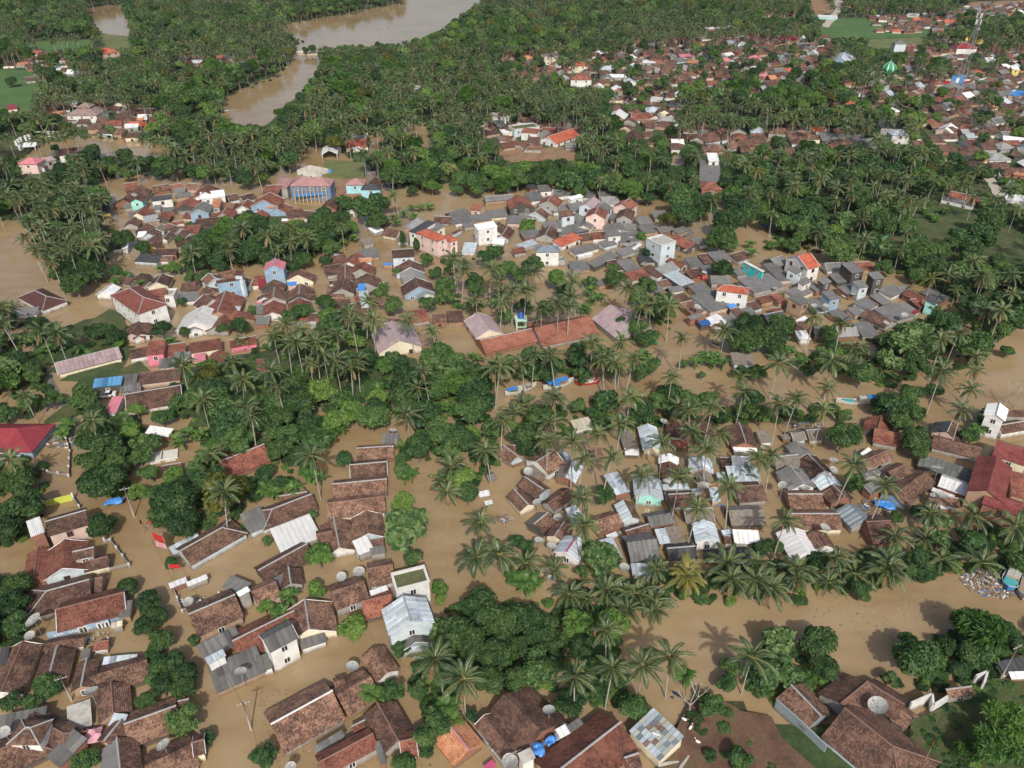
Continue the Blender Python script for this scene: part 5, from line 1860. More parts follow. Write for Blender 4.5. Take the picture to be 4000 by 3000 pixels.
CROWNS = {k: [crown_mesh(10 * i + ord(k), k) for i in range(n)] for k, n in (('d', 4), ('m', 4), ('b', 2), ('l', 2), ('y', 1), ('f', 2))}
LIMBS = {k: [limb_mesh(i + ord(k), k in 'l', k in 'l') for i in range(2)] for k in 'dmblyf'}
TNAME = {'d': 'dense_tree', 'm': 'leafy_tree', 'b': 'bright_leafed_tree', 'l': 'open_crowned_tree', 'y': 'olive_tinted_tree', 'f': 'feathery_tree'}
TDESC = {'d': 'dark dense round tree', 'm': 'mid green leafy tree', 'b': 'bright green bushy tree', 'l': 'open pale-leafed tree', 'y': 'yellowish olive tree', 'f': 'feathery green tree'}
TGROUP = {'d': 'dense dark broadleaf trees', 'm': 'leafy green trees', 'b': 'bright green trees', 'l': 'open trees with pale leaves', 'y': 'olive coloured trees', 'f': 'feathery trees'}
NT = {}
TREEAT = []
def tree_at(kind, px, py, rpx, R=None):
    if R is None:
        z = 3.0
        for _ in range(4):
            p = unproj(px, py, z); R = min(max(rpx / proj(p)[2], 1.0), 8.5); z = R * 1.15 + 0.4
    else:
        z = R * 1.15 + 0.4; p = unproj(px, py, z)
    root = empty(TNAME[kind], (p.x, p.y, 0), random.uniform(0, 6.28))
    s = R / 0.86
    k = random.randrange(len(CROWNS[kind]))
    link('crown', CROWNS[kind][k], root, (0, 0, z - 0.12 * s), scale=(s, s, s * random.uniform(0.85, 1.05)))
    link('trunk', LIMBS[kind][k % 2], root, (0, 0, z - 0.12 * s), scale=(s, s, (z + 0.6) / 1.6))
    NT[kind] = NT.get(kind, 0) + 1
    TREEAT.append((p.x, p.y, R))
    reg(root, TDESC[kind], 'tree', TGROUP[kind], at=(p.x, p.y, z))
for kind, px_, py_, rp in BTREES: tree_at(kind, px_, py_, rp)

# coconut palms
def frond_mesh(seed, a0, k, L=3.9, yellow=False, mat=None):
    r = random.Random(seed)
    pts = [Vector((0, 0, 0))]
    n = 11
    a = a0
    side = 0.0
    for i in range(n):
        a -= k * (0.35 + 1.3 * i / n) / n
        side += r.uniform(-0.02, 0.03)
        pts.append(pts[-1] + Vector((math.cos(a) * math.cos(side), math.cos(a) * math.sin(side), math.sin(a))) * (L / n))
    V, F = [], []
    tube(pts, [0.06 * (1 - 0.8 * i / n) + 0.012 for i in range(n + 1)], 3, V, F, cap=False)
    nr = len(F)
    m_ = 24
    for sgn in (-1, 1):
        for i in range(m_):
            t = 0.10 + 0.9 * i / (m_ - 1)
            q = t * n; j = min(int(q), n - 1); p = pts[j].lerp(pts[j + 1], q - j)
            d = (pts[j + 1] - pts[j]).normalized()
            lat = Vector((-d.y, d.x, 0)); lat = lat.normalized() if lat.length > 1e-3 else Vector((0, 1, 0))
            up = lat.cross(d) * -1
            if up.z < 0: up = -up
            ll = 0.80 * math.sin(math.pi * min(1, 0.16 + 0.80 * t)) ** 0.7 * r.uniform(0.85, 1.1)
            dr = (lat * sgn * 0.75 + d * 0.62 + up * 0.12).normalized()
            tip = p + dr * ll - Vector((0, 0, 1)) * ll * r.uniform(0.20, 0.5)
            mid = p + dr * ll * 0.5 + up * 0.03
            w = d * 0.075
            b0 = len(V)
            V += [tuple(p - w * 0.7), tuple(p + w * 0.7), tuple(mid + w), tuple(mid - w), tuple(tip)]
            F += [(b0, b0 + 1, b0 + 2, b0 + 3), (b0 + 3, b0 + 2, b0 + 4)]
    lm = mat or ('frond_yellow' if yellow else 'frond')
    return mesh('frond', V, F, None, mats=['rachis', lm], fmat=[0] * nr + [1] * (len(F) - nr))
FRONDS = {y: [frond_mesh(s + 40 * y, a, k, 3.9 * q, yellow=bool(y)) for s, (a, k, q) in enumerate([(1.25, 1.2, 0.85), (0.95, 1.35, 0.95), (0.60, 1.25, 1.0), (0.30, 1.15, 1.05), (0.0, 0.95, 1.0), (-0.45, 0.75, 0.9)])] for y in (0, 1)}
for y in (0, 1): FRONDS[y].append(frond_mesh(77, -0.95, 0.45, 3.2, mat='frond_dead'))
def palm_layout(seed, young=False):
    r = random.Random(seed)
    out = []
    n = (19, 17, 21, 15, 18)[seed % 5] if not young else 15
    dead = (0, 2, 1, 3, 0)[seed % 5]
    tilt = r.uniform(0, 6.28)
    for i in range(n):
        t = i / n
        idx = 0 if t < 0.14 else 1 if t < 0.30 else 2 if t < 0.50 else 3 if t < 0.70 else 4 if t < 0.88 else 5
        if young: idx = min(idx, 3)
        out.append((idx, i * 2.39996 + r.uniform(-0.2, 0.2), r.uniform(-0.12, 0.12) + 0.16 * math.cos(i * 2.4 - tilt), r.uniform(0.82, 1.12)))
    for k in range(0 if young else dead): out.append((6, tilt + 1.7 * k + r.uniform(-.3, .3), 0.0, 1.0))
    return out
def fuse(parts, name):
    """several (mesh, matrix) joined into one mesh"""
    V, F, FM, mats = [], [], [], []
    for me, M in parts:
        n = len(V)
        V += [tuple(M @ v.co) for v in me.vertices]
        mp = []
        for mm in me.materials:
            if mm.name not in mats: mats.append(mm.name)
            mp.append(mats.index(mm.name))
        for p in me.polygons:
            F.append(tuple(n + i for i in p.vertices)); FM.append(mp[p.material_index])
    return mesh(name, V, F, None, mats=mats, fmat=FM)
def frond_mat(e): return Matrix.Rotation(e[1], 4, 'Z') @ Matrix.Rotation(-e[2], 4, 'Y') @ Matrix.Scale(e[3], 4) @ Matrix.Translation((0.12, 0, 0))
LAYS = [palm_layout(i) for i in range(5)]
YLAYS = [palm_layout(50 + i, True) for i in range(2)]
PCROWN = {y: [fuse([(FRONDS[y][e[0]], frond_mat(e)) for e in lay], 'crown') for lay in LAYS] for y in (0, 1)}
YCROWN = [fuse([(FRONDS[0][e[0]], frond_mat(e)) for e in lay], 'crown') for lay in YLAYS]
def nuts_mesh():
    V, F = [], []
    r = random.Random(3)
    for i in range(9):
        bm = bmesh.new(); bmesh.ops.create_icosphere(bm, subdivisions=1, radius=0.15)
        n = len(V); a = i * 2.4; c = (math.cos(a) * 0.3, math.sin(a) * 0.3, -0.22 - 0.12 * (i % 3))
        V += [(v.co.x + c[0], v.co.y + c[1], v.co.z * 1.2 + c[2]) for v in bm.verts]
        F += [tuple(n + v.index for v in f.verts) for f in bm.faces]
        bm.free()
    return mesh('coconut_bunch', V, F, 'coconut')
NUTS = nuts_mesh()
def trunk_mesh(seed):
    """unit palm trunk: foot below the origin, top at (lean, 0, 1)"""
    r = random.Random(seed)
    V, F = [], []
    n = 8
    bend = r.uniform(0.03, 0.16); curve = r.uniform(0.6, 1.6)
    pts = [(bend * (i / n) ** curve - bend, 0, i / n * 1.12 - 0.12) for i in range(n + 1)]
    tube(pts, [0.0165 - 0.006 * i / n + (0.006 if i == 0 else 0) for i in range(n + 1)], 7, V, F)
    return mesh('trunk', V, F, 'bark_pale', smooth=True)
PTRUNK = [trunk_mesh(i) for i in range(5)]
NP = [0]
def palm_at(kind, px, py, H=None, scale=None, world_xy=None):
    if H is None:
        H = {'P': random.uniform(9.0, 12.5), 'Y': 8.0 if py < 2000 else 5.0, 'Q': 1.6, 'S': random.uniform(4.0, 5.5)}[kind]
    if kind == 'P' and py > 2250: H = random.uniform(8.0, 10.5)
    if scale is None and kind in 'PY' and 1500 < py < 2150: scale = random.uniform(0.76, 0.95)
    if kind == 'S': kind = 'P'
    p = unproj(px, py, H)
    sc = scale or random.choice((random.uniform(0.70, 0.9), random.uniform(0.88, 1.12), random.uniform(0.9, 1.12)))
    pxs = proj(p)[2]
    yel = 1 if kind == 'Y' else 0
    nm = 'young_palm' if kind == 'Q' else 'coconut_palm'
    root = empty(nm, (p.x, p.y, 0), random.uniform(0, 6.28))
    if kind == 'Q':
        lay, cm = YLAYS[0], YCROWN[random.randrange(2)]
    else:
        k = random.randrange(5)
        lay, cm = LAYS[k], PCROWN[yel][k]
        link('trunk', random.choice(PTRUNK), root, (0, 0, 0), scale=(H * 0.9, H * 0.75, H), rot=(0, 0, random.uniform(0, 6.28)))
    if pxs > 18.0:
        for e in lay:
            o = bpy.data.objects.new('frond', FRONDS[yel][e[0]])
            COL.objects.link(o); o.parent = root
            o.matrix_local = Matrix.Translation((0, 0, H)) @ frond_mat((e[0], e[1], e[2] + random.uniform(-0.06, 0.06), e[3] * sc))
    else:
        link('crown', cm, root, (0, 0, H), (random.uniform(-0.22, 0.22), random.uniform(-0.22, 0.22), 0), (sc, sc, sc))
    if kind != 'Q' and pxs > 14: link('coconut_bunch', NUTS, root, (0, 0, H))
    NP[0] += kind != 'Q'
    TREEAT.append((p.x, p.y, 3.0))
    reg(root, {'P': 'coconut palm', 'Y': 'yellow-green coconut palm', 'Q': 'low young palm'}[kind], 'palm tree', 'young palms' if kind == 'Q' else 'coconut palms', at=(p.x, p.y, H))
for kind, px_, py_ in PALMS: palm_at(kind, px_, py_)

# banana plants
def banana_leaf(seed):
    r = random.Random(seed)
    V, F = [], []
    n = 7; L = 2.4; a = r.uniform(1.0, 1.3); k = r.uniform(1.3, 2.0)
    p = Vector((0, 0, 0)); rows = []
    for i in range(n + 1):
        t = i / n
        w = 0.40 * math.sin(math.pi * min(1, 0.08 + t * 0.9)) ** 0.6 if i < n else 0.03
        rows.append((p.copy(), w * (0.25 if i == 0 else 1), a))
        a -= k / n * (0.5 + t)
        p = p + Vector((math.cos(a), 0, math.sin(a))) * (L / n)
    for q, w, a_ in rows:
        V += [tuple(q + Vector((0, -w, -0.10 * w + r.uniform(-.04, .04)))), tuple(q), tuple(q + Vector((0, w, -0.10 * w + r.uniform(-.04, .04))))]
    for i in range(n):
        b0 = i * 3
        F += [(b0, b0 + 1, b0 + 4, b0 + 3), (b0 + 1, b0 + 2, b0 + 5, b0 + 4)]
    return mesh('leaf', V, F, 'banana_leaf')
BLEAF = [banana_leaf(i) for i in range(4)]
V, F = tube([(0, 0, -1.5), (0, 0, 0.8), (0.05, 0, 1.9)], [0.17, 0.15, 0.10], 6)
BSTEM = mesh('stem', V, F, 'leaf_bright', smooth=True)
for px_, py_ in BANANAS:
    p = unproj(px_, py_, 2.6)
    root = empty('banana_plant', (p.x, p.y, 0), random.uniform(0, 6.28))
    for st in range(2 if proj(p)[2] > 9 else 1):
        ox, oy = (0, 0) if st == 0 else (random.uniform(-1.6, 1.6), random.uniform(-1.2, 1.2))
        hh = random.uniform(1.5, 2.1)
        link('stem', BSTEM, root, (ox, oy, 0), scale=(1, 1, hh / 1.9))
        for i in range(8):
            o = link('leaf', random.choice(BLEAF), root, (ox, oy, hh), (0, random.uniform(-0.25, 0.35), i * 0.8 + random.uniform(-0.3, 0.3)), [random.uniform(0.85, 1.2)] * 3)
    TREEAT.append((p.x, p.y, 2.0))
    reg(root, 'banana plant', 'banana plant', 'banana plants', at=(p.x, p.y, 2.0))
# columnar cypress-like trees and bare trees
for px_, py_ in CYPRESS:
    p = unproj(px_, py_, 4.0)
    root = empty('columnar_tree', (p.x, p.y, 0))
    link('crown', CROWNS['d'][0], root, (0, 0, 4.0), scale=(1.3, 1.3, 4.2))
    link('trunk', LIMBS['d'][0], root, (0, 0, 4.0), scale=(1.3, 1.3, 3.0))
    reg(root, 'narrow columnar dark tree', 'tree', 'columnar trees by the villa', at=(p.x, p.y, 4))
def bare_mesh(seed):
    r = random.Random(seed)
    V, F = [], []
    def grow(p, d, L, rad, lev):
        q = p + d * L
        tube([p, p.lerp(q, 0.5) + Vector((r.uniform(-1, 1), r.uniform(-1, 1), 0)) * L * 0.06, q], [rad, rad * 0.8, rad * 0.6], 4, V, F, cap=False)
        if lev == 0: return
        for k in range(3):
            nd = (d + Vector((r.uniform(-1, 1), r.uniform(-1, 1), r.uniform(-0.2, 0.6))) * 0.75).normalized()
            grow(q, nd, L * 0.68, rad * 0.6, lev - 1)
    grow(Vector((0, 0, -1)), Vector((0.05, 0, 1)), 3.2, 0.16, 3)
    return mesh('trunk', V, F, 'bark_pale')
BAREM = bare_mesh(5)
for px_, py_ in BARE:
    p = unproj(px_, py_, 1.0)
    o = link('bare_tree', BAREM, None, (p.x, p.y, 0), (0, 0, random.uniform(0, 6)), [random.uniform(0.85, 1.2)] * 3)
    reg(o, 'leafless pale grey tree', 'tree', 'leafless trees')

# ------------------------------------------------------------------ the rest of the greenery between the surveyed plants
VG = [(raster([fp([(max(-5, x), max(-5, y)) for x, y in P])]), pr, sp, sz) for P, pr, sp, sz in VEG]
cells = {}
def near_any(x, y, d):
    cx, cy = int(x // 8), int(y // 8)
    for i in (-1, 0, 1):
        for j in (-1, 0, 1):
            for (a, b_, r_) in cells.get((cx + i, cy + j), ()):
                if (x - a) ** 2 + (y - b_) ** 2 < max(d, r_ * 0.62 + d * 0.25) ** 2: return True
    return False
def put(x, y, r_): cells.setdefault((int(x // 8), int(y // 8)), []).append((x, y, r_))
for a, b_, r_ in TREEAT: put(a, b_, r_)
fill = []
def crown_clear(x, y, z, R, palm):
    """no roof, open water or field behind most of this crown, as seen from the air"""
    p = proj((x, y, z)); rp = R * p[2]
    hits = 0
    for dx, dy in ((0, 0), (-0.75, 0), (0.75, 0), (0, -0.75), (0, 0.8), (-0.5, -0.5), (0.5, -0.5)):
        X, Y = p[0] + dx * rp, p[1] + dy * rp
        if look(gH, X, Y): hits += 1
        elif look(gW, X, Y) or look(gF, X, Y): hits += 1.0
    if look(gH, p[0], p[1]): return False
    b0 = proj((x, y, 0.5))
    if look(gW, b0[0], b0[1]) or look(gF, b0[0], b0[1]): return False
    if look(gT, p[0], p[1]) and random.random() < (0.93 if palm else 0.6): return False
    return hits <= ((1.0 if y < 330 else 2.0) if palm else (0.5 if y < 200 else 1.0))
ycur = 60.0
cands = 0
for band0, band1, ntry in ((62, 120, 9000), (120, 220, 22000), (220, 400, 42000), (400, 650, 60000), (650, 960, 60000)):
    for t in range(ntry):
        y = random.uniform(band0, band1); hw = (y * cP + CAM_H * sP) * (0.70 if t % 5 else 0.95) + 6
        x = random.uniform(-hw, hw)
        palm = None
        pp = proj((x, y, 4))
        if pp[1] > 3080: continue
        g_ = None
        for gr_, pr, sp, sz in VG:
            if look(gr_, pp[0], pp[1]): g_ = (pr, sp, sz); break
        if g_ is None: continue
        pr, sp, sz = g_
        town = look(gT, pp[0], pp[1])
        if town and random.random() < 0.55: continue
        far = y > 420
        pn = pr * (1 + 0.8 * math.sin(x * 0.021 + 1.7) * math.sin(y * 0.017)) * (1.0 if y > 330 else 0.4)
        palm = random.random() < pn
        if near_any(x, y, sp * (0.85 if palm else 1.0)): continue
        if palm:
            R = 3.4; z = random.uniform(7, 11.5) if sz > 0.7 else random.uniform(5, 8)
        else:
            R = random.uniform(2.6, 5.2) * sz * (1.08 if far else 1.0) * (0.75 if town else 1.0); z = R * 1.15 + 0.4 + (random.uniform(0, 3) if far else 0)
        if not crown_clear(x, y, z, R, palm): continue
        put(x, y, R * (0.75 if palm else 1.0))
        fill.append((x, y, z, R, palm))
fill.sort(key=lambda q: q[1])
stuff_p, stuff_t = [], []
nt_d = NT.get('d', 0); nt_m = NT.get('m', 0)
for (x, y, z, R, palm) in fill:
    p = proj((x, y, z))
    inframe = -30 < p[0] < 4030 and -30 < p[1] < 3030
    if palm:
        if NP[0] < 298 and inframe: palm_at('P' if random.random() > 0.02 else 'Y', p[0], p[1], H=z)
        else: stuff_p.append((x, y, z, R))
    else:
        k = random.choices('dmblf', [34, 40, 15, 7, 4])[0]
        if NT.get(k, 0) < (296 if k in 'dm' else 150) and inframe: tree_at(k, p[0], p[1], 0, R=R)
        else: stuff_t.append((x, y, z, R))

def scatter(name, label, sets):
    """one object: copies of plants stood on points. sets: a list of (source objects, points, scales, rotations)"""
    P, S, R, T, K = [], [], [], [], []
    for t, (srcs, pts, scl, rot) in enumerate(sets):
        P += list(pts); S += list(scl); R += list(rot); T += [t] * len(pts); K += list(rng.integers(0, len(srcs), len(pts)))
    me = bpy.data.meshes.new(name)
    n = len(P)
    me.vertices.add(n); me.vertices.foreach_set('co', np.array(P, np.float32).ravel())
    for an, typ, arr in (('scl', 'FLOAT_VECTOR', S), ('rotz', 'FLOAT', R)):
        at = me.attributes.new(an, typ, 'POINT')
        at.data.foreach_set('vector' if typ == 'FLOAT_VECTOR' else 'value', np.array(arr, np.float32).ravel())
    for an, arr in (('pick', K), ('grp', T)):
        at = me.attributes.new(an, 'INT', 'POINT'); at.data.foreach_set('value', np.array(arr, np.int32))
    o = link(name, me)
    ng = bpy.data.node_groups.new(name, 'GeometryNodeTree')
    ng.interface.new_socket('Geometry', in_out='INPUT', socket_type='NodeSocketGeometry')
    ng.interface.new_socket('Geometry', in_out='OUTPUT', socket_type='NodeSocketGeometry')
    nn = ng.nodes
    gi = nn.new('NodeGroupInput'); go = nn.new('NodeGroupOutput')
    m2p = nn.new('GeometryNodeMeshToPoints'); ng.links.new(gi.outputs[0], m2p.inputs[0])
    def attr(nm, typ):
        a = nn.new('GeometryNodeInputNamedAttribute'); a.data_type = typ; a.inputs['Name'].default_value = nm
        return a.outputs['Attribute']
    final = nn.new('GeometryNodeJoinGeometry')
    for t, (srcs, pts, scl, rot) in enumerate(sets):
        iop = nn.new('GeometryNodeInstanceOnPoints')
        cmp_ = nn.new('FunctionNodeCompare'); cmp_.data_type = 'INT'; cmp_.operation = 'EQUAL'
        ng.links.new(attr('grp', 'INT'), cmp_.inputs[2]); cmp_.inputs[3].default_value = t
        ng.links.new(m2p.outputs[0], iop.inputs['Points'])
        ng.links.new(cmp_.outputs[0], iop.inputs['Selection'])
        jg = nn.new('GeometryNodeJoinGeometry')
        for s in srcs:
            oi = nn.new('GeometryNodeObjectInfo'); oi.transform_space = 'ORIGINAL'
            oi.inputs['Object'].default_value = s
            ti = nn.new('GeometryNodeGeometryToInstance')
            ng.links.new(oi.outputs['Geometry'], ti.inputs[0])
            ng.links.new(ti.outputs[0], jg.inputs[0])
        ng.links.new(jg.outputs[0], iop.inputs['Instance'])
        iop.inputs['Pick Instance'].default_value = True
        ng.links.new(attr('pick', 'INT'), iop.inputs['Instance Index'])
        ng.links.new(attr('scl', 'FLOAT_VECTOR'), iop.inputs['Scale'])
        cx = nn.new('ShaderNodeCombineXYZ'); ng.links.new(attr('rotz', 'FLOAT'), cx.inputs[2])
        ng.links.new(cx.outputs[0], iop.inputs['Rotation'])
        ng.links.new(iop.outputs[0], final.inputs[0])
    ng.links.new(final.outputs[0], go.inputs[0])
    md = o.modifiers.new('scatter', 'NODES'); md.node_group = ng
    o['kind'] = 'stuff'; o['label'] = label
    return o
def holders(meshes):
    """objects already in the scene that carry these meshes"""
    want = {m.name: None for m in meshes}
    for o in COL.objects:
        if o.type == 'MESH' and o.data.name in want and want[o.data.name] is None: want[o.data.name] = o
    return [o for o in want.values() if o]
def rot_(n): return list(rng.uniform(0, 6.28, n))
if stuff_p:
    sc_ = [random.uniform(0.85, 1.12) for _ in stuff_p]
    scatter('distant_palms', 'far-off mass of coconut palms beyond the ones that can be told apart', [
        (holders(PCROWN[0]), [(x, y, z) for x, y, z, R in stuff_p], [(s, s, s) for s in sc_], rot_(len(stuff_p))),
        (holders(PTRUNK), [(x, y, 0) for x, y, z, R in stuff_p], [(z * .9, z * .75, z) for x, y, z, R in stuff_p], rot_(len(stuff_p)))])
if stuff_t:
    scatter('distant_trees', 'far-off wood of broadleaf trees reading as one dark green mass', [
        (holders(CROWNS['d'] * 2 + CROWNS['m'] * 2 + CROWNS['f'] + CROWNS['y'] + CROWNS['b'] * 2 + CROWNS['l']), [(x, y, z) for x, y, z, R in stuff_t], [(R, R, R * random.uniform(0.85, 1.25)) for x, y, z, R in stuff_t], rot_(len(stuff_t))),
        (holders(LIMBS['d'] + LIMBS['m']), [(x, y, z) for x, y, z, R in stuff_t], [(R, R, (z + .6) / 1.6) for x, y, z, R in stuff_t], rot_(len(stuff_t)))])
# low growth under and between the trees
ug = []
for t in range(26000):
    y = 62 + 700 * random.random() ** 1.6; hw = (y * cP + CAM_H * sP) * 0.68
    x = random.uniform(-hw, hw)
    pp = proj((x, y, 0.8))
    if look(gH, pp[0], pp[1]) or look(gW, pp[0], pp[1]) or pp[1] > 3050 or (look(gF, pp[0], pp[1]) and (y > 190 or x < 10 or random.random() < (0.93 if x < 48 else 0.55))): continue
    if not look(gF, pp[0], pp[1]) and not any(look(g_, pp[0], pp[1]) for g_, *_ in VG): continue
    r_ = random.uniform(0.7, 1.7)
    ug.append((x, y, 0.3 * r_, r_))
scatter('undergrowth', 'low shrubs and weeds under and between the trees', [
    (holders(CROWNS['m'] + CROWNS['d'] + CROWNS['b']), [(x, y, z) for x, y, z, R in ug], [(R, R, R * 0.7) for x, y, z, R in ug], rot_(len(ug)))])
print('COUNTS', 'fill', len(fill), 'stuff palms', len(stuff_p), 'stuff trees', len(stuff_t), 'palms', NP[0], NT, 'ug', len(ug), 'houses', n_expl, 'far', {k: len(v) for k, v in far_mesh.items()})
# ------------------------------------------------------------------ satellite dishes, poles, boats and other things
def dish_meshes():
    V, F = [], []
    seg, rings = 20, 4
    V.append((0, 0, 0))
    for j in range(1, rings + 1):
        r = j / rings * 0.5
        for k in range(seg):
            a = 2 * math.pi * k / seg
            V.append((r * math.cos(a), r * math.sin(a), r * r * 0.75))
    for k in range(seg): F.append((0, 1 + k, 1 + (k + 1) % seg))
    for j in range(rings - 1):
        for k in range(seg):
            a = 1 + j * seg + k; b_ = 1 + j * seg + (k + 1) % seg
            F.append((a, a + seg, b_ + seg, b_))
    refl = mesh('reflector', V, F, 'dish_mesh', smooth=True)
    V, F = [], []
    for k in range(8):
        a = 2 * math.pi * k / 8
        bar((0, 0, 0.02), (0.5 * math.cos(a), 0.5 * math.sin(a), 0.20), 0.008, 3, V, F)
    ribs = mesh('rib', V, F, 'metal_grey')
    V, F = [], []
    for k in range(3):
        a = 2 * math.pi * k / 3
        bar((0.36 * math.cos(a), 0.36 * math.sin(a), 0.10), (0, 0, 0.42), 0.008, 3, V, F)
    b = boxes([(-0.03, -0.03, 0.38, 0.03, 0.03, 0.46)]); n = len(V); V += b[0]; F += [tuple(n + i for i in f) for f in b[1]]
    feed = mesh('feed_arm', V, F, 'metal_grey')
    V, F = bar((0, 0, -3.5), (0, 0, 0.0), 0.05, 6)
    mast = mesh('mast', V, F, 'metal_grey')
    return refl, ribs, feed, mast
DR, DRB, DF, DM = dish_meshes()
for px_, py_, D in DISHES:
    D *= 0.85
    h = 2.3 if look(gH, px_, py_) == 0 else 4.2
    p = unproj(px_, py_, h)
    root = empty('satellite_dish', (p.x, p.y, 0), random.uniform(0, 6.28))
    tl = random.uniform(0.1, 0.42)
    for nm, me in (('reflector', DR), ('rib', DRB), ('feed_arm', DF)):
        link(nm, me, root, (0, 0, h), (tl, 0, 0), (D, D, D))
    link('mast', DM, root, (0, 0, h))
    reg(root, 'large pale grey satellite dish' if D > 2.5 else 'pale grey satellite dish', 'satellite dish', 'satellite dishes on poles above the flood', at=(p.x, p.y, h))
V, F = tube([(0, 0, -1.5), (0, 0, 9)], [0.16, 0.10], 8)
UPM = mesh('post', V, F, 'pole_concrete', smooth=True)
V, F = boxes([(-0.9, -0.06, 8.3, 0.9, 0.06, 8.42)])
CROSS = mesh('crossarm', V, F, 'metal_grey')
V, F = [], []
for xx in (-0.8, -0.3, 0.3, 0.8):
    tube([(xx, 0, 8.42), (xx, 0, 8.62)], [0.06, 0.04], 6, V, F)
INSUL = mesh('insulator', V, F, 'frame_white')
ptops = []
for px_, py_, h in POLES:
    p = unproj(px_, py_, 0)
    root = empty('utility_pole', (p.x, p.y, 0), 0.4)
    s = h / 9.0
    for nm, me in (('post', UPM), ('crossarm', CROSS), ('insulator', INSUL)): link(nm, me, root, (0, 0, 0), (0, 0, 0), (1, 1, s))
    ptops.append(Vector((p.x, p.y, 8.5 * s)))
    reg(root, 'grey concrete utility pole', 'utility pole', 'utility poles', at=(p.x, p.y, 4))
def cable(a, b_, sag, desc):
    pts = [a.lerp(b_, t / 12) - Vector((0, 0, sag * 4 * (t / 12) * (1 - t / 12))) for t in range(13)]
    V, F = tube([p - a for p in pts], [0.025] * 13, 3, cap=False)
    o = link('overhead_cable', mesh('overhead_cable', V, F, 'black'), None, tuple(a))
    reg(o, desc, 'cable', 'overhead cables', at=tuple((a + b_) / 2), label=desc)
if len(ptops) >= 4:
    cable(W(2, 0, 116, 115, 0) + Vector((0, 0, 7)), W(3, 0, 217, 133, 0) + Vector((0, 0, 6)), 1.2, 'thin black cable strung along the flooded street between two poles')
    cable(W(3, 0, 217, 133, 0) + Vector((0.5, 0, 6)), W(3, 1, 30, 165, 0) + Vector((0, -8, 6)), 0.6, 'thin black cable running off the lower edge over the flooded street')
    cable(W(3, 3, 200, 91, 0) + Vector((0, 0, 8)), W(3, 3, 140, 150, 0) + Vector((0, -6, 6.5)), 0.8, 'thin black cable over the grassy corner from the lone pole')
    cable(W(3, 3, 200, 91, 0) + Vector((0.6, 0, 8)), W(3, 3, 222, 80, 0) + Vector((3, 0, 7)), 0.3, 'short black cable from the lone pole to the navy roof')

# boats ---------------------------------------------------------
def hull(Lb, Wb, D, sheer, mat, n=12):
    V, F = [], []
    m_ = 7
    for i in range(n + 1):
        t = i / n * 2 - 1
        w = Wb / 2 * max(0.03, (1 - abs(t) ** 2.4) ** 0.75)
        zk = -D * 0.45 * (1 - abs(t) ** 3)
        zt = D * 0.5 + sheer * abs(t) ** 2.5
        for j in range(m_):
            a = math.pi * j / (m_ - 1)
            V.append((t * Lb / 2, -w * math.cos(a), zt + (zk - zt) * math.sin(a) ** 0.6))
    for i in range(n):
        for j in range(m_ - 1):
            a = i * m_ + j
            F.append((a, a + 1, a + m_ + 1, a + m_))
    return mesh('hull', V, F, mat, smooth=True)
def boat(a, b_, width, hullm, parts, label, name='fishing_boat', outrig=False):
    A, B = a, b_
    L = (B - A).length; mid = (A + B) / 2; rz = math.atan2((B - A).y, (B - A).x)
    root = empty(name, (mid.x, mid.y, 0.25), rz)
    D = 1.1 if L > 6 else 0.6
    link('hull', hull(L, width, D, 0.9 if L > 6 else 0.3, hullm), root)
    dk = [(-L * 0.38, -width * 0.36, D * 0.28, L * 0.38, width * 0.36, D * 0.36)]
    V, F = boxes(dk); link('deck', mesh('deck', V, F, 'deck'), root)
    V, F = [], []
    n = 10
    for sgn in (-1, 1):
        pts = []
        for i in range(n + 1):
            t = i / n * 2 - 1
            pts.append((t * L / 2, sgn * width / 2 * max(0.03, (1 - abs(t) ** 2.4) ** 0.75), D * 0.5 + (0.9 if L > 6 else 0.3) * abs(t) ** 2.5 + 0.03))
        tube(pts, [0.07] * (n + 1), 4, V, F)
    link('gunwale', mesh('gunwale', V, F, 'boat_white'), root)
    for nm, mat, (x0, x1, w, z0, z1) in parts:
        V, F = boxes([(x0 * L, -w / 2 * width, z0, x1 * L, w / 2 * width, z1)])
        if nm == 'awning':
            V = [(v[0], v[1], v[2] + 0.25 * (1 - (v[1] / (w / 2 * width + 1e-6)) ** 2)) for v in V]
        link(nm, mesh(nm, V, F, mat), root)
    V, F = bar((L * 0.1, 0, 0.4), (L * 0.1, 0, 3.0), 0.05, 5)
    if L > 6: link('mast', mesh('mast', V, F, 'wood_pale'), root)
    reg(root, label, 'boat', 'boats moored in the flood', label=label)
    return root
boat(W(2, 2, -6, 11), W(2, 2, 21, 3), 1.7, 'boat_white', [('cabin', 'boat_white', (-0.1, 0.12, 0.6, 0.4, 1.5)), ('awning', 'tarp_blue', (-0.42, -0.14, 0.85, 1.5, 1.6)), ('awning', 'sheet_cream', (0.16, 0.33, 0.8, 1.3, 1.4))],
     'white wooden boat with a blue awning, first of the three boats in the channel')
boat(W(2, 2, 27, 6), W(2, 2, 53, -1), 1.7, 'boat_white', [('awning', 'tarp_blue', (-0.36, 0.30, 0.95, 1.7, 1.85)), ('cabin', 'boat_blue', (-0.2, 0.0, 0.6, 0.4, 1.6))],
     'boat almost wholly under a long blue awning, between the other two in the channel')
boat(W(2, 2, 55, 1), W(2, 2, 76, -1), 1.5, 'boat_red', [('cabin', 'red', (-0.35, -0.15, 0.6, 0.4, 1.3)), ('locker', 'boat_white', (0.0, 0.2, 0.6, 0.4, 1.0)), ('awning', 'sheet_white', (-0.1, -0.02, 0.7, 1.2, 1.3))],
     'low red and white boat without an awning, beside the two blue covered boats')
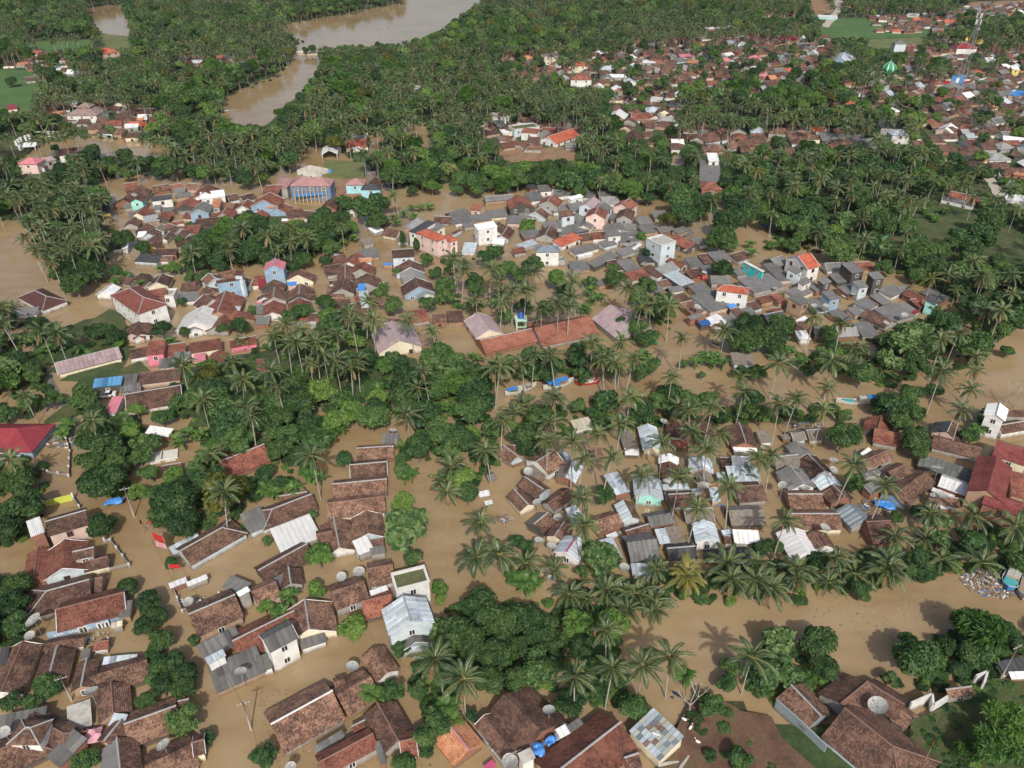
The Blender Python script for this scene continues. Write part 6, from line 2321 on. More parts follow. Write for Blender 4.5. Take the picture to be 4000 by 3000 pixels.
boat(W(2, 3, 58, 17), W(2, 3, 96, 17), 1.9, 'boat_white', [('cabin', 'boat_white', (0.02, 0.25, 0.6, 0.4, 1.7)), ('awning', 'tarp_blue', (0.20, 0.42, 0.8, 1.8, 1.95)), ('locker', 'boat_teal', (-0.35, -0.1, 0.5, 0.4, 0.9))],
     'long white boat with blue tarpaulin moored below the dark tree bank')
boat(W(1, 3, 84, 37), W(1, 3, 103, 41), 2.0, 'boat_teal', [('awning', 'dome_green', (-0.3, 0.05, 0.8, 1.2, 1.35)), ('locker', 'boat_blue', (0.12, 0.3, 0.7, 0.4, 1.0))],
     'small boat with a green awning tucked in among the trees')
boat(W(1, 2, 213, 27), W(1, 2, 227, 32), 1.8, 'boat_blue', [('cabin', 'boat_blue', (0.0, 0.25, 0.6, 0.4, 1.2))],
     'slim blue boat afloat at the forest edge')
boat(W(3, 3, 205, 14), W(3, 3, 214, -4), 3.0, 'boat_blue', [('cabin', 'boat_white', (0.1, 0.4, 0.7, 0.4, 2.0)), ('locker', 'boat_teal', (-0.35, -0.05, 0.7, 0.4, 0.8))],
     'wide dark blue boat moored at the debris heap')
boat(W(3, 3, 219, 22), W(3, 3, 224, 0), 2.6, 'boat_white', [('locker', 'deck', (-0.2, 0.2, 0.7, 0.4, 0.8))], 'pale wooden boat moored outside the wide dark blue boat')
cn = boat(W(1, 2, 171, 131.5), W(1, 2, 180, 135.5), 1.3, 'boat_white', [('bench', 'wood', (-0.3, -0.22, 0.8, 0.25, 0.32)), ('bench', 'wood', (0.15, 0.22, 0.8, 0.25, 0.32))], 'small open boat full of people crossing the flood', name='rowing_boat')
boat(W(0, 0, 193, 96.5), W(0, 0, 198, 96.5), 1.6, 'boat_white', [('bench', 'wood', (-0.1, 0.1, 0.8, 0.25, 0.32))], 'tiny white boat alone on the upper river', name='rowing_boat')
boat(W(2, 0, 116, 47, 0), W(2, 0, 122, 44, 0), 1.4, 'boat_blue', [('bench', 'wood', (-0.1, 0.1, 0.8, 0.25, 0.32))], 'pale small boat left between dark trees at the street', name='rowing_boat')

# people ---------------------------------------------------------
def person_mesh(pose):
    """one continuous body grown from a jointed skeleton"""
    if pose == 'sit':
        J = [(0, 0, 0.0), (0, 0.02, 0.25), (0, 0.02, 0.48), (0, 0, 0.58), (0, -0.01, 0.68), (0, -0.01, 0.80),
             (0.09, 0, 0), (0.13, -0.38, 0.06), (0.13, -0.42, -0.34), (0.13, -0.54, -0.38), (-0.09, 0, 0), (-0.13, -0.38, 0.06), (-0.13, -0.42, -0.34), (-0.13, -0.54, -0.38),
             (0.19, 0.02, 0.47), (0.24, -0.05, 0.22), (0.16, -0.28, 0.14), (0.14, -0.36, 0.13), (-0.19, 0.02, 0.47), (-0.24, -0.05, 0.22), (-0.16, -0.28, 0.14), (-0.14, -0.36, 0.13)]
    else:
        J = [(0, 0, 0.95), (0, 0.02, 1.18), (0, 0.02, 1.42), (0, 0, 1.52), (0, -0.01, 1.60), (0, -0.01, 1.73),
             (0.09, 0, 0.92), (0.11, -0.08, 0.50), (0.11, -0.02, 0.08), (0.11, -0.16, 0.03), (-0.09, 0, 0.92), (-0.11, 0.10, 0.50), (-0.11, 0.22, 0.10), (-0.11, 0.08, 0.03),
             (0.20, 0.02, 1.41), (0.26, 0.06, 1.14), (0.27, -0.04, 0.90), (0.27, -0.08, 0.81), (-0.20, 0.02, 1.41), (-0.27, -0.05, 1.15), (-0.26, -0.20, 0.94), (-0.26, -0.27, 0.88)]
    E = [(0, 1), (1, 2), (2, 3), (3, 4), (4, 5), (0, 6), (6, 7), (7, 8), (8, 9), (0, 10), (10, 11), (11, 12), (12, 13), (2, 14), (14, 15), (15, 16), (16, 17), (2, 18), (18, 19), (19, 20), (20, 21)]
    Rr = [.14, .13, .14, .055, .09, .095, .095, .065, .045, .04, .095, .065, .045, .04, .06, .045, .035, .04, .06, .045, .035, .04]
    me = bpy.data.meshes.new('body'); me.from_pydata(J, E, [])
    o = bpy.data.objects.new('tmp', me); COL.objects.link(o)
    o.modifiers.new('skin', 'SKIN'); sb = o.modifiers.new('sub', 'SUBSURF'); sb.levels = 1; sb.render_levels = 1
    for i, r_ in enumerate(Rr): me.skin_vertices[0].data[i].radius = (r_, r_ * (0.75 if i in (0, 1, 2) else 1))
    me.skin_vertices[0].data[0].use_root = True
    dg = bpy.context.evaluated_depsgraph_get()
    out = bpy.data.meshes.new_from_object(o.evaluated_get(dg))
    bpy.data.objects.remove(o)
    out.name = 'body'
    for mm in ('cloth_dark', 'skin'): out.materials.append(MATS[mm])
    hz = J[3][2]
    for p in out.polygons:
        c = p.center
        skin = c.z > hz or (abs(c.x) > 0.235) or (pose != 'sit' and c.z < 0.45) or (pose == 'sit' and c.z < -0.1)
        p.material_index = 1 if skin else 0
        p.use_smooth = True
    return out
PM = {k: person_mesh(k) for k in ('sit', 'stand')}
_b = bmesh.new(); bmesh.ops.create_icosphere(_b, subdivisions=2, radius=0.115)
HV = [tuple(v.co) for v in _b.verts]; HF = [tuple(v.index for v in f.verts) for f in _b.faces]; _b.free()
HAIR = mesh('hair', HV, HF, 'hair', smooth=True)
HV = boxes([(-0.2, -0.13, 0.5, 0.2, 0.14, 1.0)])
def person(p, rz, pose, z, desc, cloth='cloth_dark'):
    root = empty('person', (p.x, p.y, z), rz)
    b_ = link('body', PM[pose], root)
    if cloth != 'cloth_dark':
        b_.data = PM[pose].copy(); b_.data.materials[0] = MATS[cloth]
    link('hair', HAIR, root, (0, 0.02, 0.78 if pose == 'sit' else 1.70))
    reg(root, desc, 'person', label=desc)
for i in range(5):
    q = W(1, 2, 172.5 + i * 1.6, 132.2 + i * 0.7)
    person(q, (-1.2, 1.6, -0.4, 2.0, 1.5)[i], 'sit', 0.62, ['person seated at the bow of the crowded open boat in dark clothes', 'person in dark clothes seated second from the bow of the crowded boat', 'person in red seated amidships in the crowded open boat',
           'person in dark clothes seated just behind the one in red in the boat', 'person seated at the stern of the crowded open boat'][i], ('cloth_dark', 'cloth_dark', 'cloth_red', 'cloth_dark', 'cloth_dark')[i])
person(W(2, 0, 35, 77), 0.5, 'stand', -0.5, 'person in dark clothes wading by the red roofed house', 'cloth_dark')
person(W(2, 0, 38, 76), -0.9, 'stand', -0.5, 'person in pink wading beside another by the red roofed house', 'cloth_pink')
person(W(1, 0, 68, 96), 1.5, 'stand', -0.5, 'lone person in pale pink wading near the maroon roofed house', 'cloth_pink')
person(W(1, 2, 31, 57), 0.2, 'stand', -0.4, 'person in red standing before the white house at the flooded crossroads', 'cloth_red')

# ducks ---------------------------------------------------------
def duck_mesh():
    V, F = [], []
    tube([(-0.34, 0, 0.24), (-0.2, 0, 0.22), (0, 0, 0.22), (0.18, 0, 0.26), (0.24, 0, 0.40), (0.26, 0, 0.52), (0.34, 0, 0.52)], [0.02, 0.12, 0.16, 0.11, 0.05, 0.06, 0.03], 8, V, F)
    return mesh('body', V, F, 'feather_white', smooth=True)
DK = duck_mesh()
V, F = boxes([(0.34, -0.03, 0.50, 0.44, 0.03, 0.53)]); BEAK = mesh('beak', V, F, 'orange_buoy')
V, F = boxes([(0.0, -0.08, -0.02, 0.03, -0.05, 0.12), (0.0, 0.05, -0.02, 0.03, 0.08, 0.12)]); LEGS = mesh('leg', V, F, 'orange_buoy')
for (x, y), d in zip(((149, 125), (154, 132), (160, 144)), ('white duck on the muddy bank farthest from the lower edge', 'white duck on the muddy bank, middle one of three', 'white duck on the muddy bank closest to the lower edge')):
    p = W(3, 2, x, y, 0.85)
    root = empty('duck', (p.x, p.y, 0.87), random.uniform(0, 6))
    link('body', DK, root, scale=(1.5,) * 3); link('beak', BEAK, root, scale=(1.5,) * 3); link('leg', LEGS, root, scale=(1.5,) * 3)
    reg(root, d, 'duck', 'white ducks on the bank', label=d)

# flags, fences, walls ---------------------------------------------


def flag_at(p, h, mat, label, w=1.5, hh=1.0, rz=0.0, emblem=None):
    root = empty('flag', (p.x, p.y, 0), rz)
    V, F = bar((0, 0, -1.2), (0, 0, h), 0.035, 5); link('pole', mesh('pole', V, F, 'wood_pale'), root)
    V, F = [], []
    n = 8
    for i in range(n + 1):
        t = i / n
        yy = 0.16 * math.sin(t * 6) * t; dz = -0.25 * t
        V += [(w * t, yy, h - hh + dz), (w * t, yy, h + dz - 0.05)]
    for i in range(n): F.append((2 * i, 2 * i + 2, 2 * i + 3, 2 * i + 1))
    link('cloth', mesh('cloth', V, F, mat), root)
    if emblem:
        V, F = [], []
        for i in range(10):
            a0, a1 = i * 0.628, (i + 1) * 0.628
            n = len(V)
            for a, rr in ((a0, .18), (a1, .18), (a1, .28), (a0, .28)): V.append((w * .45 + rr * math.cos(a), -0.13, h - hh * .6 + rr * math.sin(a)))
            F.append((n, n + 1, n + 2, n + 3))
        link('emblem', mesh('emblem', V, F, 'black'), root)
    reg(root, label, 'flag', 'red flags on thin poles', label=label)
flag_at(W(2, 0, 146, 148), 5.0, 'red', 'largest red flag with a dark ring emblem by the hipped brown roof', 3.0, 1.9, 2.7, True)
flag_at(W(2, 0, 147, 151), 4.0, 'cloth_pink', 'pale pink and white flag hanging just under the largest red flag', 2.4, 1.4, 2.8)
flag_at(W(2, 0, 149, 167), 3.4, 'red', 'red flag over the green bush at the street edge', 1.8, 1.1, 0.2)
flag_at(W(2, 0, 124, 130), 3.5, 'red', 'small red flag on a leaning pole by the banana plant', 1.0, 1.1, 1.8)
flag_at(W(2, 0, 137, 130), 3.6, 'red', 'small red flag at the foot of the big rounded tree', 1.4, 0.8, 3.0)
flag_at(W(2, 0, 131, 138), 4.5, 'cloth_pink', 'pinkish flag on a tall stick in the flooded street', 1.1, 1.0, 1.6)
flag_at(W(3, 3, 133, 165, 0.8), 5.5, 'red', 'red flag on a leaning bamboo stick in the grassy corner', 2.4, 1.2, 0.9)

def wall_run(name, pts, h, th, mat, label, cat, z0=-1.2, posts=False, zt=None, step=3.0):
    """a wall or fence through the points, with posts"""
    root = empty(name, (pts[0].x, pts[0].y, 0))
    for a, b_ in zip(pts[:-1], pts[1:]):
        d = b_ - a; L = d.length; rz = math.atan2(d.y, d.x)
        V, F = boxes([(0, -th / 2, z0, L, th / 2, h)])
        link('panel', mesh('panel', V, F, mat), root, (a.x - pts[0].x, a.y - pts[0].y, 0), (0, 0, rz))
        k = max(1, int(L / step))
        if posts:
            for i in range(k + 1):
                V, F = boxes([(-0.16, -0.16, z0, 0.16, 0.16, h + 0.35)])
                q = a + d * i / k - pts[0]
                link('post', mesh('post', V, F, 'wall_white'), root, (q.x, q.y, 0), (0, 0, rz))
    reg(root, label, cat, label=label)
    return root
wall_run('garden_wall', [W(2, 0, 39, 106), W(2, 0, 64, 100)], 1.5, 0.2, 'lime', 'lime yellow garden wall with white posts above the pinkish walled house', 'wall', posts=True, step=5)
wall_run('garden_wall', [W(2, 0, 64, 100), W(2, 0, 69, 108)], 0.9, 0.15, 'wall_grey', 'short grey garden wall running down from the lime yellow wall', 'wall', posts=True)
wall_run('garden_wall', [W(2, 0, 42, 78), W(2, 0, 60, 81), W(2, 0, 61, 60), W(2, 0, 56, 44)], 0.9, 0.15, 'wall_grey', 'broken grey garden wall round the flooded yard of the red roofed house', 'wall', posts=True, step=2.5)
wall_run('garden_wall', [W(2, 0, 91, 137), W(2, 0, 96, 137), W(2, 0, 112, 158), W(2, 0, 95, 162)], 0.9, 0.15, 'wall_grey', 'white and grey garden wall with a corner jutting into the flooded street', 'wall', posts=True, step=2.5)
wall_run('garden_wall', [W(3, 0, 150, 12), W(3, 0, 158, 32), W(3, 0, 190, 18)], 0.9, 0.15, 'wall_grey', 'grey garden wall below the white canopy roof with a dish inside its corner', 'wall', posts=True, step=2.5)
wall_run('parapet_wall', [W(3, 0, 43, 55.5), W(3, 0, 96, 43.5)], 1.75, 0.3, 'wall_blue', 'grey-blue shop front wall with white arched frames and pale lettering', 'wall')
# white arched frames on the shop front and rows of pale letters
SF = [W(3, 0, 43, 55.5), W(3, 0, 96, 43.5)]
d_ = (SF[1] - SF[0]); L_ = d_.length; rz_ = math.atan2(d_.y, d_.x)
shop = [o for o in COL.objects if o.name.startswith('parapet_wall') and o.parent is None][0]
for t in (0.535, 0.60, 0.84, 0.895, 0.95):
    V, F = boxes([(-0.42, -0.22, 0.3, -0.24, -0.155, 1.4), (0.24, -0.22, 0.3, 0.42, -0.155, 1.4), (-0.42, -0.22, 1.4, 0.42, -0.155, 1.6)])
    link('window_frame', mesh('window_frame', V, F, 'frame_white'), shop, (d_.x * t, d_.y * t, 0), (0, 0, rz_))
    V, F = boxes([(-0.24, -0.19, 0.3, 0.24, -0.155, 1.4)])
    link('pane', mesh('pane', V, F, 'glass_dark'), shop, (d_.x * t, d_.y * t, 0), (0, 0, rz_))
letters = []
V, F = [], []
x = 1.0
for word in (3, 7, 3):
    for i in range(word):
        b = boxes([(x, -0.19, 0.7, x + 0.10, -0.15, 1.25), (x + 0.24, -0.19, 0.7, x + 0.34, -0.15, 1.25), (x + 0.10, -0.19, (0.7, 0.92, 1.12)[(i * 7 + word) % 3], x + 0.24, -0.15, (1.05, 1.25)[i % 2])])
        n = len(V); V += b[0]; F += [tuple(n + k for k in f) for f in b[1]]
        x += 0.5
    x += 0.8
link('lettering', mesh('lettering', V, F, 'frame_white'), shop, (0, 0, 0), (0, 0, rz_))
wall_run('boundary_wall', [W(3, 3, 6, 112, 0.8), W(3, 3, 24, 128, 0.8), W(3, 3, 49, 152, 0.8)], 2.4, 0.25, 'wall_shore', 'weathered blue-grey wall along the big dark brown hipped house', 'wall', z0=-0.5)
wall_run('ruined_wall', [W(3, 3, 122, 114, 1), W(3, 3, 140, 106, 1), W(3, 3, 141, 116, 1), W(3, 3, 157, 106, 1)], 2.4, 0.3, 'wall_white', 'roofless white wall of a ruin with black window holes', 'wall', z0=-0.5)
wall_run('ruined_wall', [W(3, 3, 177, 92, 1), W(3, 3, 187, 88, 1), W(3, 3, 184, 98, 1)], 2.8, 0.3, 'wall_white', 'white corner frame of a ruin at the end of the small tiled roof', 'wall', z0=-0.5)
wall_run('boundary_wall', [W(0, 3, 197, 149, 1), W(0, 3, 199, 156, 1), W(0, 3, 206, 160, 1), W(0, 3, 224, 164, 1)], 3.2, 0.3, 'wall_white', 'curved white boundary wall round the orange roofed yard', 'wall')
# pond fence of short white posts
root = empty('pond_fence', tuple(W(0, 0, 15, 126, 0.8)))
o0 = root.location.copy()
for q in ((15, 126), (17, 124.5), (19, 123), (23, 121.5), (26, 120.5), (29, 119.5), (32, 118.5), (35, 118), (39, 117.8), (43, 117.8), (47, 118), (51, 117.6), (18, 130)):
    p = W(0, 0, q[0], q[1], 0.8)
    V, F = boxes([(-0.5, -0.5, -1.0, 0.5, 0.5, 2.2), (-0.65, -0.65, 2.2, 0.65, 0.65, 2.4)])
    link('post', mesh('post', V, F, 'frame_white'), root, tuple(p - o0))
a_, b_ = W(0, 0, 17, 124.5, 0.8), W(0, 0, 35, 118, 0.8)
for s, e in ((W(0, 0, 15, 126, 0.8), W(0, 0, 35, 118, 0.8)), (W(0, 0, 35, 118, 0.8), W(0, 0, 51, 117.6, 0.8))):
    V, F = bar(s - o0, e - o0, 0.12, 4)
    link('rail', mesh('rail', V, F, 'frame_white'), root)
reg(root, '', 'fence', label='fence of square white posts along the head of the flooded pond')
# causeway between the lake and the river
a_, b_ = W(0, 1, 36, 46, 0), W(0, 1, 60, 46, 0)
V, F = boxes([(0, -1.2, -1.5, (b_ - a_).length, 1.2, 1.3)])
cw = link('causeway', mesh('causeway', V, F, 'concrete_pale'), None, tuple(a_), (0, 0, math.atan2((b_ - a_).y, (b_ - a_).x)))
reg(cw, '', 'bridge', label='pale concrete causeway between the big lake and the river')

# mosque with green striped dome
p = W(0, 3, 101, 74, 0)
root = empty('mosque', (p.x, p.y, 0), 0.1)
V, F = boxes([(-8, -6, -1, 8, 6, 4.5)]); link('hall', mesh('hall', V, F, 'concrete'), root)
V, F = boxes([(-3.6, -3.6, 4.5, 3.6, 3.6, 6.2), (-4.1, -4.1, 6.2, 4.1, 4.1, 6.6)]); link('dome_base', mesh('dome_base', V, F, 'wall_white'), root)
V, F = tube([(0, 0, 6.6), (0, 0, 8.4)], [3.4, 3.4], 16); link('drum', mesh('drum', V, F, 'dome_green'), root)
prof = [(3.4, 8.4), (4.2, 9.2), (4.3, 10.2), (3.8, 11.4), (2.6, 12.7), (1.2, 13.7), (0.25, 14.4), (0.12, 16.0)]
V, F, FM = [], [], []
SG = 32
for r_, z in prof:
    for k in range(SG): V.append((r_ * math.cos(2 * math.pi * k / SG), r_ * math.sin(2 * math.pi * k / SG), z))
for i in range(len(prof) - 1):
    for k in range(SG):
        F.append((i * SG + k, i * SG + (k + 1) % SG, (i + 1) * SG + (k + 1) % SG, (i + 1) * SG + k)); FM.append(1 if k % 4 == 0 and i < 6 else 0)
link('dome', mesh('dome', V, F, None, mats=['dome_green', 'mint_paint'], fmat=FM, smooth=True), root)
V, F = boxes([(-13, -4, -1, -8.5, 1, 8), (-13.5, -4.5, 8, -8, 1.5, 8.3)]); link('annex', mesh('annex', V, F, 'wall_pale'), root)
for k in range(3): link('window', window_mesh('w'), root, (-12 + k * 1.3, -4.04, 6.3))
reg(root, '', 'mosque', label='mosque with a green striped onion dome in the far town')
# golden finial of the red roofed hall
p = W(0, 3, 171, 36, 7)
V, F = tube([(0, 0, 0), (0, 0, 0.6), (0, 0, 1.4), (0, 0, 2.4), (0, 0, 3.4)], [0.5, 1.1, 1.2, 0.5, 0.05], 10)
o = link('roof_finial', mesh('roof_finial', V, F, 'gold', smooth=True), None, tuple(p)); reg(o, '', 'finial', label='golden finial on top of the red pyramid roofed hall')
# telecom mast
b0 = W(0, 3, 160, 92, 0)
root = empty('lattice_mast', (b0.x, b0.y, 0), 0.3)
H_ = 48
for i, (sx, sy) in enumerate(((-1, -1), (1, -1), (1, 1), (-1, 1))):
    V, F = bar((sx * 1.9, sy * 1.9, -1), (sx * 0.6, sy * 0.6, H_), 0.10, 5)
    link('leg', mesh('leg', V, F, 'metal_grey'), root)
V, F = [], []
for k in range(16):
    z0, z1 = k * 3.0, (k + 1) * 3.0
    r0, r1 = 1.9 - 1.3 * z0 / H_, 1.9 - 1.3 * z1 / H_
    cs0 = [(-r0, -r0, z0), (r0, -r0, z0), (r0, r0, z0), (-r0, r0, z0)]; cs1 = [(-r1, -r1, z1), (r1, -r1, z1), (r1, r1, z1), (-r1, r1, z1)]
    for i in range(4):
        bar(cs0[i], cs1[(i + 1) % 4], 0.04, 3, V, F); bar(cs0[i], cs0[(i + 1) % 4], 0.04, 3, V, F)
link('brace', mesh('brace', V, F, 'metal_grey'), root)
for k in range(6):
    a = k * 1.047
    V, F = boxes([(-0.25, -0.15, -1.2, 0.25, 0.15, 1.2)])
    link('antenna', mesh('antenna', V, F, 'frame_white'), root, (1.3 * math.cos(a), 1.3 * math.sin(a), H_ - 1.5 - 3 * (k % 2)), (0, 0, a))
reg(root, '', 'mast', label='tall grey lattice telephone mast rising over the far town')
# banner board
p = W(0, 3, 162, 75, 0)
root = empty('banner_board', (p.x, p.y, 0), 0.0); root.scale = (0.68, 1, 0.8)
for xx in (-11.0, 6.0):
    V, F = boxes([(0, -0.1, 1.5, 5, 0.1, 4.5)]); link('red_panel', mesh('red_panel', V, F, 'red'), root, (xx, 0, 0))
V, F = boxes([(-6, -0.15, 2, 6, 0.15, 8)]); link('blue_panel', mesh('blue_panel', V, F, 'boat_blue'), root)
V, F = boxes([(-11, -0.16, 4.5, -6, 0.1, 5.4), (6, -0.16, 4.5, 11, 0.1, 5.4), (-1.5, -0.2, 3, 1.5, -0.15, 6.5)]); link('white_panel', mesh('white_panel', V, F, 'frame_white'), root)
V, F = boxes([(-10.8, 0.1, -1, -10.4, 0.4, 5), (10.4, 0.1, -1, 10.8, 0.4, 5), (-0.2, 0.15, -1, 0.2, 0.5, 7)]); link('post', mesh('post', V, F, 'metal_grey'), root)
reg(root, '', 'sign', label='blue banner board with red and white sides under the mast')
# water tank on its green stand
p = W(1, 2, 7.5, 117.5, 0)
root = empty('water_tower', (p.x, p.y, 0), 0.1)
for sx in (-1.3, 1.3):
    for sy in (-1.3, 1.3):
        V, F = boxes([(sx - .18, sy - .18, -1.2, sx + .18, sy + .18, 3.0)]); link('leg', mesh('leg', V, F, 'mint_paint'), root)
V, F = boxes([(-1.7, -1.7, 3.0, 1.7, 1.7, 3.3), (-1.4, -1.4, 0.9, 1.4, -1.2, 1.1), (-1.4, 1.2, 0.9, 1.4, 1.4, 1.1)]); link('platform', mesh('platform', V, F, 'mint_paint'), root)
V, F = tube([(0, 0, 3.3), (0, 0, 4.7), (0, 0, 5.1), (0, 0, 5.3)], [0.85, 0.85, 0.55, 0.3], 14); link('tank', mesh('tank', V, F, 'tank_blue', smooth=True), root)
reg(root, '', 'water tower', label='dark blue water tank on a pale green stand beside the school')
# grey concrete water box at the crossroads
p = W(1, 2, 40, 63, 0)
root = empty('water_cistern', (p.x, p.y, 0), 0.15)
V, F = boxes([(-2, -1.5, -1, 2, -1.3, 2.4), (-2, 1.3, -1, 2, 1.5, 2.4), (-2, -1.3, -1, -1.8, 1.3, 2.4), (1.8, -1.3, -1, 2, 1.3, 2.4)]); link('wall', mesh('wall', V, F, 'wall_grey'), root)
V, F = boxes([(-1.8, -1.3, 0, 1.8, 1.3, 1.7)]); link('water', mesh('water', V, F, 'dome_green'), root)
reg(root, '', 'cistern', label='open concrete cistern beside the white hipped two-storey house')
# school verandas: blue rails and yellow posts
p0, p1 = W(0, 1, 33, 162, 6.0), W(0, 1, 60, 160.5, 6.0)
p0.z = p1.z = 0
d_ = p1 - p0; rz_ = math.atan2(d_.y, d_.x)
root = empty('school_veranda', (p0.x, p0.y, 0), rz_)
for i in range(9):
    V, F = boxes([(-0.11, -0.11, -1.2, 0.11, 0.11, 6.2)]); link('post', mesh('post', V, F, 'yellow_post'), root, (d_.length * i / 8, -2.2, 0))
V, F = boxes([(0, -2.3, 3.0, d_.length, -2.1, 4.0)]); link('railing', mesh('railing', V, F, 'boat_blue'), root)
V, F = boxes([(0, -2.1, 2.85, d_.length, 0, 3.0)]); link('floor_slab', mesh('floor_slab', V, F, 'tarp_blue'), root)
reg(root, '', 'veranda', label='blue railed veranda with yellow posts along the two-storey school')
# bamboo fence in the flooded yard
p0, p1 = W(1, 1, 165, 118), W(1, 1, 181, 116)
d_ = p1 - p0; root = empty('bamboo_fence', (p0.x, p0.y, 0), math.atan2(d_.y, d_.x))
for i in range(26):
    V, F = bar((0, 0, -1), (random.uniform(-.05, .05), 0, 1.6 + random.uniform(-.1, .2)), 0.05, 4)
    link('stake', mesh('stake', V, F, 'wood_pale'), root, (d_.length * i / 25, 0, 0))
V, F = bar((0, 0.06, 1.0), (d_.length, 0.06, 1.0), 0.05, 4); bar((0, 0.06, 0.4), (d_.length, 0.06, 0.4), 0.05, 4, V, F); link('rail', mesh('rail', V, F, 'wood_pale'), root)
reg(root, '', 'fence', label='pale split bamboo fence in front of a brown roof in the flooded yard')

# patched zinc shed by the muddy bank
A_, B_, C_ = W(3, 2, 122, 114, 3.4), W(3, 2, 149, 139, 3.4), W(3, 2, 101, 133, 2.7)
e1 = (B_ - A_); e2 = (C_ - A_); e1.z = e2.z = 0
mid = A_ + e1 / 2 + e2 / 2
rz_ = math.atan2(e1.y, e1.x)
root = empty('patched_shed', (mid.x, mid.y, 0), rz_)
L_, S_ = e1.length, e2.length
nu, nv = 9, 5
cols = ['zinc', 'zinc', 'zinc', 'zinc_blue', 'zinc', 'rusty']
mat_plain('rusty', (0.17, 0.085, 0.06), 0.8, (0.33, 0.33, 0.33), 1.3)
mat_plain('lichen_sheet', (0.36, 0.38, 0.33), 0.7, (0.20, 0.20, 0.15), 1.6)
sgn = -1 if (Matrix.Rotation(-rz_, 2) @ Vector((e2.x, e2.y))).y < 0 else 1
for j in range(nv):
    for i in range(nu):
        mt = random.choice(['zinc', 'zinc', 'zinc_blue', 'lichen_sheet', 'rusty', 'zinc'] if 0 < i < 6 and j > 0 else ['zinc', 'zinc_blue', 'zinc', 'lichen_sheet'])
        V = []; n = 7
        FF = []
        for q in range(n + 1):
            zz_ = 0.03 if q % 2 else -0.03
            V += [(L_ / nu * 1.04 * q / n, 0, zz_), (L_ / nu * 1.04 * q / n, sgn * S_ / nv * 1.06, zz_ - 0.7 / nv)]
        for q in range(n): FF.append((2 * q, 2 * q + 2, 2 * q + 3, 2 * q + 1))
        UV = [(k * 0.1, k % 2) for k in range(len(V))]
        o = link('sheet', mesh('sheet', V, FF, mt, UV), root, (-L_ / 2 + L_ * i / nu, -sgn * S_ / 2 + sgn * S_ * j / nv, 3.4 - 0.7 * j / nv + 0.03 * (i % 2) - 0.05 * j + 0.12), (0, 0, random.uniform(-.01, .01)))
        g = random.uniform(0.75, 1.1); o.color = (g, g, g, 1)
V, F = boxes([(-L_ / 2 + .2, -S_ / 2 + .2, -1, L_ / 2 - .2, S_ / 2 - .2, 2.6)]); link('wall', mesh('wall', V, F, 'wall_cream'), root)
V, F = boxes([(-0.6, -0.4, 3.25, 0.6, -0.2, 3.45)]); link('batten', mesh('batten', V, F, 'frame_white'), root, rot=(0, 0, 0.5))
reg(root, '', 'shed', label='zinc shed patched with rusty and lichened sheets beside the muddy bank')
ROOFPOLY.append([proj(q)[:2] for q in (A_, B_, B_ + e2, C_)])

# tarpaulins, small things afloat
def rag(p, w, h, mat, label, name='tarpaulin', z=0.6, rz=0.0, cat='tarpaulin'):
    V, F = [], []
    n = 5
    r = random.Random(int(w * 100 + h * 77 + p.x))
    for j in range(n + 1):
        for i in range(n + 1):
            x, y = (i / n - .5) * w, (j / n - .5) * h
            V.append((x + r.uniform(-.1, .1) * w / 2, y + r.uniform(-.1, .1) * h / 2, z + 0.22 * math.sin(i * 1.3 + j) + r.uniform(-.12, .12) - (0.3 if i in (0, n) or j in (0, n) else 0)))
    for j in range(n):
        for i in range(n): a = j * (n + 1) + i; F.append((a, a + 1, a + n + 2, a + n + 1))
    m2_ = len(V)
    V += [(v[0], v[1], v[2] - 0.06) for v in V]
    F += [tuple(m2_ + i for i in reversed(f)) for f in F]
    o = link(name, mesh(name, V, F, mat), None, (p.x, p.y, 0), (0, 0, rz))
    reg(o, label, cat, label=label)
rag(W(3, 2, 23, 148, 3.0), 1.7, 2.0, 'tarp_blue', 'crumpled bright blue tarpaulin, lower of two on the brown roof edge', z=2.9)
rag(W(3, 2, 33, 141, 2.6), 1.9, 1.2, 'tarp_blue', 'crumpled bright blue tarpaulin, upper of two on the brown roof edge', z=2.6, rz=0.7)
rag(W(2, 3, 100, 107), 4.0, 2.2, 'tarp_blue', 'bright blue tarpaulin by the long brown house with sky-blue trim', z=1.2, rz=-0.4)
rag(W(2, 0, 100, 105), 3.6, 1.8, 'tarp_blue', 'blue tarpaulin over a small street cart beside the dark trees', z=1.5, rz=0.3)
rag(W(2, 2, 179, 105), 2.0, 0.8, 'tarp_navy', 'navy cloth floating in the drowned hamlet', z=0.1)
rag(W(2, 3, 54, 108), 2.2, 1.4, 'mint_paint', 'pale green boat cover adrift by the drowned hamlet', z=0.2)
rag(W(3, 0, 76, 136, 2.0), 3.4, 2.4, 'cloth_pink', 'faded pink cloth over junk between the brown roofs', z=1.6, rz=0.4)
rag(W(1, 2, 163, 77), 3.0, 2.2, 'red', 'orange-red tarpaulin hung beside a brown roof in the kampong', z=1.8)
rag(W(1, 1, 89, 47, 0), 1.0, 1.0, 'wood', 'low brown raft of planks by the thatched hut', z=0.1)
rag(W(3, 2, 141, 103), 1.9, 1.5, 'cloth_dark', 'small dark square board with a white patch floating in the creek', z=0.05, name='floating_board', cat='board')
rag(W(1, 2, 124, 131), 1.0, 2.2, 'dome_green', 'small green hut door floating near the open boat', z=0.6, name='floating_board', cat='board')
rag(W(3, 2, 47, 132, 2.0), 3.5, 3.0, 'zinc', 'crumpled zinc sheets heaped beside the palm trunk', z=1.4, name='sheet_heap', cat='metal sheets')
rag(W(0, 1, 63, 148, 1.0), 3.0, 3.0, 'tarp_blue', 'blue tarpaulin by the unfinished concrete building', z=1.4)
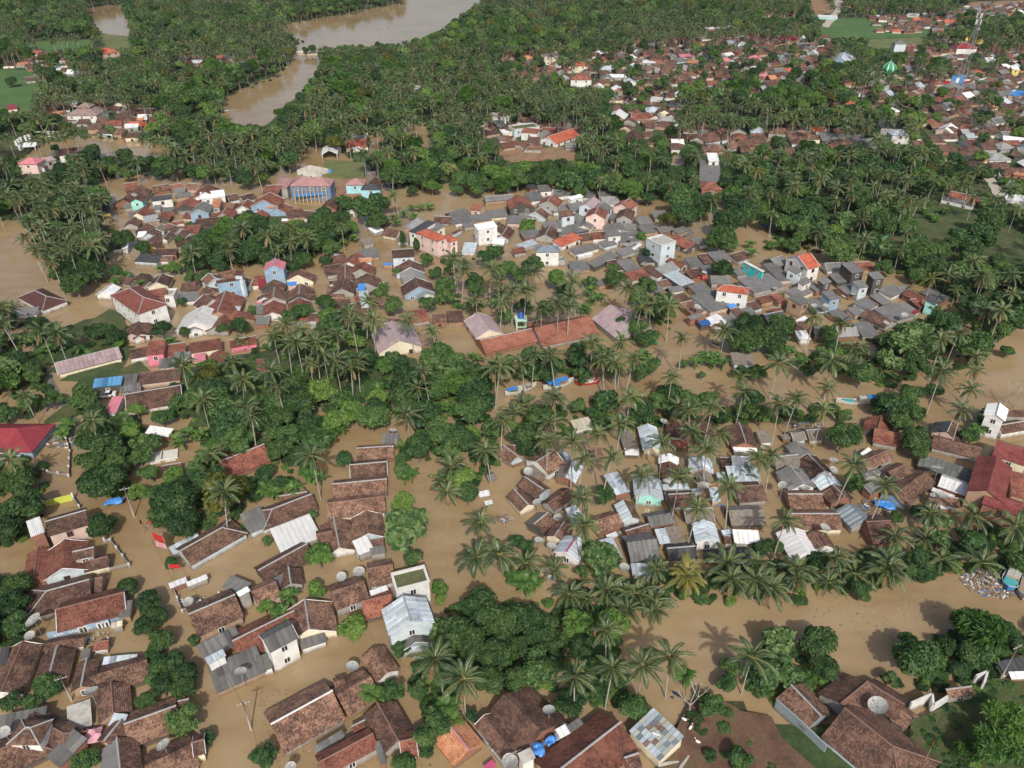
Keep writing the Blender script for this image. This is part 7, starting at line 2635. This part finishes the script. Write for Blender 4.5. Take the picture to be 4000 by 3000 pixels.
# logs on the bank
for q, L, rz in (((135, 162), 3.2, 0.2), ((147, 164), 4.0, 0.9), ((84, 66), 2.2, 1.2)):
    p = W(3, 2, *q, 0.9) if q[1] > 100 else W(3, 0, 84, 62, 0.2)
    V, F = tube([(-L / 2, 0, 0.25), (0, 0.1, 0.3), (L / 2, 0, 0.2)], [0.25, 0.28, 0.2], 7)
    o = link('log', mesh('log', V, F, 'bark_pale'), None, (p.x, p.y, 0.6 if q[1] > 100 else 0), (0, 0, rz))
    lb = {135: 'pale short log lying on the muddy bank under the zinc shed', 147: 'thick pale log lying beside the short one on the muddy bank', 84: 'grey log among floating planks behind the small red roof'}[q[0]]
    reg(o, lb, 'log', label=lb)
# debris heaps
def debris(p, rx, ry, n, label):
    V, F, FM = [], [], []
    mats = ['wood', 'wood_pale', 'frame_white', 'wood', 'bark_pale', 'wood', 'metal_grey', 'wood_pale', 'bark', 'bark', 'wall_tan', 'bark', 'wood', 'boat_blue']
    for i in range(n):
        a = random.uniform(0, 6.28); d = math.sqrt(random.random())
        cx, cy = rx * d * math.cos(a), ry * d * math.sin(a)
        b = boxes([(-random.uniform(.08, .6), -random.uniform(.04, .16), 0, random.uniform(.08, .6), random.uniform(.04, .16), random.uniform(.04, .15))])
        R = Matrix.Rotation(random.uniform(0, 6.28), 3, 'Z') @ Matrix.Rotation(random.uniform(-.4, .4), 3, 'X')
        m0 = len(V); z = random.uniform(0.0, 0.5) * (1.1 - d)
        V += [tuple(R @ Vector(v) + Vector((cx, cy, z))) for v in b[0]]
        F += [tuple(m0 + k for k in f) for f in b[1]]; FM += [random.randrange(len(mats))] * 6
    o = link('floating_debris', mesh('floating_debris', V, F, None, mats=mats, fmat=FM, uvs=[(0, 0)] * len(V)), None, (p.x, p.y, 0.02))
    o['kind'] = 'stuff'; o['label'] = label
debris(W(3, 3, 192, 6), 5, 3.6, 900, 'floating planks, plastic and rubbish beside the moored boats')
debris(W(2, 2, 96, 128), 2.6, 2.4, 90, 'broken planks and white scraps between two roofs')
debris(W(2, 3, 92, 107), 3.5, 3.0, 110, 'household rubbish floating by the brown house with blue trim')
debris(W(2, 2, 151, 135), 2.2, 2.0, 50, 'planks floating beside the pale zinc house')
debris(W(2, 0, 52, 50, 0.2), 4.0, 3.0, 120, 'planks and broken boards beside the red metal roof')
debris(W(2, 1, 60, 17), 4.5, 2.2, 160, 'rubbish washed up under the palms')
debris(W(2, 2, 30, 164), 2.5, 1.6, 80, 'white rubbish caught by the creek bank')
debris(W(2, 1, 212, 117), 2.4, 1.2, 60, 'white rubbish afloat beside the creek')
debris(W(2, 3, 28, 36), 5.0, 1.2, 60, 'rubbish line along the bank under the tall palms')
debris(W(3, 0, 176, 22), 5.0, 0.8, 70, 'rubbish along the flooded garden wall')
debris(W(3, 0, 84, 56), 2.5, 2.0, 40, 'loose boards floating behind the small red roof')
# leaves, husks and twigs drifting near the houses
V, F, FM = [], [], []
for t in range(60000):
    if len(F) > 7000: break
    y = 60 + 330 * random.random() ** 1.5; hw = (y * cP + CAM_H * sP) * 0.66
    x = random.uniform(-hw, hw)
    if math.sin(x * 0.11 + 2 * math.sin(y * 0.07)) * math.sin(y * 0.13 + x * 0.03) < 0.15: continue
    pp = proj((x, y, 0))
    if look(gH, *pp[:2]) or look(gF, *pp[:2]) or look(gL, *pp[:2]) or pp[1] > 3040: continue
    a = random.uniform(0, 3.14); L = random.uniform(.04, .22); w = random.uniform(.02, .09)
    c_, s_ = math.cos(a), math.sin(a); n = len(V)
    V += [(x + u * c_ - v * s_, y + u * s_ + v * c_, 0.03) for u, v in ((-L, -w), (L, -w), (L, w), (-L, w))]
    F.append((n, n + 1, n + 2, n + 3)); FM.append(random.choice((0, 0, 1, 2, 3)))
o = link('drifting_litter', mesh('drifting_litter', V, F, None, mats=['bark', 'leaf_olive', 'wood_pale', 'wood'], fmat=FM)); o['kind'] = 'stuff'; o['label'] = 'twigs, husks and leaves drifting on the flood'
# pickup truck by the blue roof
p = W(2, 0, 93, 12, 0)
root = empty('pickup_truck', (p.x, p.y, 0.35), 0.25)
V, F = boxes([(-2.2, -0.8, 0.35, 2.2, 0.8, 0.95)]); link('body', mesh('body', V, F, 'car_white'), root)
V = [(-0.2, -0.75, 0.95), (1.4, -0.75, 0.95), (1.4, 0.75, 0.95), (-0.2, 0.75, 0.95), (0.0, -0.65, 1.55), (1.0, -0.65, 1.55), (1.0, 0.65, 1.55), (0.0, 0.65, 1.55)]
link('cab', mesh('cab', V, BOXF, None, mats=['car_white', 'glass_dark'], fmat=[0, 0, 1, 1, 1, 1]), root)
V, F = boxes([(-2.1, -0.7, 0.955, -0.3, 0.7, 1.0)]); link('load_bed', mesh('load_bed', V, F, 'asphalt'), root)
for sx in (-1.4, 1.4):
    for sy in (-0.8, 0.8):
        V, F = tube([(sx, sy - .1, 0.35), (sx, sy + .1, 0.35)], [0.34, 0.34], 12); link('wheel', mesh('wheel', V, F, 'black'), root)
reg(root, '', 'pickup truck', label='white pickup truck parked under the edge of the sky-blue roof')
# red awnings and parapets close to buildings
for nm, q, mt, lb in (('white_slab', (134, 62), 'concrete_pale', 'white flat slab in the flooded yard, the one nearest the dark trees'), ('white_slab', (147, 60), 'concrete_pale', 'white stepped slab in the flooded yard beside the tiled shed')):
    p = W(2, 0, *q, 0.6)
    V, F = boxes([(-1.8, -1.6, -1, 1.6, 1.5, 0.55), (-1.0, -2.2, -1, 1.2, -1.6, 0.35)])
    o = link(nm, mesh(nm, V, F, mt), None, (p.x, p.y, 0), (0, 0, 0.3)); reg(o, lb, 'slab', label=lb)

# ------------------------------------------------------------------ labels: what each thing is and how to find it
for t in THINGS:
    o, desc, group, px_, py_, label, short, s = t
    if label: o['label'] = label
marks = []
cut = [' over ', ' beside ', ' at ', ' by ', ' in ', ' near ', ' standing ', ' between ', ' amid ', ' facing ', ' above ', ' below ', ' on ', ' past ', ' joined ', ' among ', ' and ', ' along ', ' alone ', ' of ', ' nearest ', ' behind ', ' rising ',
       ' tucked ', ' moored ', ' parked ', ' under ', ' lying ', ' afloat ', ' crossing ', ' split ', ' next ', ' deep ', ' next to ', ' round ', ' spread ', ',', ' without ', ' left ', ' growing ']
seen = {}
for t in THINGS:
    if t[5]:
        s = t[5]
        pos_ = [s.find(k) for k in cut if s.find(k) > 8]
        if ' with ' in s and (not pos_ or s.find(' with ') < min(pos_)):
            head = s[:min(pos_)] if pos_ else s
            w = head.split()
            s = ' '.join(w[:6])
            if s.split()[-1] in ('a', 'the', 'with', 'and', 'or'): s = ' '.join(s.split()[:-1])
        elif pos_: s = s[:min(pos_)]
        s = ' '.join(s.split()[:6])
        seen.setdefault(s, []).append(t)
for s, L_ in seen.items():
    if len(L_) == 1 and 2 <= len(s.split()) and s.split()[-1] not in ('with', 'a', 'the') and L_[0][0].name.split('.')[0] not in ('person', 'duck', 'overhead_cable', 'floating_board', 'log', 'flag', 'tarpaulin'):
        marks.append((s, L_[0][3], L_[0][4]))
BETTER = {'long red tiled house': 'long red tiled shop house', 'house with one brown tiled slope': 'half tiled, half grey house', 'white canopy roof': 'white canopy at the street corner', 'white two-storey house with a grey': 'white two-storey house in the lane',
 'white flat-roofed building with grass': 'grass-topped white building', 'pale building with a big grey': 'big pale zinc roofed building', 'small house with bright orange tiles': 'small bright orange house', 'large hipped brown roof with pale': 'grey-ridged big hipped roof',
 'brown tiled roof': 'long roof at the water end', 'crooked zinc roofed hut with teal': 'crooked teal fronted hut', 'long grey thatched roof with one': 'long grey thatched roof', 'long brown tiled house with sky-blue': 'brown house with sky-blue trim',
 'blue-grey zinc gable roof': 'blue-grey zinc gable', 'flat black roof': 'flat black roof with grey walls', 'long low building with a faded': 'long low pinkish roofed building', 'grey-blue walled block with a maroon': 'grey-blue maroon-edged block', 'black roof with a red band': 'red-banded black roof',
 'tall blue-grey house with a pink': 'tall pink roofed blue-grey house', 'brown gable house with an orange': 'orange edged gable house', 'small hut': 'blue hut in the flooded square', 'large villa with bright orange-red hipped': 'big orange roofed villa',
 'tall white building with a white': 'tall white building with red front', 'two-storey house with red tiles': 'pink fronted two-storey house', 'wide grey sheet roof': 'grey roof facing the crossroads', 'white two-storey house with a bluish': 'white house at the crossroads',
 'turquoise walled building with a white': 'turquoise walled building', 'white two-storey house with a red': 'white house with red awning', 'very wide grey sheet roof': 'widest grey sheet roof', 'tall white house with arched windows': 'white house with arched windows',
 'grey roofed house with a sky-blue': 'house with sky-blue balcony', 'mosque-like hall with a tiered grey-brown': 'tiered grey-brown pyramid roof', 'brown roofed house with yellow walls': 'yellow walled pond house', 'small pink tiered prayer house roof': 'small pink prayer house',
 'white hall with a maroon roof': 'maroon roofed white pond hall', 'two-storey school with faded pink roof': 'blue and yellow school', 'pale blue two-storey house with zinc': 'pale blue zinc roofed house', 'white mosque hall with a red': 'red pyramid roofed hall',
 'long black sheet roof with small': 'long black sheet roof', 'white wooden boat with a blue': 'first of the channel boats', 'boat almost wholly': None, 'long white boat with blue tarpaulin': 'long white boat', 'small open boat full': 'boat full of people', 'pale small boat': None,
 'lime yellow garden wall with white': 'lime yellow garden wall', 'short grey garden wall running down': None, 'broken grey garden wall': None, 'grey garden wall': None, 'white and grey garden wall': None, 'grey-blue shop front wall with white': None, 'white corner frame': None,
 'mosque with a green striped onion': 'green domed mosque', 'golden finial': None, 'blue banner board with red': 'blue banner board', 'blue railed veranda with yellow posts': None, 'zinc shed patched with rusty': 'patched zinc shed', 'crumpled zinc sheets heaped': None,
 'large dark brown hipped house': 'big dark brown hipped house', 'big plain white sheet roof': 'biggest plain white roof', 'tall plain grey sheet roof': 'plain grey roof of the hamlet', 'small white roof': 'white roof near the rice field', 'blue tarpaulin roof': 'blue roof in the palm grove',
 'red hipped roof': 'lone red roof by the rice', 'white flat slab': None, 'long white roof': 'long white roof in town', 'faded pinkish single roof hall': 'lone faded pinkish hall', 'tiny white boat': 'tiny boat on the upper river', 'fence of square white posts': 'white post fence',
 'white flat slab': None, 'white stepped slab': 'white slabs in the yard', 'weathered blue-grey wall': None, 'tall grey lattice telephone mast': 'lattice telephone mast', 'small boat with a green awning': 'green awninged boat', 'unfinished pale concrete building': 'roofless concrete building'}
marks = [(BETTER.get(s, s), a, b_) for s, a, b_ in marks if BETTER.get(s, s)]
DIRS = ['right of', 'above and right of', 'above', 'above and left of', 'left of', 'below and left of', 'below', 'below and right of']
ORD = ['nearest', 'second', 'third', 'fourth', 'fifth', 'sixth', 'seventh', 'eighth', 'ninth', 'tenth', 'eleventh', 'twelfth', 'thirteenth', 'fourteenth', 'fifteenth', 'sixteenth', 'seventeenth', 'eighteenth', 'nineteenth', 'twentieth',
       'twenty-first', 'twenty-second', 'twenty-third', 'twenty-fourth', 'twenty-fifth', 'twenty-sixth', 'twenty-seventh', 'twenty-eighth', 'twenty-ninth', 'thirtieth'] + ['%dth' % i for i in range(31, 60)]
buckets = {}
for t in THINGS:
    if t[5]: continue
    best = min(marks, key=lambda m_: (m_[1] - t[3]) ** 2 + 1.6 * (m_[2] - t[4]) ** 2)
    a = math.atan2(best[2] - t[4], t[3] - best[1])
    k = int(round(a / (math.pi / 4))) % 8
    d = (best[1] - t[3]) ** 2 + (best[2] - t[4]) ** 2
    buckets.setdefault((t[1], best[0], k), []).append((d, t))
for (desc, mk, k), L_ in buckets.items():
    L_.sort(key=lambda q: q[0])
    for i, (d, t) in enumerate(L_):
        rank = (ORD[i] + ' ' if len(L_) > 1 else '')
        lab = desc + ', ' + (rank + 'one ' if rank else '') + DIRS[k] + ' the ' + mk
        w = lab.split()
        if len(w) > 16: lab = desc + ', ' + rank + DIRS[k] + ' ' + mk
        if len(lab.split()) > 16: print('LONG', lab)
        t[0]['label'] = lab
print('LANDMARKS', len(marks), 'THINGS', len(THINGS), 'maxwords', max(len(t[0]['label'].split()) for t in THINGS))
# ------------------------------------------------------------------ thin haze over the whole valley
m = bpy.data.materials.new('haze_air'); m.use_nodes = True
nt = m.node_tree; nt.nodes.clear()
out = nt.nodes.new('ShaderNodeOutputMaterial'); pv = nt.nodes.new('ShaderNodeVolumePrincipled')
pv.inputs['Color'].default_value = (0.82, 0.90, 1.0, 1)
pv.inputs['Density'].default_value = 0.00003
nt.links.new(pv.outputs[0], out.inputs['Volume'])
MATS['haze_air'] = m
V, F = boxes([(-6500, -2500, -3, 6500, 7500, 125)])
hz = link('haze', mesh('haze', V, F, 'haze_air')); hz['kind'] = 'stuff'; hz['label'] = 'thin pale haze lying over the whole valley'
